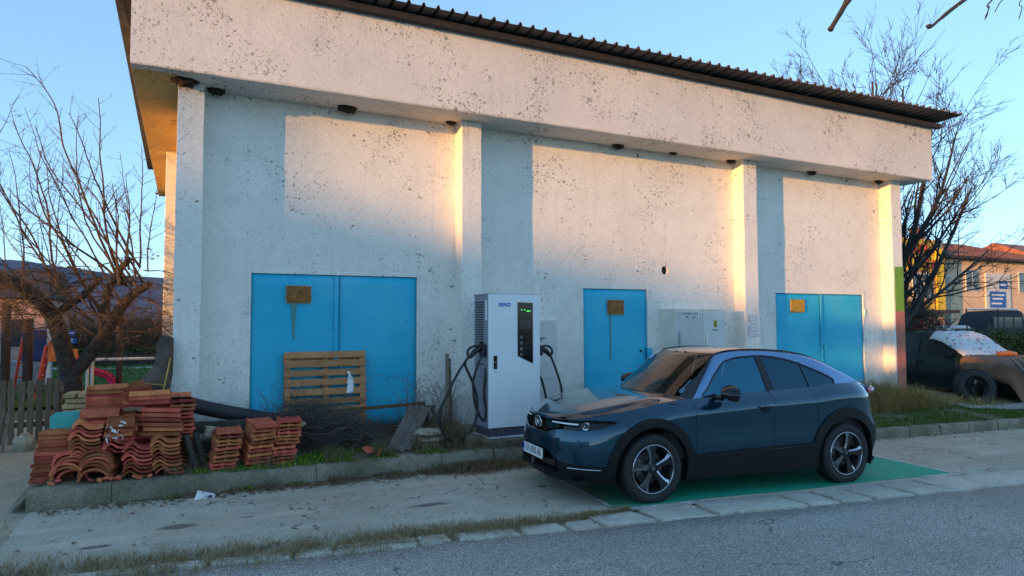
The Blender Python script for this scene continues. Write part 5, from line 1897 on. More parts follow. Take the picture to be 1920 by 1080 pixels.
# two-part electrical cabinet
ec = thing('electrical_cabinet', 'pale electrical cabinet with ribbed left door and yellow warning triangle', 'cabinet', (8.15, 9.2, 0.35))
wp('body', MB().bx(7.575, 8.725, 9.0, YW - 0.004, 0.30, 2.02), 'cabinet_cream', ec, bevel=0.006)
wp('top_plate', MB().bx(7.56, 8.74, 8.985, YW - 0.003, 2.02, 2.04), 'cabinet_cream', ec, bevel=0.004)
ld = wp('door', MB().bx(7.59, 8.165, 8.985, 9.0, 1.05, 2.005), 'cabinet_grey', ec, bevel=0.004)
for k in range(17):
    x = 7.615 + k * 0.0325
    wp('rib', MB().bx(x, x + 0.016, 8.976, 8.986, 1.06, 1.86 if 3 < k < 13 else 1.985), 'cabinet_grey', ld, bevel=0.003)
rd = wp('door', MB().bx(8.185, 8.712, 8.985, 9.0, 1.05, 2.005), 'cabinet_grey', ec, bevel=0.004)
wp('handle', MB().bx(7.625, 7.66, 8.955, 8.985, 1.42, 1.63), 'charger_grey', ld, bevel=0.006)
wp('handle', MB().bx(8.235, 8.27, 8.955, 8.985, 1.40, 1.62).bx(8.24, 8.30, 8.96, 8.985, 1.40, 1.43), 'cabinet_cream', rd, bevel=0.006)
Mq = Matrix.Translation((0, 8.985, 0)) @ Matrix.Rotation(R(90), 4, 'X')
st = wp('warning_sticker', MB().prism([(8.432, 1.715), (8.518, 1.715), (8.518, 1.84), (8.432, 1.84)], 0.002, Mq), 'sign_yellow', rd)
wp('warning_triangle', MB().prism([(8.435, 1.735), (8.515, 1.735), (8.475, 1.825)], 0.003, Mq), 'ink', rd)
wp('triangle_face', MB().prism([(8.452, 1.745), (8.498, 1.745), (8.475, 1.80)], 0.0036, Mq), 'sign_yellow', rd)
wp('bolt_mark', MB().prism([(8.471, 1.75), (8.481, 1.772), (8.474, 1.772), (8.478, 1.792), (8.468, 1.768), (8.475, 1.768)], 0.0042, Mq), 'ink', rd)
for k, (a, b_) in enumerate(((8.405, 8.455), (8.465, 8.50), (8.51, 8.55))):
    wp('number_mark', MB().prism([(a, 1.655), (b_, 1.655), (b_, 1.675), (a, 1.675)], 0.002, Mq), 'ink', rd)
Mtx = Matrix.Rotation(R(90), 4, 'X')
for s_, z in (('ELTABO CAO', 1.955), ('BKT - 552', 1.895)):
    me = text_mesh(s_, 0.055, 0.0006); me.name = 'lettering'
    me.transform(Matrix.Translation((7.90, 8.9745, z)) @ Mtx)
    me.transform(world_m(ld).inverted())
    obj('lettering', me, 'ink', ld)
wp('rib_plate', MB().bx(7.72, 8.10, 8.977, 8.986, 1.865, 1.99), 'cabinet_grey', ld)
# notice on the third pillar
no = thing('notice_sign', 'white printed notice with red headings on the third pillar', 'sign', (9.535, YP - 0.01, 1.75))
wp('sign_board', MB().bx(9.392, 9.672, YP - 0.012, YP - 0.007, 1.535, 1.965), 'paper_white', no)
Mn = Matrix.Translation((0, YP - 0.012, 0)) @ Mtx
for k in range(15):
    z = 1.935 - k * 0.026
    x1 = 9.655 - 0.05 * rnd.random()
    wp('text_line', MB().prism([(9.43, z - 0.004), (x1, z - 0.004), (x1, z + 0.004), (9.43, z + 0.004)], 0.001, Mn), 'icon_grey', no)
for z0_, z1_ in ((1.80, 1.94), (1.60, 1.72)):
    wp('red_bar', MB().prism([(9.403, z0_), (9.418, z0_), (9.418, z1_), (9.403, z1_)], 0.001, Mn), 'ink_red', no)
wp('red_bar', MB().prism([(9.395, 1.539), (9.668, 1.539), (9.668, 1.546), (9.395, 1.546)], 0.001, Mn), 'ink_red', no)

# wooden pallet leaning on the left double door
pal = thing('wooden_pallet', 'brown wooden pallet leaning upright against the left blue door', 'pallet', M=Matrix.Translation((1.73, 9.17, 0.36)) @ Matrix.Rotation(R(-6.5), 4, 'X'))
pw, ph = 1.09, 1.06
tb = [1.035, 0.915, 0.79, 0.665, 0.535, 0.41, 0.285, 0.16, 0.05]
for i, z in enumerate(tb):
    wd = 0.088 + 0.006 * math.sin(i * 2.3)
    obj('board', MB().box((0, -0.011 + 0.003 * math.sin(i * 5), z), (pw + 0.01 * math.sin(i * 3.1), 0.020, wd), Matrix.Rotation(0.006 * math.sin(i * 1.7), 3, 'Y')), 'pallet_wood', pal, bevel=0.003)
for x in (-pw / 2 + 0.045, 0.0, pw / 2 - 0.045):
    obj('stringer', MB().box((x, 0.045, ph / 2), (0.075, 0.090, ph)), 'pallet_wood', pal, bevel=0.003)
for z in (0.06, 0.53, 1.0):
    obj('back_board', MB().box((0, 0.102, z), (pw, 0.020, 0.10)), 'pallet_wood', pal, bevel=0.003)
# torn white strip of film stuck on the pallet
mb = MB(); rows = []
for k in range(15):
    t_ = k / 14
    z = 1.155 - 0.30 * t_
    xc = 2.03 + 0.035 * math.sin(t_ * 2.5) - 0.03 * t_ * 0 + (0.0 if t_ < 0.3 else -0.02 * (t_ - 0.3)) 
    w_ = 0.018 + 0.028 * sm(0.12, 0.5, t_) + 0.006 * math.sin(k * 2.1)
    y = 9.17 - 0.028 + (z - 0.36) * 0.114 - 0.008 * math.sin(t_ * 9)
    rows.append([(xc - w_, y, z), (xc, y - 0.010 * math.sin(k), z), (xc + w_, y, z)])
mb.grid(rows)
tag(obj('plastic_strip', mb, 'paper_white', smooth=True, solid=0.002), 'torn white plastic strip hanging on the right side of the wooden pallet', 'strip')

# lean of old grey planks on a trestle, right of the brushwood
tr = thing('plank_trestle', 'weathered grey four plank board sloping down from a trestle right of the brushwood', 'trestle', (2.55, 8.4, 0.3))
a0 = Vector((2.27, 8.02, 0.27)); a1 = Vector((2.80, 8.78, 0.68))
dirv = (a1 - a0); side = Vector((0.25, -0.02, -0.015)).normalized()
for k in range(4):
    o_ = side * (0.078 * k) + Vector((0, 0, 0.004 * math.sin(k * 2)))
    e0 = a0 + o_ - dirv * (0.02 + 0.03 * math.sin(k * 3 + 1)); e1 = a1 + o_ + dirv * 0.01 * math.sin(k * 1.3)
    L = (e1 - e0).length
    zax = dirv.normalized(); xax = side - zax * side.dot(zax); xax.normalize(); yax = zax.cross(xax)
    Mb = Matrix(((xax.x, yax.x, zax.x), (xax.y, yax.y, zax.y), (xax.z, yax.z, zax.z)))
    obj('plank', MB().box((e0 + e1) / 2, (0.070, 0.022, L), Mb), 'grey_wood', tr, world=True, bevel=0.004)
obj('cross_bar', MB().box((2.93, 8.80, 0.655), (0.42, 0.05, 0.05), Matrix.Rotation(R(2), 3, 'Y')), 'grey_wood', tr, world=True, bevel=0.006)
for (p, q) in (((3.08, 8.80, 0.66), (3.20, 8.72, 0.33)), ((2.78, 8.84, 0.66), (2.74, 8.95, 0.33)), ((3.06, 8.84, 0.66), (3.10, 9.05, 0.34))):
    obj('leg', MB().tube([p, q], 0.026, 4), 'grey_wood', tr, world=True)
# loose bars and beams
def beam(name, p, q, w, h, mat, label, cat, group=None, bevel=0.004):
    p = Vector(p); q = Vector(q); d = (q - p).normalized()
    up_ = Vector((0, 0, 1)) if abs(d.z) < 0.95 else Vector((0, 1, 0))
    x = d.cross(up_).normalized(); u = x.cross(d)
    Mb = Matrix(((x.x, u.x, d.x), (x.y, u.y, d.y), (x.z, u.z, d.z)))
    o = obj(name, MB().box((p + q) / 2, (w, h, (q - p).length), Mb), mat, bevel=bevel)
    return tag(o, label, cat, group)
beam('wooden_bar', (1.58, 8.93, 0.655), (3.02, 8.88, 0.70), 0.03, 0.045, 'brown_bar', 'long thin brown bar lying across in front of the pallet to the trestle', 'bar')
beam('steel_beam', (1.80, 8.95, 0.54), (2.62, 8.88, 0.36), 0.06, 0.09, 'red_rust_steel', 'dark red rusty beam low against the left blue door', 'beam')
beam('wooden_stake', (3.40, 9.02, 0.34), (3.415, 9.06, 1.37), 0.05, 0.03, 'old_wood', 'upright grey stake leaning on the wall left of the charger', 'stake')
beam('wooden_stake', (3.47, 9.04, 0.34), (3.45, 9.07, 1.30), 0.05, 0.02, 'old_wood', 'shorter pale lath behind the upright grey stake', 'stake')
# stump and split stone
mb = MB().box((3.33, 7.97, 0.20), (0.13, 0.12, 0.34), Matrix.Rotation(R(9), 3, 'Y') @ Matrix.Rotation(R(25), 3, 'Z'))
tag(obj('wooden_block', mb, 'old_wood', bevel=0.008), 'squat grey wooden block standing by the kerb left of the plinth', 'block')
def rock(name, c, s, mat, label, cat, seed, group=None, n=12, amp=0.25):
    mb = MB(); rows = []
    for i in range(n + 1):
        th = math.pi * i / n
        r_ = []
        for k in range(n * 2 + 1):
            ph = 2 * math.pi * k / (n * 2)
            d = Vector((math.sin(th) * math.cos(ph), math.sin(th) * math.sin(ph), math.cos(th)))
            f = 1 + amp * mn.noise(d * 1.6 + Vector((seed, seed * 2, 0))) + amp * 0.5 * mn.noise(d * 4 + Vector((seed, 0, 3)))
            r_.append((c[0] + d.x * s[0] * f, c[1] + d.y * s[1] * f, c[2] + d.z * s[2] * f))
        rows.append(r_)
    mb.grid(rows)
    return tag(obj(name, mb, mat, smooth=45, fixn=True), label, cat, group)
rock('stone_slab', (2.84, 8.25, 0.40), (0.20, 0.16, 0.055), 'stone', 'flat pale stone slab on top below the trestle end', 'stone', 2)
rock('stone_slab', (2.86, 8.22, 0.32), (0.22, 0.17, 0.05), 'stone', 'flat pale stone slab in the middle of the small pile below the trestle', 'stone', 5)
rock('stone_slab', (2.82, 8.2, 0.25), (0.20, 0.17, 0.05), 'stone', 'lowest flat pale stone of the small pile below the trestle', 'stone', 9)
# big black pipe and the greenish beams under it
pipe = MB()
pp = [(-0.50, 8.72, 1.075), (0.2, 8.80, 0.82), (0.8, 8.87, 0.655), (1.30, 8.92, 0.545), (1.75, 8.98, 0.46)]
sp3 = spline3(pp, 5)
pipe.tube(sp3, 0.088, 20, cap=False)
pipe.tube(sp3, 0.078, 20, cap=False)
pb = pipe
tag(obj('black_pipe', pb, 'tar_pipe', smooth=60), 'long thick black pipe sloping down behind the stacked tiles', 'pipe')
beam('old_beam', (0.0, 8.55, 0.62), (0.95, 8.62, 0.60), 0.12, 0.13, 'mossy_wood', 'dark greenish beam lying under the black pipe', 'beam')
beam('old_beam', (0.0, 8.42, 0.42), (0.9, 8.5, 0.40), 0.12, 0.14, 'mossy_wood', 'lower dark beam on the ground under the greenish beam', 'beam')
beam('old_post', (0.02, 8.15, 0.60), (0.12, 8.0, 0.26), 0.06, 0.06, 'mossy_wood', 'short mossy post leaning right of the big tile heap', 'post')
beam('old_post', (0.12, 8.18, 0.62), (0.21, 8.02, 0.26), 0.06, 0.05, 'mossy_wood', 'second mossy post, nearer the flat tile stacks', 'post')
beam('grey_brick', (0.22, 8.3, 0.62), (0.48, 8.32, 0.56), 0.14, 0.10, 'stone', 'grey brick on the beam left of the flat tile stacks', 'brick')
# brown sheet leaning on the corner pillar, with ochre laths
mb = MB(); rows = []
for k in range(17):
    t_ = k / 16
    z = 1.66 - 0.64 * t_
    xl = -0.31 - 0.02 * t_ - 0.24 * sm(0.45, 1.0, t_) + 0.04 * (1 - sm(0, 0.12, t_))
    xr = -0.125 - 0.03 * sm(0.6, 1, t_)
    rows.append([(xl + (xr - xl) * u, 9.02 - 0.22 * t_ + 0.02 * math.sin(u * 6 + t_ * 3) + 0.10 * (1 - u), z + 0.03 * (u * (1 - u)) * 4 * (1 - t_) - 0.02 * u) for u in lin(0, 1, 8)])
mb.grid(rows)
tag(obj('tar_paper', mb, 'rust_sheet', smooth=True, solid=0.004), 'curled dark brown sheet leaning on the left corner pillar', 'sheet')
beam('ochre_lath', (-0.145, 8.98, 1.46), (-0.22, 8.74, 1.04), 0.018, 0.012, 'ochre_strip', 'upright yellow lath leaning on the brown sheet', 'lath')
beam('ochre_lath', (-0.52, 8.80, 1.15), (-0.22, 8.76, 1.11), 0.014, 0.012, 'ochre_strip', 'thin lath lying across the foot of the brown sheet', 'lath')
# turquoise board behind the tiles
mb = MB().prism([(-1.225, 0.60), (-0.93, 0.60), (-0.93, 0.915), (-0.955, 0.935), (-1.17, 0.935), (-1.225, 0.89)], 0.015, Matrix.Translation((0, 8.30, 0)) @ Matrix.Rotation(R(90), 4, 'X') @ Matrix.Rotation(R(1), 4, 'Z'))
tag(obj('turquoise_board', mb, 'turquoise', bevel=0.003), 'turquoise board with cut corners standing at the left end of the tile heap', 'board')
# crumpled white package at the foot of the kerb
mb = MB()
mb.add([(0.10, 7.38, 0.066), (0.31, 7.40, 0.064), (0.34, 7.52, 0.063), (0.13, 7.56, 0.067), (0.125, 7.40, 0.125), (0.27, 7.42, 0.110), (0.29, 7.51, 0.095), (0.14, 7.55, 0.135)], [(0, 1, 5, 4), (1, 2, 6, 5), (2, 3, 7, 6), (3, 0, 4, 7), (4, 5, 6, 7)])
lt = tag(obj('crumpled_package', mb, 'paper_white', bevel=0.006), 'crumpled white package lying on the pavement by the left kerb', 'litter')
obj('printed_patch', MB().add([(0.235, 7.385, 0.085), (0.275, 7.39, 0.083), (0.272, 7.402, 0.106), (0.237, 7.398, 0.109)], [(0, 1, 2, 3)]), 'ink', lt)

# ---------------------------------------------------------------- stacked roof tiles: each tile is an object of its own
def tile_mat():
    m, nt, b = new_mat('clay_tile')
    t = NT(nt)
    v = t.coord('Object')
    oi = t.n('ShaderNodeObjectInfo')
    c = t.mix(t.sstep(t.noise(v, 9, 5, 0.65), 0.3, 0.7), (0.44, 0.105, 0.045), (0.60, 0.175, 0.085))
    hv = t.n('ShaderNodeHueSaturation')
    t.l(c, hv.inputs['Color'])
    t.l(t.sstep(oi.outputs['Random'], 0, 1, 0.48, 1.35), hv.inputs['Value'])
    t.l(t.sstep(t.math('FRACT', t.math('MULTIPLY', oi.outputs['Random'], 17.0)), 0, 1, 0.482, 0.514), hv.inputs['Hue'])
    # soot, moss and dust
    c2 = t.mix(t.sstep(t.noise(t.pos(), 7, 5, 0.7), 0.58, 0.75, 0, 0.7), hv.outputs[0], (0.055, 0.035, 0.026))
    c2 = t.mix(t.sstep(t.noise(t.pos(), 16, 4, 0.7), 0.62, 0.76, 0, 0.5), c2, (0.38, 0.27, 0.20))
    t.l(c2, b.inputs['Base Color'])
    b.inputs['Roughness'].default_value = 0.9
    b.inputs['Specular IOR Level'].default_value = 0.2
    t.bump(t.noise(v, 60, 4, 0.7), 0.4, 0.005, b)
tile_mat()
def tile_profile(kind):
    if kind == 'S':        # one roll and one pan
        pts = []
        for k in range(15):
            u = k / 14
            x = -0.135 + 0.27 * u
            z = 0.052 * math.sin(math.pi * u / 0.52) if u < 0.52 else 0.012 * math.sin(math.pi * (u - 0.52) / 0.48) * -1
            pts.append((x, z))
        return pts, 0.021, 0.38
    if kind == 'R':        # half round ridge
        return [(-0.135 * math.cos(math.pi * k / 14), 0.115 * math.sin(math.pi * k / 14)) for k in range(15)], 0.022, 0.36
    if kind == 'r':        # smaller half round
        return [(-0.10 * math.cos(math.pi * k / 12), 0.085 * math.sin(math.pi * k / 12)) for k in range(13)], 0.02, 0.36
    # flat interlocking tile with ribs
    return [(-0.13, 0.0), (-0.124, 0.016), (-0.108, 0.016), (-0.10, 0.002), (-0.03, 0.003), (-0.022, 0.011), (0.0, 0.011), (0.008, 0.003), (0.088, 0.002), (0.096, 0.013), (0.122, 0.013), (0.13, 0.004)], 0.021, 0.37
TILE_ME = {}
for kd in 'SRrF':
    pr, th, L = tile_profile(kd)
    top_ = pr
    n = len(pr)
    bot_ = []
    for i, (x, z) in enumerate(pr):
        a = pr[max(i - 1, 0)]; b_ = pr[min(i + 1, n - 1)]
        tx, tz = b_[0] - a[0], b_[1] - a[1]; l_ = math.hypot(tx, tz)
        if kd == 'F': bot_.append((x, -th + 0.004 * (i % 3 == 1)))
        else: bot_.append((x + tz / l_ * th, z - tx / l_ * th))
    mb = MB()
    v_ = []
    for y in (-L / 2, L / 2):
        v_ += [(x, y, z) for x, z in top_] + [(x, y, z) for x, z in bot_]
    f_ = []
    for i in range(n - 1):
        f_.append((i, i + 1, 2 * n + i + 1, 2 * n + i))                       # top
        f_.append((n + i + 1, n + i, 3 * n + i, 3 * n + i + 1))               # bottom
        f_.append((i + 1, i, n + i, n + i + 1))                               # front
        f_.append((2 * n + i, 2 * n + i + 1, 3 * n + i + 1, 3 * n + i))       # back
    f_.append((0, 2 * n, 3 * n, n)); f_.append((n - 1, 2 * n - 1, 4 * n - 1, 3 * n - 1))
    mb.add(v_, f_)
    me = mesh_of('roof_tile', mb)
    bmx = bmesh.new(); bmx.from_mesh(me); bmesh.ops.recalc_face_normals(bmx, faces=bmx.faces); bmx.to_mesh(me); bmx.free()
    me.polygons.foreach_set('use_smooth', [True] * len(me.polygons)); me.set_sharp_from_angle(angle=R(35))
    me.materials.append(MATS['clay_tile'])
    TILE_ME[kd] = me
ORD = ['first', 'second', 'third', 'fourth', 'fifth', 'sixth', 'seventh', 'eighth', 'ninth', 'tenth', 'eleventh', 'twelfth', 'thirteenth', 'fourteenth', 'fifteenth', 'sixteenth', 'seventeenth', 'eighteenth']
rt = random.Random(23)
KN = {'S': 'wavy roof tile', 'R': 'arched ridge tile', 'r': 'small arched tile', 'F': 'flat ribbed tile'}
def stack(kind, x, y, z, n, pitch, yaw, where, lean=(0, 0), jit=0.012, jrot=4.5, pitchrot=0.0, rollrot=0.0, group='stacked red roof tiles', sc=1.0):
    for k in range(n):
        o = bpy.data.objects.new('roof_tile', TILE_ME[kind])
        col.objects.link(o)
        M = Matrix.Translation((x + lean[0] * k + rt.uniform(-jit, jit), y + lean[1] * k + rt.uniform(-jit, jit) * 1.6, z + k * pitch)) \
            @ Matrix.Rotation(R(yaw + rt.uniform(-jrot, jrot)), 4, 'Z') @ Matrix.Rotation(R(pitchrot + rt.uniform(-1.4, 1.4)), 4, 'X') @ Matrix.Rotation(R(rollrot + rt.uniform(-2.2, 2.2)), 4, 'Y') @ Matrix.Scale(sc, 4)
        o.matrix_basis = M
        i = n - 1 - k
        pos_ = 'topmost' if i == 0 else ('lowest' if k == 0 else ORD[i] + ' from top')
        tag(o, f'{KN[kind]}, {pos_} in {where}', 'roof tile', group)
# the heap at the left end
stack('R', -1.03, 8.00, 0.285, 6, 0.034, 8, 'the arched stack at lower left', jit=0.014, jrot=6)
stack('R', -0.75, 7.97, 0.285, 6, 0.036, -9, 'the second arched stack from left', jit=0.02, jrot=8, sc=1.06)
stack('S', -0.44, 7.99, 0.30, 8, 0.0395, 5, 'the wavy stack amid the heap foot', lean=(0.002, 0.0))
stack('S', -0.145, 7.99, 0.30, 9, 0.040, 4, 'the wavy stack right at heap foot', lean=(-0.004, 0))
stack('S', -0.92, 8.05, 0.53, 8, 0.0385, 8, 'the tall wavy stack upper left', lean=(0.004, 0.004), jit=0.012)
stack('F', -1.16, 8.16, 0.30, 12, 0.040, 84, 'the side-on stack at the far left edge', lean=(0.006, 0), jit=0.01)
stack('S', -0.66, 8.06, 0.54, 3, 0.045, 14, 'the slipped wavy pile left of middle', lean=(0.01, 0), rollrot=-7, jit=0.02)
stack('F', -0.60, 8.06, 0.70, 4, 0.045, 4, 'the tilted pile with white mortar', lean=(0.008, 0.01), pitchrot=16, jit=0.012, jrot=5)
stack('r', -0.78, 8.25, 0.86, 1, 0.05, 88, 'the row under the side-on top pile')
stack('F', -0.74, 8.36, 0.955, 10, 0.0225, 91, 'the side-on pile at the top left', jit=0.005, jrot=1.5)
stack('F', -0.46, 8.36, 0.955, 9, 0.0225, 178, 'the pile behind the top left pile', jit=0.01, jrot=4)
stack('F', -0.20, 8.10, 0.665, 6, 0.050, 88, 'the lengthwise pile middle right', lean=(0.0, 0.0), rollrot=0, pitchrot=4, jit=0.014, jrot=3)
stack('S', -0.325, 8.18, 0.97, 3, 0.042, 87, 'the small pile at the top right', jit=0.012, rollrot=6)
stack('F', -0.05, 8.34, 0.30, 17, 0.0425, 6, 'the tall end-on stack back right', lean=(0.001, 0), jit=0.008)
stack('F', -0.12, 8.40, 1.035, 1, 0.03, 86, 'the loose layer across the back stack', jit=0.01)
stack('F', -0.42, 8.30, 0.30, 13, 0.046, 86, 'the hidden core pile of the heap', jit=0.02)
stack('F', -0.72, 8.32, 0.30, 12, 0.046, 92, 'the core pile behind wavy stacks', jit=0.02)
# flat stacks to the right
stack('F', 0.375, 8.03, 0.275, 10, 0.0415, 4, 'the leaning flat stack nearest the heap', lean=(0.009, 0.002), jit=0.006)
stack('F', 0.71, 8.06, 0.275, 11, 0.0425, 10, 'the leaning flat stack in the middle', lean=(0.010, 0.003), jit=0.006, pitchrot=7)
stack('F', 1.02, 8.10, 0.270, 5, 0.0395, 3, 'the short flat stack lower right', jit=0.006)
stack('F', 1.09, 8.13, 0.475, 7, 0.0395, -5, 'the flat stack above the short one', lean=(0.002, 0), jit=0.005)
# broken pieces
def shard(x, y, z, s, seed, label, rot=(0, 0, 0)):
    r_ = random.Random(seed)
    pl = []
    for k in range(7):
        a = 2 * math.pi * k / 7
        pl.append((s * math.cos(a) * r_.uniform(0.5, 1.1), s * 0.7 * math.sin(a) * r_.uniform(0.5, 1.1)))
    M = Matrix.Translation((x, y, z)) @ Matrix.Rotation(rot[2], 4, 'Z') @ Matrix.Rotation(rot[0], 4, 'X') @ Matrix.Rotation(rot[1], 4, 'Y')
    tag(obj('tile_shard', MB().prism(pl, 0.02, M), 'clay_tile', bevel=0.003), label, 'tile shard', 'broken tile pieces')
shard(1.99, 7.93, 0.30, 0.11, 1, 'broken red tile piece on the grass left of the grey planks', (R(40), R(10), 0.3))
shard(2.12, 7.90, 0.27, 0.11, 2, 'broken red tile piece lying against the first one by the grey planks', (R(-55), R(-15), 1.0))
shard(-0.46, 8.28, 1.16, 0.12, 3, 'orange tile piece standing on top of the heap beside the black pipe end', (R(70), R(8), 0.1))
shard(-1.24, 7.86, 0.30, 0.10, 4, 'dark tile piece at the lower left corner of the heap', (R(8), 0, 0.6))
# white film remains in the tilted pile
mb = MB(); rf_ = random.Random(4)
for k in range(16):
    p = Vector((-0.62 + rf_.uniform(-0.09, 0.10), 7.865 + rf_.uniform(-0.02, 0.02), 0.70 + rf_.uniform(-0.05, 0.12)))
    q = p + Vector((rf_.uniform(-0.05, 0.05), rf_.uniform(-0.02, 0.0), rf_.uniform(-0.05, 0.03)))
    w = Vector((0.006, 0, 0.008)) * rf_.uniform(0.4, 1.3)
    mb.add([p - w, p + w, q + w * 0.5, q - w * 0.5], [(0, 1, 2, 3)])
fo = tag(obj('torn_film', mb, 'paper_white'), 'torn white film sticking out of the tilted tile pile', 'film'); fo['kind'] = 'stuff'

rs5 = random.Random(55)
for k in range(12):
    x = rs5.uniform(-1.2, 0.1); y = rs5.uniform(7.68, 7.80)
    shard(x, y, kerb_top(x) + 0.02, rs5.uniform(0.03, 0.06), 60 + k, 'small broken red tile piece on the soil at the foot of the tile heap', (rs5.uniform(-0.5, 0.5), rs5.uniform(-0.5, 0.5), rs5.uniform(0, 3)))

# ---------------------------------------------------------------- vegetation
def leaf_mat(name, a, b_, rough=0.9, trans=0.0):
    m, nt, b = new_mat(name)
    t = NT(nt)
    g = t.n('ShaderNodeNewGeometry')
    c = t.mix(t.noise(g.outputs['Position'], 3.5, 3, 0.6), a, b_)
    c2 = t.mix(t.math('MULTIPLY', g.outputs['Random Per Island'], 0.8), c, tuple(x * 1.5 for x in b_))
    t.l(c2, b.inputs['Base Color'])
    b.inputs['Roughness'].default_value = rough
    b.inputs['Specular IOR Level'].default_value = 0.15
    return m
leaf_mat('dry_grass', (0.17, 0.125, 0.062), (0.27, 0.21, 0.115))
leaf_mat('dead_weed', (0.085, 0.062, 0.034), (0.155, 0.118, 0.066))
leaf_mat('reed_grass', (0.16, 0.125, 0.045), (0.27, 0.20, 0.075))
leaf_mat('green_grass', (0.028, 0.075, 0.010), (0.065, 0.125, 0.018))
leaf_mat('weed_green', (0.045, 0.12, 0.012), (0.12, 0.20, 0.02))
leaf_mat('dead_leaf', (0.10, 0.062, 0.035), (0.17, 0.115, 0.07))
leaf_mat('brush_twig', (0.045, 0.038, 0.034), (0.095, 0.08, 0.07))
leaf_mat('thicket_twig', (0.085, 0.06, 0.042), (0.13, 0.09, 0.06))
leaf_mat('hedge_leaf', (0.03, 0.055, 0.014), (0.06, 0.085, 0.022))
simple_mat('bark_dark', (0.052, 0.043, 0.036), 0.95, var=0.45, scale=14, bump=0.8, bscale=30)
simple_mat('bark_brown', (0.085, 0.056, 0.038), 0.95, var=0.4, scale=10, bump=0.3, bscale=40)
simple_mat('bark_darkest', (0.03, 0.026, 0.024), 0.95, var=0.3, scale=10)  # darkest bark, one even tone for twigs and overhanging branches

def blade(mb, p, h, w, az, lean, curl=0.5):
    d = Vector((math.cos(az), math.sin(az), 0)); s = Vector((-d.y, d.x, 0)) * (w / 2)
    p = Vector(p)
    m1 = p + d * (lean * h * 0.35) + Vector((0, 0, h * 0.6))
    tip = p + d * (lean * h * (0.8 + curl * 0.4)) + Vector((0, 0, h * (1.0 - curl * lean * 0.5)))
    o = len(mb.v)
    mb.v.extend([tuple(p - s), tuple(p + s), tuple(m1 + s * 0.7), tuple(m1 - s * 0.7), tuple(tip)])
    mb.f.append([o, o + 1, o + 2, o + 3]); mb.f.append([o + 3, o + 2, o + 4]); mb.mi += [0, 0]

def tuft_field(name, mat, pts, label, cat):
    """pts: iterable of (x, y, z, h, w, lean)"""
    mb = MB()
    r_ = random.Random(hash(name) % 1000 if False else len(name) * 7 + 3)
    for (x, y, z, h, w, lean) in pts:
        blade(mb, (x, y, z - 0.004), h, w, r_.uniform(0, 6.283), lean, r_.uniform(0.2, 0.9))
    o = obj(name, mb, mat)
    o['kind'] = 'stuff'
    return tag(o, label, cat)

rg = random.Random(91)
# dry strip between pavement and gutter slabs on the left
P = []
for _ in range(15000):
    x = rg.uniform(-1.5, 3.9)
    d = mn.noise(Vector((x * 1.6, 3.3, 0)))
    wdt = lerp_tab([(-1.5, 0.52), (0.5, 0.40), (2.6, 0.27), (3.3, 0.14), (3.9, 0.03)], x)
    y = pave_y(x) - 0.06 + rg.gauss(0, 0.36) * wdt + 0.05 * d - wdt * 0.25
    clump = mn.noise(Vector((x * 6, y * 6, 1)))
    if clump < -0.25 and rg.random() < 0.8: continue
    P.append((x, y, ground_z(x, y) + 0.002, rg.uniform(0.025, 0.07) * (1 + max(0, clump)), rg.uniform(0.003, 0.006), rg.uniform(0.3, 1.6)))
for _ in range(3500):     # corner at the far left
    x = rg.uniform(-2.3, -1.0); y = rg.uniform(5.2, 7.4)
    if x > -1.32 + 0.15 * mn.noise(Vector((y * 2, 0, 5))) : continue
    if rg.random() < sm(5.9, 7.3, y) * 0.75: continue
    P.append((x, y, ground_z(x, y), rg.uniform(0.02, 0.06), rg.uniform(0.003, 0.006), rg.uniform(0.3, 1.6)))
tuft_field('dry_grass', 'dry_grass', P, 'short dry straw coloured grass strip between pavement and gutter', 'dry grass')
# dead weeds and grass along the foot and the top of the left kerb
P = []
for _ in range(17000):
    x = rg.uniform(-1.2, 4.0)
    den = sm(-0.6, 1.4, x) * (0.55 + 0.6 * mn.noise(Vector((x * 2.3, 0, 2)))) + 0.06
    if rg.random() > den or mn.noise(Vector((x * 5.5, 7.7, 0))) + 0.35 * mn.noise(Vector((x * 17, 1.7, 0))) < -0.08: continue
    if rg.random() < 0.6:
        y = kerb_y(x) - abs(rg.gauss(0, 0.11)); z = ground_z(x, y)
        h = rg.uniform(0.02, 0.10) * (2.2 if rg.random() < 0.08 else 1)
    else:
        y = kerb_y(x) + rg.uniform(0.02, 0.5); z = verge_z(x, y); h = rg.uniform(0.05, 0.26)
    P.append((x, y, z, h, rg.uniform(0.003, 0.007), rg.uniform(0.4, 1.7)))
for _ in range(2600):     # heap of straw at the plinth and under the car nose
    x = rg.gauss(3.35, 0.30); y = 7.72 - abs(rg.gauss(0, 0.16))
    P.append((x, y, ground_z(x, y), rg.uniform(0.04, 0.16), rg.uniform(0.004, 0.008), rg.uniform(0.6, 2.2)))
for _ in range(2400):     # around the cable loop and the wall foot
    x = rg.gauss(3.05, 0.24); y = rg.uniform(8.0, 9.0)
    if 3.45 < x: continue
    P.append((x, y, verge_z(x, y), rg.uniform(0.08, 0.40), rg.uniform(0.003, 0.006), rg.uniform(0.3, 1.4)))
tuft_field('dead_weeds', 'dead_weed', P, 'dead brown weeds along the left kerb and around the charger foot', 'weeds')
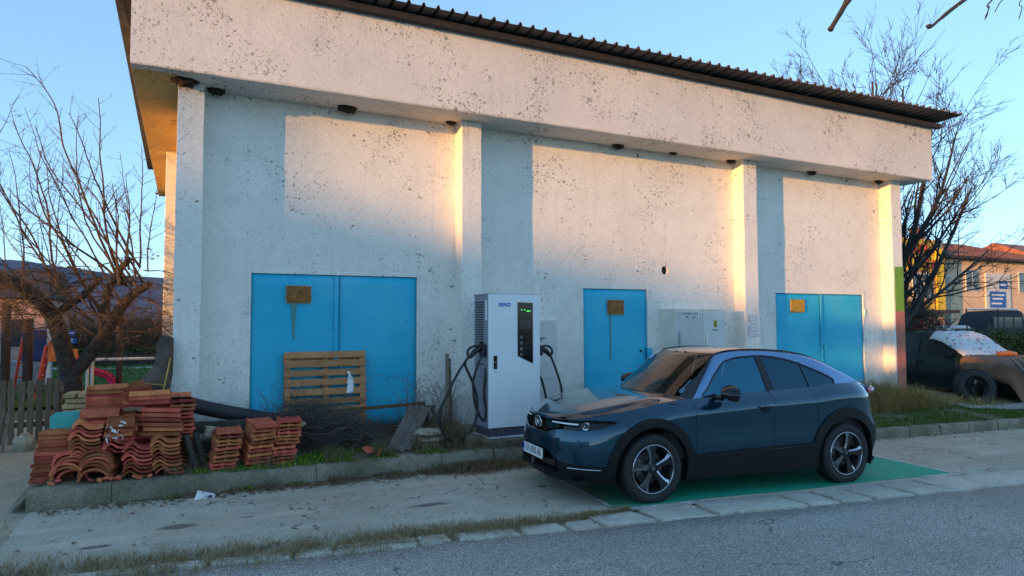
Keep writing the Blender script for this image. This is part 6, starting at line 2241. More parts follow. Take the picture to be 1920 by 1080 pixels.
# low green weeds on the left verge
P = []
for _ in range(6500):
    x = rg.uniform(0.1, 3.3); y = kerb_y(x) + rg.uniform(0.03, 0.75)
    if mn.noise(Vector((x * 2.2, y * 2.2, 8))) < -0.12: continue
    P.append((x, y, verge_z(x, y), rg.uniform(0.02, 0.075), rg.uniform(0.010, 0.022), rg.uniform(0.4, 1.6)))
for _ in range(900):
    x = rg.uniform(-0.2, 1.5); y = kerb_y(x) - abs(rg.gauss(0, 0.05))
    if mn.noise(Vector((x * 4, 2, 8))) < 0.1: continue
    P.append((x, y, ground_z(x, y), rg.uniform(0.02, 0.07), rg.uniform(0.008, 0.018), rg.uniform(0.4, 1.5)))
tuft_field('green_weeds', 'weed_green', P, 'low bright green weeds in front of the flat tile stacks', 'weeds')
# wiry dead stalks by the wall
mb = MB(); rw = random.Random(5)
for k in range(70):
    x = rw.uniform(2.65, 3.45); y = rw.uniform(8.4, 9.2)
    p = Vector((x, y, verge_z(x, y)))
    h = rw.uniform(0.3, 0.85); az = rw.uniform(0, 6.28); l_ = rw.uniform(0.1, 0.5)
    pts = [p, p + Vector((math.cos(az) * l_ * h * 0.3, math.sin(az) * l_ * h * 0.3, h * 0.55)), p + Vector((math.cos(az) * l_ * h, math.sin(az) * l_ * h, h * 0.95)), p + Vector((math.cos(az) * l_ * h * 1.7, math.sin(az) * l_ * h * 1.7, h * 0.85))]
    mb.tube(spline3(pts, 3), [0.003] * 10, 3, cap=False)
o = tag(obj('dead_stalks', mb, 'thicket_twig'), 'wiry dead stalks standing at the wall left of the charger', 'stalks'); o['kind'] = 'stuff'
# right verge: green grass and the tall reed-like tuft at the painted pillar
P = []
for _ in range(17000):
    x = rg.uniform(9.0, 17.5); yk = kerb_y(x)
    y = yk + 0.10 + abs(rg.gauss(0, 1.0)) * 0.8
    if y > 9.0 and x < 14.1: continue
    if mn.noise(Vector((x * 1.6, y * 1.6, 3))) < -0.22 and rg.random() < 0.85: continue
    if 14.3 < x and y > yk + 0.9 and rg.random() < 0.9: continue
    if x > 14.8 and rg.random() < 0.6: continue
    P.append((x, y, verge_z(x, y), rg.uniform(0.03, 0.11), rg.uniform(0.005, 0.010), rg.uniform(0.3, 1.2)))
tuft_field('green_grass', 'green_grass', P, 'green grass on the verge behind the right kerb', 'grass')
P = []
for _ in range(5200):
    x = rg.gauss(12.3, 0.75); y = rg.uniform(7.9, 8.95)
    if x < 10.6 or x > 15.4: continue
    h = rg.uniform(0.15, 0.60) * (1.15 - 0.30 * abs(x - 12.3)) * (0.8 + 0.5 * mn.noise(Vector((x * 2.5, y * 2.5, 4))))
    P.append((x, y, verge_z(x, y), max(0.1, h), rg.uniform(0.006, 0.012), rg.uniform(0.3, 1.5)))
for _ in range(500):
    x = rg.uniform(14.4, 15.9); y = rg.uniform(8.0, 9.3)
    P.append((x, y, verge_z(x, y), rg.uniform(0.10, 0.30), rg.uniform(0.005, 0.009), rg.uniform(0.3, 1.5)))
tuft_field('reed_grass', 'reed_grass', P, 'tall tan grass clump at the foot of the painted rightmost pillar', 'grass')
# fallen leaves
mb = MB(); rl = random.Random(17)
for k in range(3000):
    if k < 2400:
        x = rl.uniform(-1.2, 3.6); y = kerb_y(x) - abs(rl.gauss(0, 0.12)) - 0.02
        if rl.random() > 0.25 + sm(-1, 2.5, x): continue
        z = ground_z(x, y) + 0.012
    elif k < 2700:
        x = rl.uniform(-1.2, 3.5); y = rl.uniform(5.7, 7.4); z = ground_z(x, y) + 0.012
        if rl.random() < 0.7: continue
    else:
        x = rl.uniform(9, 16); y = kerb_y(x) - abs(rl.gauss(0, 0.12)); z = ground_z(x, y) + 0.012
    s = rl.uniform(0.012, 0.032); a = rl.uniform(0, 6.28); tl = rl.uniform(-0.5, 0.5)
    c, sn = math.cos(a), math.sin(a)
    q = []
    for (u, v, wz) in ((-1, 0, 0), (0, -0.55, 0.25), (1, 0, 0.1), (0, 0.55, 0.35)):
        q.append((x + s * (u * c - v * sn), y + s * (u * sn + v * c), z + s * wz * (1 + tl)))
    mb.add(q, [(0, 1, 2), (0, 2, 3)])
o = tag(obj('fallen_leaves', mb, 'dead_leaf'), 'brown fallen leaves gathered along the kerb', 'leaves'); o['kind'] = 'stuff'
# brushwood heap
mb = MB(); rb = random.Random(31)
for k in range(1500):
    t_ = rb.random()
    cx = 1.15 + 0.95 * t_ + rb.gauss(0, 0.12); cy = 8.52 + rb.gauss(0, 0.14) - 0.1 * t_
    hmax = lerp_tab([(0.8, 0.20), (1.1, 0.46), (1.5, 0.48), (1.8, 0.36), (2.2, 0.14)], cx)
    cz = 0.30 + hmax * rb.random() ** 0.8
    L = rb.uniform(0.2, 0.7); az = rb.gauss(-0.35, 0.6) + (math.pi if rb.random() < 0.4 else 0); el = rb.gauss(0.1, 0.35)
    d = Vector((math.cos(az) * math.cos(el), math.sin(az) * math.cos(el) * 0.5, math.sin(el) - 0.12))
    p = Vector((cx, cy, cz)); r_ = rb.uniform(0.0018, 0.005)
    b_ = Vector((rb.gauss(0, 0.04), rb.gauss(0, 0.03), rb.gauss(0, 0.05)))
    mb.tube([p - d * L / 2, p + b_, p + d * L / 2 + b_ * 0.4], [r_, r_ * 0.8, r_ * 0.3], 3, cap=False)
for k in range(40):      # long whips rising from the heap
    p = Vector((rb.uniform(0.85, 1.7), 8.45 + rb.gauss(0, 0.1), 0.6)); h = rb.uniform(0.25, 0.65); dx = rb.uniform(-0.5, 0.2)
    mb.tube(spline3([p, p + Vector((dx * h * 0.4, 0, h * 0.5)), p + Vector((dx * h, -0.02, h * rb.uniform(0.7, 1)))], 3), [0.003] * 7, 3, cap=False)
o = tag(obj('brushwood_heap', mb, 'brush_twig'), 'grey heap of cut brushwood in front of the wooden pallet', 'brushwood'); o['kind'] = 'stuff'
rock('grey_cloth', (1.22, 8.28, 0.62), (0.09, 0.06, 0.05), 'stone', 'crumpled grey rag on the brushwood behind the right flat tile stack', 'rag', 12)

# ---- bare trees
def grow(mb, p, d, L, r0, depth, rr, P):
    """recursive limb: a curved tube with children along it"""
    n = max(3, int(L / P['seg']))
    pts = [p]; rad = [r0]
    q = p; dd = d.normalized()
    r1 = r0 * P['taper']
    for i in range(n):
        dd = (dd + Vector((rr.gauss(0, 1), rr.gauss(0, 1), rr.gauss(0, 1))) * P['wob'] + Vector((0, 0, 1)) * P['up'] * (1 if depth < 3 else P.get('uptwig', 1))).normalized()
        q = q + dd * (L / n)
        pts.append(q); rad.append(r0 + (r1 - r0) * (i + 1) / n)
    mb.tube(pts, rad, 7 if r0 > 0.04 else (5 if r0 > 0.015 else 3), cap=False)
    if depth >= P['maxd']: return
    nc = P['kids'][min(depth, len(P['kids']) - 1)]
    for k in range(nc):
        t_ = rr.uniform(P.get('t0', 0.25), 1.0) if depth > 0 else rr.uniform(0.35, 1.0)
        i = min(n - 1, int(t_ * n))
        base = pts[i].lerp(pts[i + 1], t_ * n - i) if i < n else pts[-1]
        ax = (pts[i + 1] - pts[i]).normalized()
        side = ax.cross(Vector((rr.gauss(0, 1), rr.gauss(0, 1), rr.gauss(0, 1)))).normalized()
        ang = rr.uniform(*P['ang'])
        nd = ax * math.cos(ang) + side * math.sin(ang)
        f = rr.uniform(*P['frac']) * (1.15 - 0.5 * t_)
        grow(mb, base, nd, L * f, max(P['rmin'], (rad[i]) * rr.uniform(0.45, 0.65)), depth + 1, rr, P)

# left fruit tree with long water shoots
lt_ = thing('fruit_tree', 'bare leaning fruit tree with long upright shoots left of the building', 'tree', (-1.6, 12.5, 0.15))
mb = MB()
limbs = [([(-1.60, 12.5, 0.1), (-1.60, 12.5, 0.55), (-1.62, 12.48, 1.0)], [0.19, 0.165, 0.165]),
         ([(-1.62, 12.48, 0.95), (-1.72, 12.45, 1.45), (-1.86, 12.35, 1.95), (-2.2, 12.2, 2.35), (-2.7, 12.1, 2.6), (-3.3, 12.0, 2.85)], [0.135, 0.125, 0.115, 0.10, 0.08, 0.06]),
         ([(-1.60, 12.48, 0.98), (-1.38, 12.42, 1.28), (-1.18, 12.36, 1.60), (-0.98, 12.25, 1.98), (-0.78, 12.12, 2.25), (-0.52, 12.0, 2.45)], [0.115, 0.10, 0.095, 0.085, 0.07, 0.055]),
         ([(-1.20, 12.36, 1.58), (-1.15, 12.3, 1.9), (-1.12, 12.2, 2.3), (-0.95, 12.1, 2.65), (-0.80, 12.05, 2.85)], [0.075, 0.065, 0.06, 0.05, 0.042]),
         ([(-1.84, 12.36, 1.92), (-1.65, 12.3, 2.1), (-1.45, 12.25, 2.25), (-1.2, 12.2, 2.55)], [0.07, 0.06, 0.055, 0.045])]
for pts, rad in limbs:
    sp = spline3(pts, 4)
    rr_ = [rad[0]] * len(sp)
    for i in range(len(sp)):
        u = i / (len(sp) - 1) * (len(rad) - 1); k = min(int(u), len(rad) - 2)
        rr_[i] = rad[k] + (rad[k + 1] - rad[k]) * (u - k)
        rr_[i] *= 1 + 0.10 * mn.noise(sp[i] * 6)
    mb.tube(sp, rr_, 10)
obj('trunk', mb, 'bark_dark', lt_, world=True, smooth=True)
mb = MB(); rtree = random.Random(77)
SH = dict(seg=0.16, taper=0.25, wob=0.075, up=0.022, maxd=2, kids=[15, 3], ang=(0.5, 1.1), frac=(0.10, 0.26), rmin=0.0028, t0=0.15)
def shoot(p, d, L, r_): grow(mb, Vector(p), Vector(d), L, r_, 0, rtree, SH)
# long shoots sweeping up to the left, as far as the top of the picture's left third
for k in range(17):
    x = rtree.uniform(-1.35, -0.5); z = 1.75 + 0.75 * sm(-1.3, -0.7, x) + rtree.uniform(-0.35, 0.25)
    shoot((x, rtree.uniform(11.9, 12.4), z), (rtree.uniform(-1.2, -0.35), rtree.uniform(-0.35, 0.35), 1.0), rtree.uniform(2.0, 3.6), rtree.uniform(0.014, 0.024))
for k in range(7):
    x = rtree.uniform(-1.0, -0.5)
    shoot((x, rtree.uniform(11.8, 12.3), rtree.uniform(2.3, 2.9)), (rtree.uniform(-0.25, 0.1), rtree.uniform(-0.3, 0.2), 1.0), rtree.uniform(1.2, 2.4), rtree.uniform(0.010, 0.020))
for k in range(15):
    x = rtree.uniform(-3.3, -1.7)
    shoot((x, rtree.uniform(11.9, 12.4), 2.3 + 0.4 * sm(-2, -3.2, x)), (rtree.uniform(-0.5, 0.15), rtree.uniform(-0.4, 0.3), 1.0), rtree.uniform(1.2, 2.9), rtree.uniform(0.010, 0.02))
# tangle of old drooping twigs
TG = dict(seg=0.09, taper=0.3, wob=0.20, up=-0.05, maxd=2, kids=[7, 4], ang=(0.5, 1.3), frac=(0.25, 0.55), rmin=0.0028, t0=0.1)
for k in range(130):
    x = rtree.uniform(-3.2, -0.45)
    z = rtree.uniform(1.5, 2.75) if x > -1.5 else rtree.uniform(1.7, 2.7)
    a = rtree.uniform(0, 6.28)
    grow(mb, Vector((x, 12.2 + rtree.uniform(-0.5, 0.5), z)), Vector((math.cos(a), math.sin(a) * 0.6, rtree.uniform(-0.35, 0.5))), rtree.uniform(0.5, 1.15), rtree.uniform(0.006, 0.014), 0, rtree, TG)
obj('crown', mb, 'bark_brown', lt_, world=True)
# a few last leaves
mb = MB()
for (x, y, z) in ((-0.42, 12.1, 2.9), (-0.5, 12.1, 2.85), (-0.45, 12.0, 3.9), (-0.55, 12.0, 3.0)):
    for _ in range(2):
        a = rtree.uniform(0, 6.28); s = 0.05
        mb.add([(x - s * math.cos(a), y, z), (x, y - s * 0.4, z + 0.012), (x + s * math.cos(a), y, z + 0.02), (x, y + s * 0.4, z - 0.012)], [(0, 1, 2, 3)])
o = obj('last_leaves', mb, 'dead_leaf', lt_, world=True); o['kind'] = 'stuff'

# right multi-stemmed tree behind the wreck
rt_ = thing('bare_tree', 'tall bare multi stemmed tree behind the dark wrecked car right of the building', 'tree', (21.5, 15.0, -0.2))
mbt = MB(); mb = MB(); rr2_ = random.Random(41)
base = Vector((21.4, 15.0, -0.2))
mbt.tube([base, base + Vector((0.0, 0, 0.9)), base + Vector((0.05, 0, 1.6))], [0.62, 0.50, 0.42], 12)
stems = [((-0.35, 0, 0.9), (-0.75, 0.0, 3.0), (-1.0, 0.1, 5.0), (-0.9, 0.2, 7.6), 0.20),
         ((-0.15, 0, 1.2), (-0.05, 0.1, 3.4), (0.25, 0.1, 5.8), (0.35, 0.1, 8.6), 0.19),
         ((0.1, 0.1, 1.3), (0.6, 0.2, 3.6), (0.7, 0.5, 5.6), (1.2, 0.6, 8.8), 0.13),
         ((0.25, 0, 1.2), (1.0, 0.0, 2.7), (2.0, -0.1, 4.4), (2.9, -0.2, 7.4), 0.21),
         ((1.5, -0.05, 3.5), (2.6, 0.1, 4.3), (3.6, 0.0, 5.6), (4.6, 0.0, 7.6), 0.13),
         ((0.35, 0, 0.9), (1.6, -0.2, 1.9), (3.2, -0.2, 3.5), (4.9, -0.3, 5.8), 0.16),
         ((-0.4, 0.1, 2.0), (-0.9, 0.4, 3.6), (-1.5, 0.5, 5.2), (-2.2, 0.6, 7.4), 0.12),
         ((0.2, 0, 0.8), (2.0, 0.3, 1.7), (4.2, 0.4, 2.6), (7.0, 0.5, 3.9), 0.13),
         ((1.2, 0, 2.4), (2.6, 0.5, 3.0), (4.6, 0.8, 4.2), (6.8, 0.9, 6.0), 0.12),
         ((0.8, 0.1, 2.6), (1.5, 0.3, 4.6), (2.3, 0.6, 6.6), (2.6, 0.6, 8.9), 0.11),
         ((-0.2, 0, 1.0), (-0.3, -0.3, 3.2), (-0.45, -0.4, 5.2), (-0.1, -0.4, 8.0), 0.13)]
TR = dict(seg=0.3, taper=0.3, wob=0.06, up=0.055, maxd=3, kids=[5, 6, 4], ang=(0.35, 0.9), frac=(0.30, 0.60), rmin=0.010, t0=0.2)
TREE_S = Vector((1.12, 1.0, 1.22))
for a, b_, c, d, r_ in stems:
    sp = [base + Vector((v.x * TREE_S.x, v.y, v.z * TREE_S.z)) for v in spline3([Vector(a), Vector(b_), Vector(c), Vector(d)], 7)]
    n_ = len(sp)
    rad = [r_ * (1 - 0.82 * i / (n_ - 1)) for i in range(n_)]
    mbt.tube(sp, rad, 8)
    for k in range(17):
        i = rr2_.randint(4, n_ - 1)
        ax = (sp[i] - sp[i - 1]).normalized()
        side = ax.cross(Vector((rr2_.gauss(0, 1), rr2_.gauss(0, 1), rr2_.gauss(0, 1)))).normalized()
        ang = rr2_.uniform(0.3, 0.9)
        grow(mb, sp[i], ax * math.cos(ang) + side * math.sin(ang), rr2_.uniform(1.5, 3.2), max(0.013, rad[i] * 0.5), 1, rr2_, TR)
obj('trunk', mbt, 'bark_dark', rt_, world=True, smooth=True)
obj('crown', mb, 'bark_darkest', rt_, world=True)

# street tree on this side of the road: only a few cut branch ends hang into the picture
st_ = thing('street_tree', 'overhanging bare branch ends of a street tree at the upper right', 'tree', (5.2, -1.6, -0.1))
mb = MB()
mb.tube([(5.2, -1.6, -0.2), (5.18, -1.55, 2.5), (5.15, -1.45, 4.4)], [0.19, 0.16, 0.14], 12)
mb.tube(spline3([(5.15, -1.5, 4.3), (5.3, 0.4, 5.3), (5.8, 2.2, 5.9), (6.9, 3.2, 5.5)], 4), [0.09] * 5 + [0.06] * 8, 8)
obj('trunk', mb, 'bark_darkest', st_, world=True, smooth=True)
mb = MB()
mb.tube(spline3([(6.0, 3.4, 5.5), (5.2, 3.5, 5.0), (4.78, 3.5, 4.46), (4.66, 3.5, 4.30), (4.555, 3.5, 4.165)], 4), [0.030] * 9 + [0.021] * 4 + [0.019, 0.019, 0.020, 0.024], 8)
mb.tube(spline3([(7.2, 3.2, 5.4), (6.4, 3.5, 4.81), (6.0, 3.5, 4.54), (5.88, 3.5, 4.455), (5.81, 3.5, 4.44)], 4), [0.017] * 8 + [0.013] * 5 + [0.019, 0.024, 0.017, 0.013], 8)
mb.tube(spline3([(7.3, 3.1, 5.5), (6.86, 3.5, 4.92), (6.78, 3.5, 4.81), (6.74, 3.5, 4.74), (6.70, 3.5, 4.675)], 4), [0.008] * 9 + [0.006] * 3 + [0.009, 0.010, 0.008, 0.005, 0.003], 6)
mb.tube(spline3([(7.3, 3.1, 5.5), (7.05, 3.5, 4.97), (6.95, 3.5, 4.88), (6.87, 3.5, 4.785)], 4), 0.0045, 5)
mb.tube(spline3([(7.5, 3.1, 5.5), (7.37, 3.5, 5.04), (7.35, 3.5, 4.93), (7.28, 3.5, 4.80)], 4), 0.0045, 5)
obj('branch', mb, 'bark_darkest', st_, world=True, smooth=True)

# ---------------------------------------------------------------- left background: fence, playground, thicket, hill
fe = thing('picket_fence', 'weathered brown picket fence of uneven boards at the left edge', 'fence', (-2.6, 11.0, 0.15))
rf = random.Random(8)
x = -4.2
while x < -1.52:
    w = rf.uniform(0.06, 0.085); h = 1.06 + rf.uniform(-0.03, 0.02)
    zb_ = 0.16 + rf.uniform(-0.02, 0.03)
    obj('picket', MB().box((x + w / 2, 11.0 + rf.uniform(-0.006, 0.006), (h + zb_) / 2), (w, 0.022, h - zb_), Matrix.Rotation(rf.uniform(-0.025, 0.025), 3, 'Y')), 'fence_wood', fe, world=True, bevel=0.003)
    x += w + rf.uniform(0.022, 0.045)
for z in (0.42, 0.88):
    obj('rail', MB().bx(-4.25, -1.50, 11.012, 11.052, z, z + 0.07), 'fence_wood', fe, world=True, bevel=0.004)
for xx in (-4.1, -2.75, -1.56):
    obj('post', MB().bx(xx - 0.04, xx + 0.04, 11.052, 11.13, 0.1, 1.0), 'fence_wood', fe, world=True, bevel=0.005)
rock('field_stone', (-1.84, 10.5, 0.26), (0.125, 0.11, 0.15), 'stone', 'pale upright stone at the foot of the picket fence', 'stone', 21)
rock('field_stone', (-1.62, 10.45, 0.17), (0.07, 0.06, 0.045), 'stone', 'small pale stone right of the upright stone by the fence', 'stone', 27)
beam('leaning_stick', (-2.16, 10.45, 0.14), (-2.10, 10.75, 0.72), 0.03, 0.02, 'old_wood', 'pale stick leaning on the picket fence at the left edge', 'stick')
beam('leaning_stick', (-2.06, 10.4, 0.14), (-2.04, 10.72, 0.66), 0.035, 0.02, 'old_wood', 'second stick leaning on the fence beside the upright stone', 'stick')
# a few pale firewood billets behind the heap
rw_ = random.Random(61)
for i in range(4):
    for k in range(2):
        z = 0.80 + i * 0.062
        o = obj('firewood_billet', MB().box((-1.20 + k * 0.13 + rw_.uniform(-0.02, 0.02), 9.4, z), (0.12, 0.36, 0.052), Matrix.Rotation(rw_.uniform(-0.1, 0.1), 3, 'Z') @ Matrix.Rotation(rw_.uniform(-0.05, 0.05), 3, 'Y')), 'pale_wood', bevel=0.008)
        tag(o, f'pale split firewood billet, {ORD[3 - i]} from the top of the {["left", "right"][k]} stack behind the tiles', 'firewood', 'stacked firewood billets')
tag(obj('crate', MB().bx(-1.28, -1.0, 9.22, 9.58, 0.26, 0.77), 'grey_wood', bevel=0.01), 'low grey crate below the firewood behind the tiles', 'crate')

simple_mat('white_pipe', (0.62, 0.61, 0.56), 0.6, var=0.12, scale=6)
simple_mat('rusty_post', (0.045, 0.028, 0.02), 0.85, var=0.3, scale=8)
simple_mat('slide_magenta', (0.50, 0.018, 0.085), 0.35, var=0.08, scale=3)
simple_mat('play_red', (0.62, 0.06, 0.03), 0.4, var=0.1, scale=4)
simple_mat('play_orange', (0.65, 0.16, 0.02), 0.5, var=0.1, scale=4)
simple_mat('play_blue', (0.008, 0.022, 0.13), 0.6, var=0.2, scale=3)
simple_mat('sign_blue', (0.01, 0.10, 0.42), 0.5, var=0.1, scale=6)
simple_mat('pink_wall', (0.48, 0.29, 0.23), 0.9, var=0.12, scale=1)
simple_mat('grey_blue_block', (0.20, 0.23, 0.25), 0.8, var=0.4, scale=3)
# white handrail
hr = thing('handrail', 'white tubular handrail with paired posts in front of the lawn', 'railing', (-1.6, 15.0, 0.2))
obj('top_rail', MB().tube([(-1.78, 15.0, 1.11), (-0.1, 15.05, 1.10)], 0.028, 8), 'white_pipe', hr, world=True, smooth=60)
for xx in (-1.67, -1.59, -0.30):
    obj('post', MB().tube([(xx, 15.0, 0.1), (xx, 15.0, 1.09)], 0.027, 8), 'white_pipe', hr, world=True, smooth=60)
# dark posts
for (xx, y, zt, r_, lb) in ((-1.29, 17.0, 2.3, 0.062, 'dark rusty steel post right of the slide'), (-3.33, 17.0, 2.2, 0.085, 'thick dark post at the left edge behind the fence'), (-2.95, 17.0, 1.9, 0.095, 'reddish brown post between the ladder and the blue playhouse wall'), (-0.62, 24.0, 3.0, 0.05, 'thin dark pole behind the handrail by the building')):
    tag(obj('steel_post', MB().tube([(xx, y, 0.0), (xx - 0.02, y, zt)], r_, 9), 'rusty_post', smooth=60), lb, 'post')
# slide
sl = thing('playground_slide', 'playground slide with magenta chute, red ladder frame and orange panel', 'slide', (-2.0, 17.0, 0.15))
mb = MB(); rows = []
path = spline3([(-2.55, 17.0, 1.35), (-2.2, 17.0, 1.02), (-1.95, 17.0, 0.80), (-1.75, 17.0, 0.68), (-1.58, 17.0, 0.62), (-1.49, 17.0, 0.52), (-1.47, 17.0, 0.36)], 5)
for i, p in enumerate(path):
    a = path[min(i + 1, len(path) - 1)] - path[max(i - 1, 0)]; a.normalize()
    nrm = Vector((-a.z, 0, a.x))
    if nrm.z < 0: nrm.negate()
    rows.append([p + Vector((0, s * 0.24, 0)) + nrm * h for s, h in ((-1.05, 0.10), (-1, 0.11), (-0.95, 0.02), (-0.5, -0.01), (0, -0.015), (0.5, -0.01), (0.95, 0.02), (1, 0.11), (1.05, 0.10))])
mb.grid(rows)
obj('chute', mb, 'slide_magenta', sl, world=True, smooth=60, solid=0.015)
lad = MB()
obj('side_rail', MB().tube([(-2.80, 16.8, 0.15), (-2.62, 16.8, 1.30), (-2.40, 16.8, 1.55)], 0.035, 8), 'play_red', sl, world=True, smooth=60)
obj('side_rail', MB().tube([(-2.80, 17.2, 0.15), (-2.62, 17.2, 1.30), (-2.40, 17.2, 1.55)], 0.035, 8), 'play_red', sl, world=True, smooth=60)
for k in range(5):
    t_ = (k + 0.6) / 5.5
    obj('rung', MB().tube([(-2.80 + 0.18 * t_, 16.8, 0.15 + 1.15 * t_), (-2.80 + 0.18 * t_, 17.2, 0.15 + 1.15 * t_)], 0.02, 6), 'play_red', sl, world=True)
obj('side_panel', MB().bx(-2.58, -2.36, 16.76, 16.79, 1.0, 1.42), 'play_orange', sl, world=True, bevel=0.01)
obj('side_panel', MB().bx(-2.30, -2.05, 16.76, 16.79, 0.98, 1.25), 'play_orange', sl, world=True, bevel=0.01)
lw = thing('ladder_frame', 'second red climbing ladder at the left edge', 'ladder', (-3.2, 17.4, 0.1))
for dx in (0, 0.16):
    obj('side_rail', MB().tube([(-3.30 + dx, 17.4, 0.1), (-3.12 + dx, 17.4, 1.5)], 0.03, 8), 'play_red', lw, world=True, smooth=60)
for k in range(4):
    obj('rung', MB().tube([(-3.27 + 0.04 * k, 17.4, 0.35 + 0.3 * k), (-3.11 + 0.04 * k, 17.4, 0.35 + 0.3 * k)], 0.018, 6), 'play_red', lw, world=True)
ph_ = thing('playhouse', 'dark blue playhouse with grey base blocks behind the fence', 'playhouse', (-3.4, 20.0, 0.1))
obj('wall', MB().bx(-3.62, -3.1, 20.0, 20.9, 0.86, 1.62), 'play_blue', ph_, world=True, bevel=0.01)
obj('corner_post', MB().bx(-3.10, -3.02, 19.98, 20.06, 0.1, 1.65), 'white_pipe', ph_, world=True, bevel=0.005)
obj('base', MB().bx(-3.95, -3.1, 20.02, 20.9, 0.05, 0.84), 'grey_blue_block', ph_, world=True, bevel=0.01)
bs = thing('direction_sign', 'two small blue boards on a pole behind the left tree', 'sign', (-2.86, 22.0, 0.1))
obj('pole', MB().tube([(-2.86, 22.02, 0.1), (-2.86, 22.02, 1.55)], 0.03, 6), 'rusty_post', bs, world=True)
obj('board', MB().bx(-3.02, -2.74, 21.98, 22.0, 1.42, 1.58), 'sign_blue', bs, world=True)
obj('board', MB().bx(-3.05, -2.72, 21.98, 22.0, 1.22, 1.39), 'sign_blue', bs, world=True)
for z in (1.50, 1.335, 1.275):
    obj('text_line', MB().bx(-2.98, -2.80, 21.976, 21.98, z - 0.012, z + 0.012), 'paper_white', bs, world=True)
pkb = thing('pink_house', 'pinkish plaster house far behind the fence at the left edge', 'house', (-6, 30, 0))
obj('wall', MB().bx(-9.5, -4.75, 30.0, 36.0, -0.2, 2.7), 'pink_wall', pkb, world=True)
obj('roof', MB().prism([(29.7, 2.7), (36.3, 2.7), (33, 3.9)], 5.2, Matrix.Translation((-9.8, 0, 0)) @ Matrix(((0, 0, 1, 0), (1, 0, 0, 0), (0, 1, 0, 0), (0, 0, 0, 1)))), 'house_roof_far' if False else 'rusty_post', pkb, world=True, fixn=True)
obj('window', MB().bx(-5.9, -5.2, 29.96, 30.0, 0.9, 1.9), 'vent_dark', pkb, world=True)

# lawn
mb = MB(); rows = []
for xx in lin(-14, 0.5, 24):
    rows.append([(xx, y, ground_z(xx, y) + 0.03 + sm(8, 22, y) * 0.10 + 0.04 * mn.noise(Vector((xx * .6, y * .6, 2)))) for y in lin(15.5, 34, 24)])
mb.grid(rows, flip=True)
o = obj('lawn', mb, 'lawn', smooth=True); o['kind'] = 'structure'
P = []
for _ in range(16000):
    xx = rg.uniform(-6, 0.2); y = 15.5 + 18 * rg.random() ** 1.4
    P.append((xx, y, ground_z(xx, y) + 0.03 + sm(8, 22, y) * 0.10, rg.uniform(0.03, 0.10), rg.uniform(0.012, 0.03), rg.uniform(0.3, 1.2)))
tuft_field('lawn_grass', 'green_grass', P, 'green lawn grass behind the white handrail', 'grass')
# low dark bank and path across the lawn
def thicket(name, mat, x0, x1, y0, y1, h, n, label, cat, seed, zb_=0.0, r0=0.012, Lr=(0.6, 1.6), kind='stuff', leaf=False):
    mb = MB(); r_ = random.Random(seed)
    for k in range(n):
        xx = r_.uniform(x0, x1); y = r_.uniform(y0, y1)
        hh = h * (0.75 + 0.35 * mn.noise(Vector((xx * 0.5, y * 0.3, seed))))
        z = zb_ + hh * r_.random() ** 0.8
        if leaf:
            s = r_.uniform(0.04, 0.10); a = r_.uniform(0, 6.28); e = r_.uniform(-1, 1)
            u = Vector((math.cos(a), math.sin(a), e)).normalized() * s; w = Vector((-math.sin(a), math.cos(a), r_.uniform(-1, 1))).normalized() * s * 0.6
            p = Vector((xx, y, z))
            mb.add([p - u, p - w, p + u, p + w], [(0, 1, 2, 3)])
        else:
            L = r_.uniform(*Lr); a = r_.uniform(0, 6.28)
            d = Vector((math.cos(a) * 0.6, math.sin(a) * 0.6, r_.uniform(0.1, 1.3))).normalized()
            p = Vector((xx, y, z - L * 0.3))
            b_ = Vector((r_.gauss(0, 0.12), r_.gauss(0, 0.12), 0))
            mb.tube([p, p + d * L * 0.5 + b_, p + d * L], [r0, r0 * 0.7, r0 * 0.25], 3, cap=False)
    o = tag(obj(name, mb, mat), label, cat); o['kind'] = kind
    return o
thicket('brush_thicket', 'thicket_twig', -11, 1.0, 36, 42, 2.1, 8000, 'brown bare thicket at the far end of the lawn', 'thicket', 3, 0.1, 0.014, (0.6, 1.7))
thicket('low_hedge', 'hedge_leaf', -9, 0.6, 34.2, 35.4, 0.62, 9000, 'low green hedge along the far edge of the lawn', 'hedge', 5, 0.08, leaf=True)
thicket('bramble_bank', 'brush_twig', -5, -0.1, 27.5, 28.6, 0.42, 2600, 'dark dead bramble band across the lawn', 'brambles', 8, 0.1, 0.01, (0.2, 0.6))
simple_mat('path_pale', (0.30, 0.30, 0.27), 0.9, var=0.2, scale=2)
mb = MB(); rows = []
for xx in lin(-8, 0.4, 12): rows.append([(xx, y, ground_z(xx, y) + 0.045 + sm(8, 22, y) * 0.10 + 0.04 * mn.noise(Vector((xx * .6, y * .6, 2)))) for y in lin(25.6, 26.3, 3)])
mb.grid(rows, flip=True)
o = obj('garden_path', mb, 'path_pale', smooth=True); o['kind'] = 'structure'
# wooded hill far off
simple_mat('hill_hazed', (0.075, 0.085, 0.125), 1.0, var=0.35, scale=0.05, bump=1.0, bscale=0.3)  # blue distance haze put into the colour of the woods
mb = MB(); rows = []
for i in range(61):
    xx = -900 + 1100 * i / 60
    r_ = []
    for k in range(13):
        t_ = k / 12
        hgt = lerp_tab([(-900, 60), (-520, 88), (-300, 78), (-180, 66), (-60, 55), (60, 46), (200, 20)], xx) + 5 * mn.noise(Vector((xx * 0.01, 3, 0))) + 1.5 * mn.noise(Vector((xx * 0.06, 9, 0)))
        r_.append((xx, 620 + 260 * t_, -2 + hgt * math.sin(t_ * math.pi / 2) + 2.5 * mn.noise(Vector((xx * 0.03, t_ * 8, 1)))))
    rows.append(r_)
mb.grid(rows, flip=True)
o = obj('hill', mb, 'hill_hazed', smooth=True); o['kind'] = 'structure'

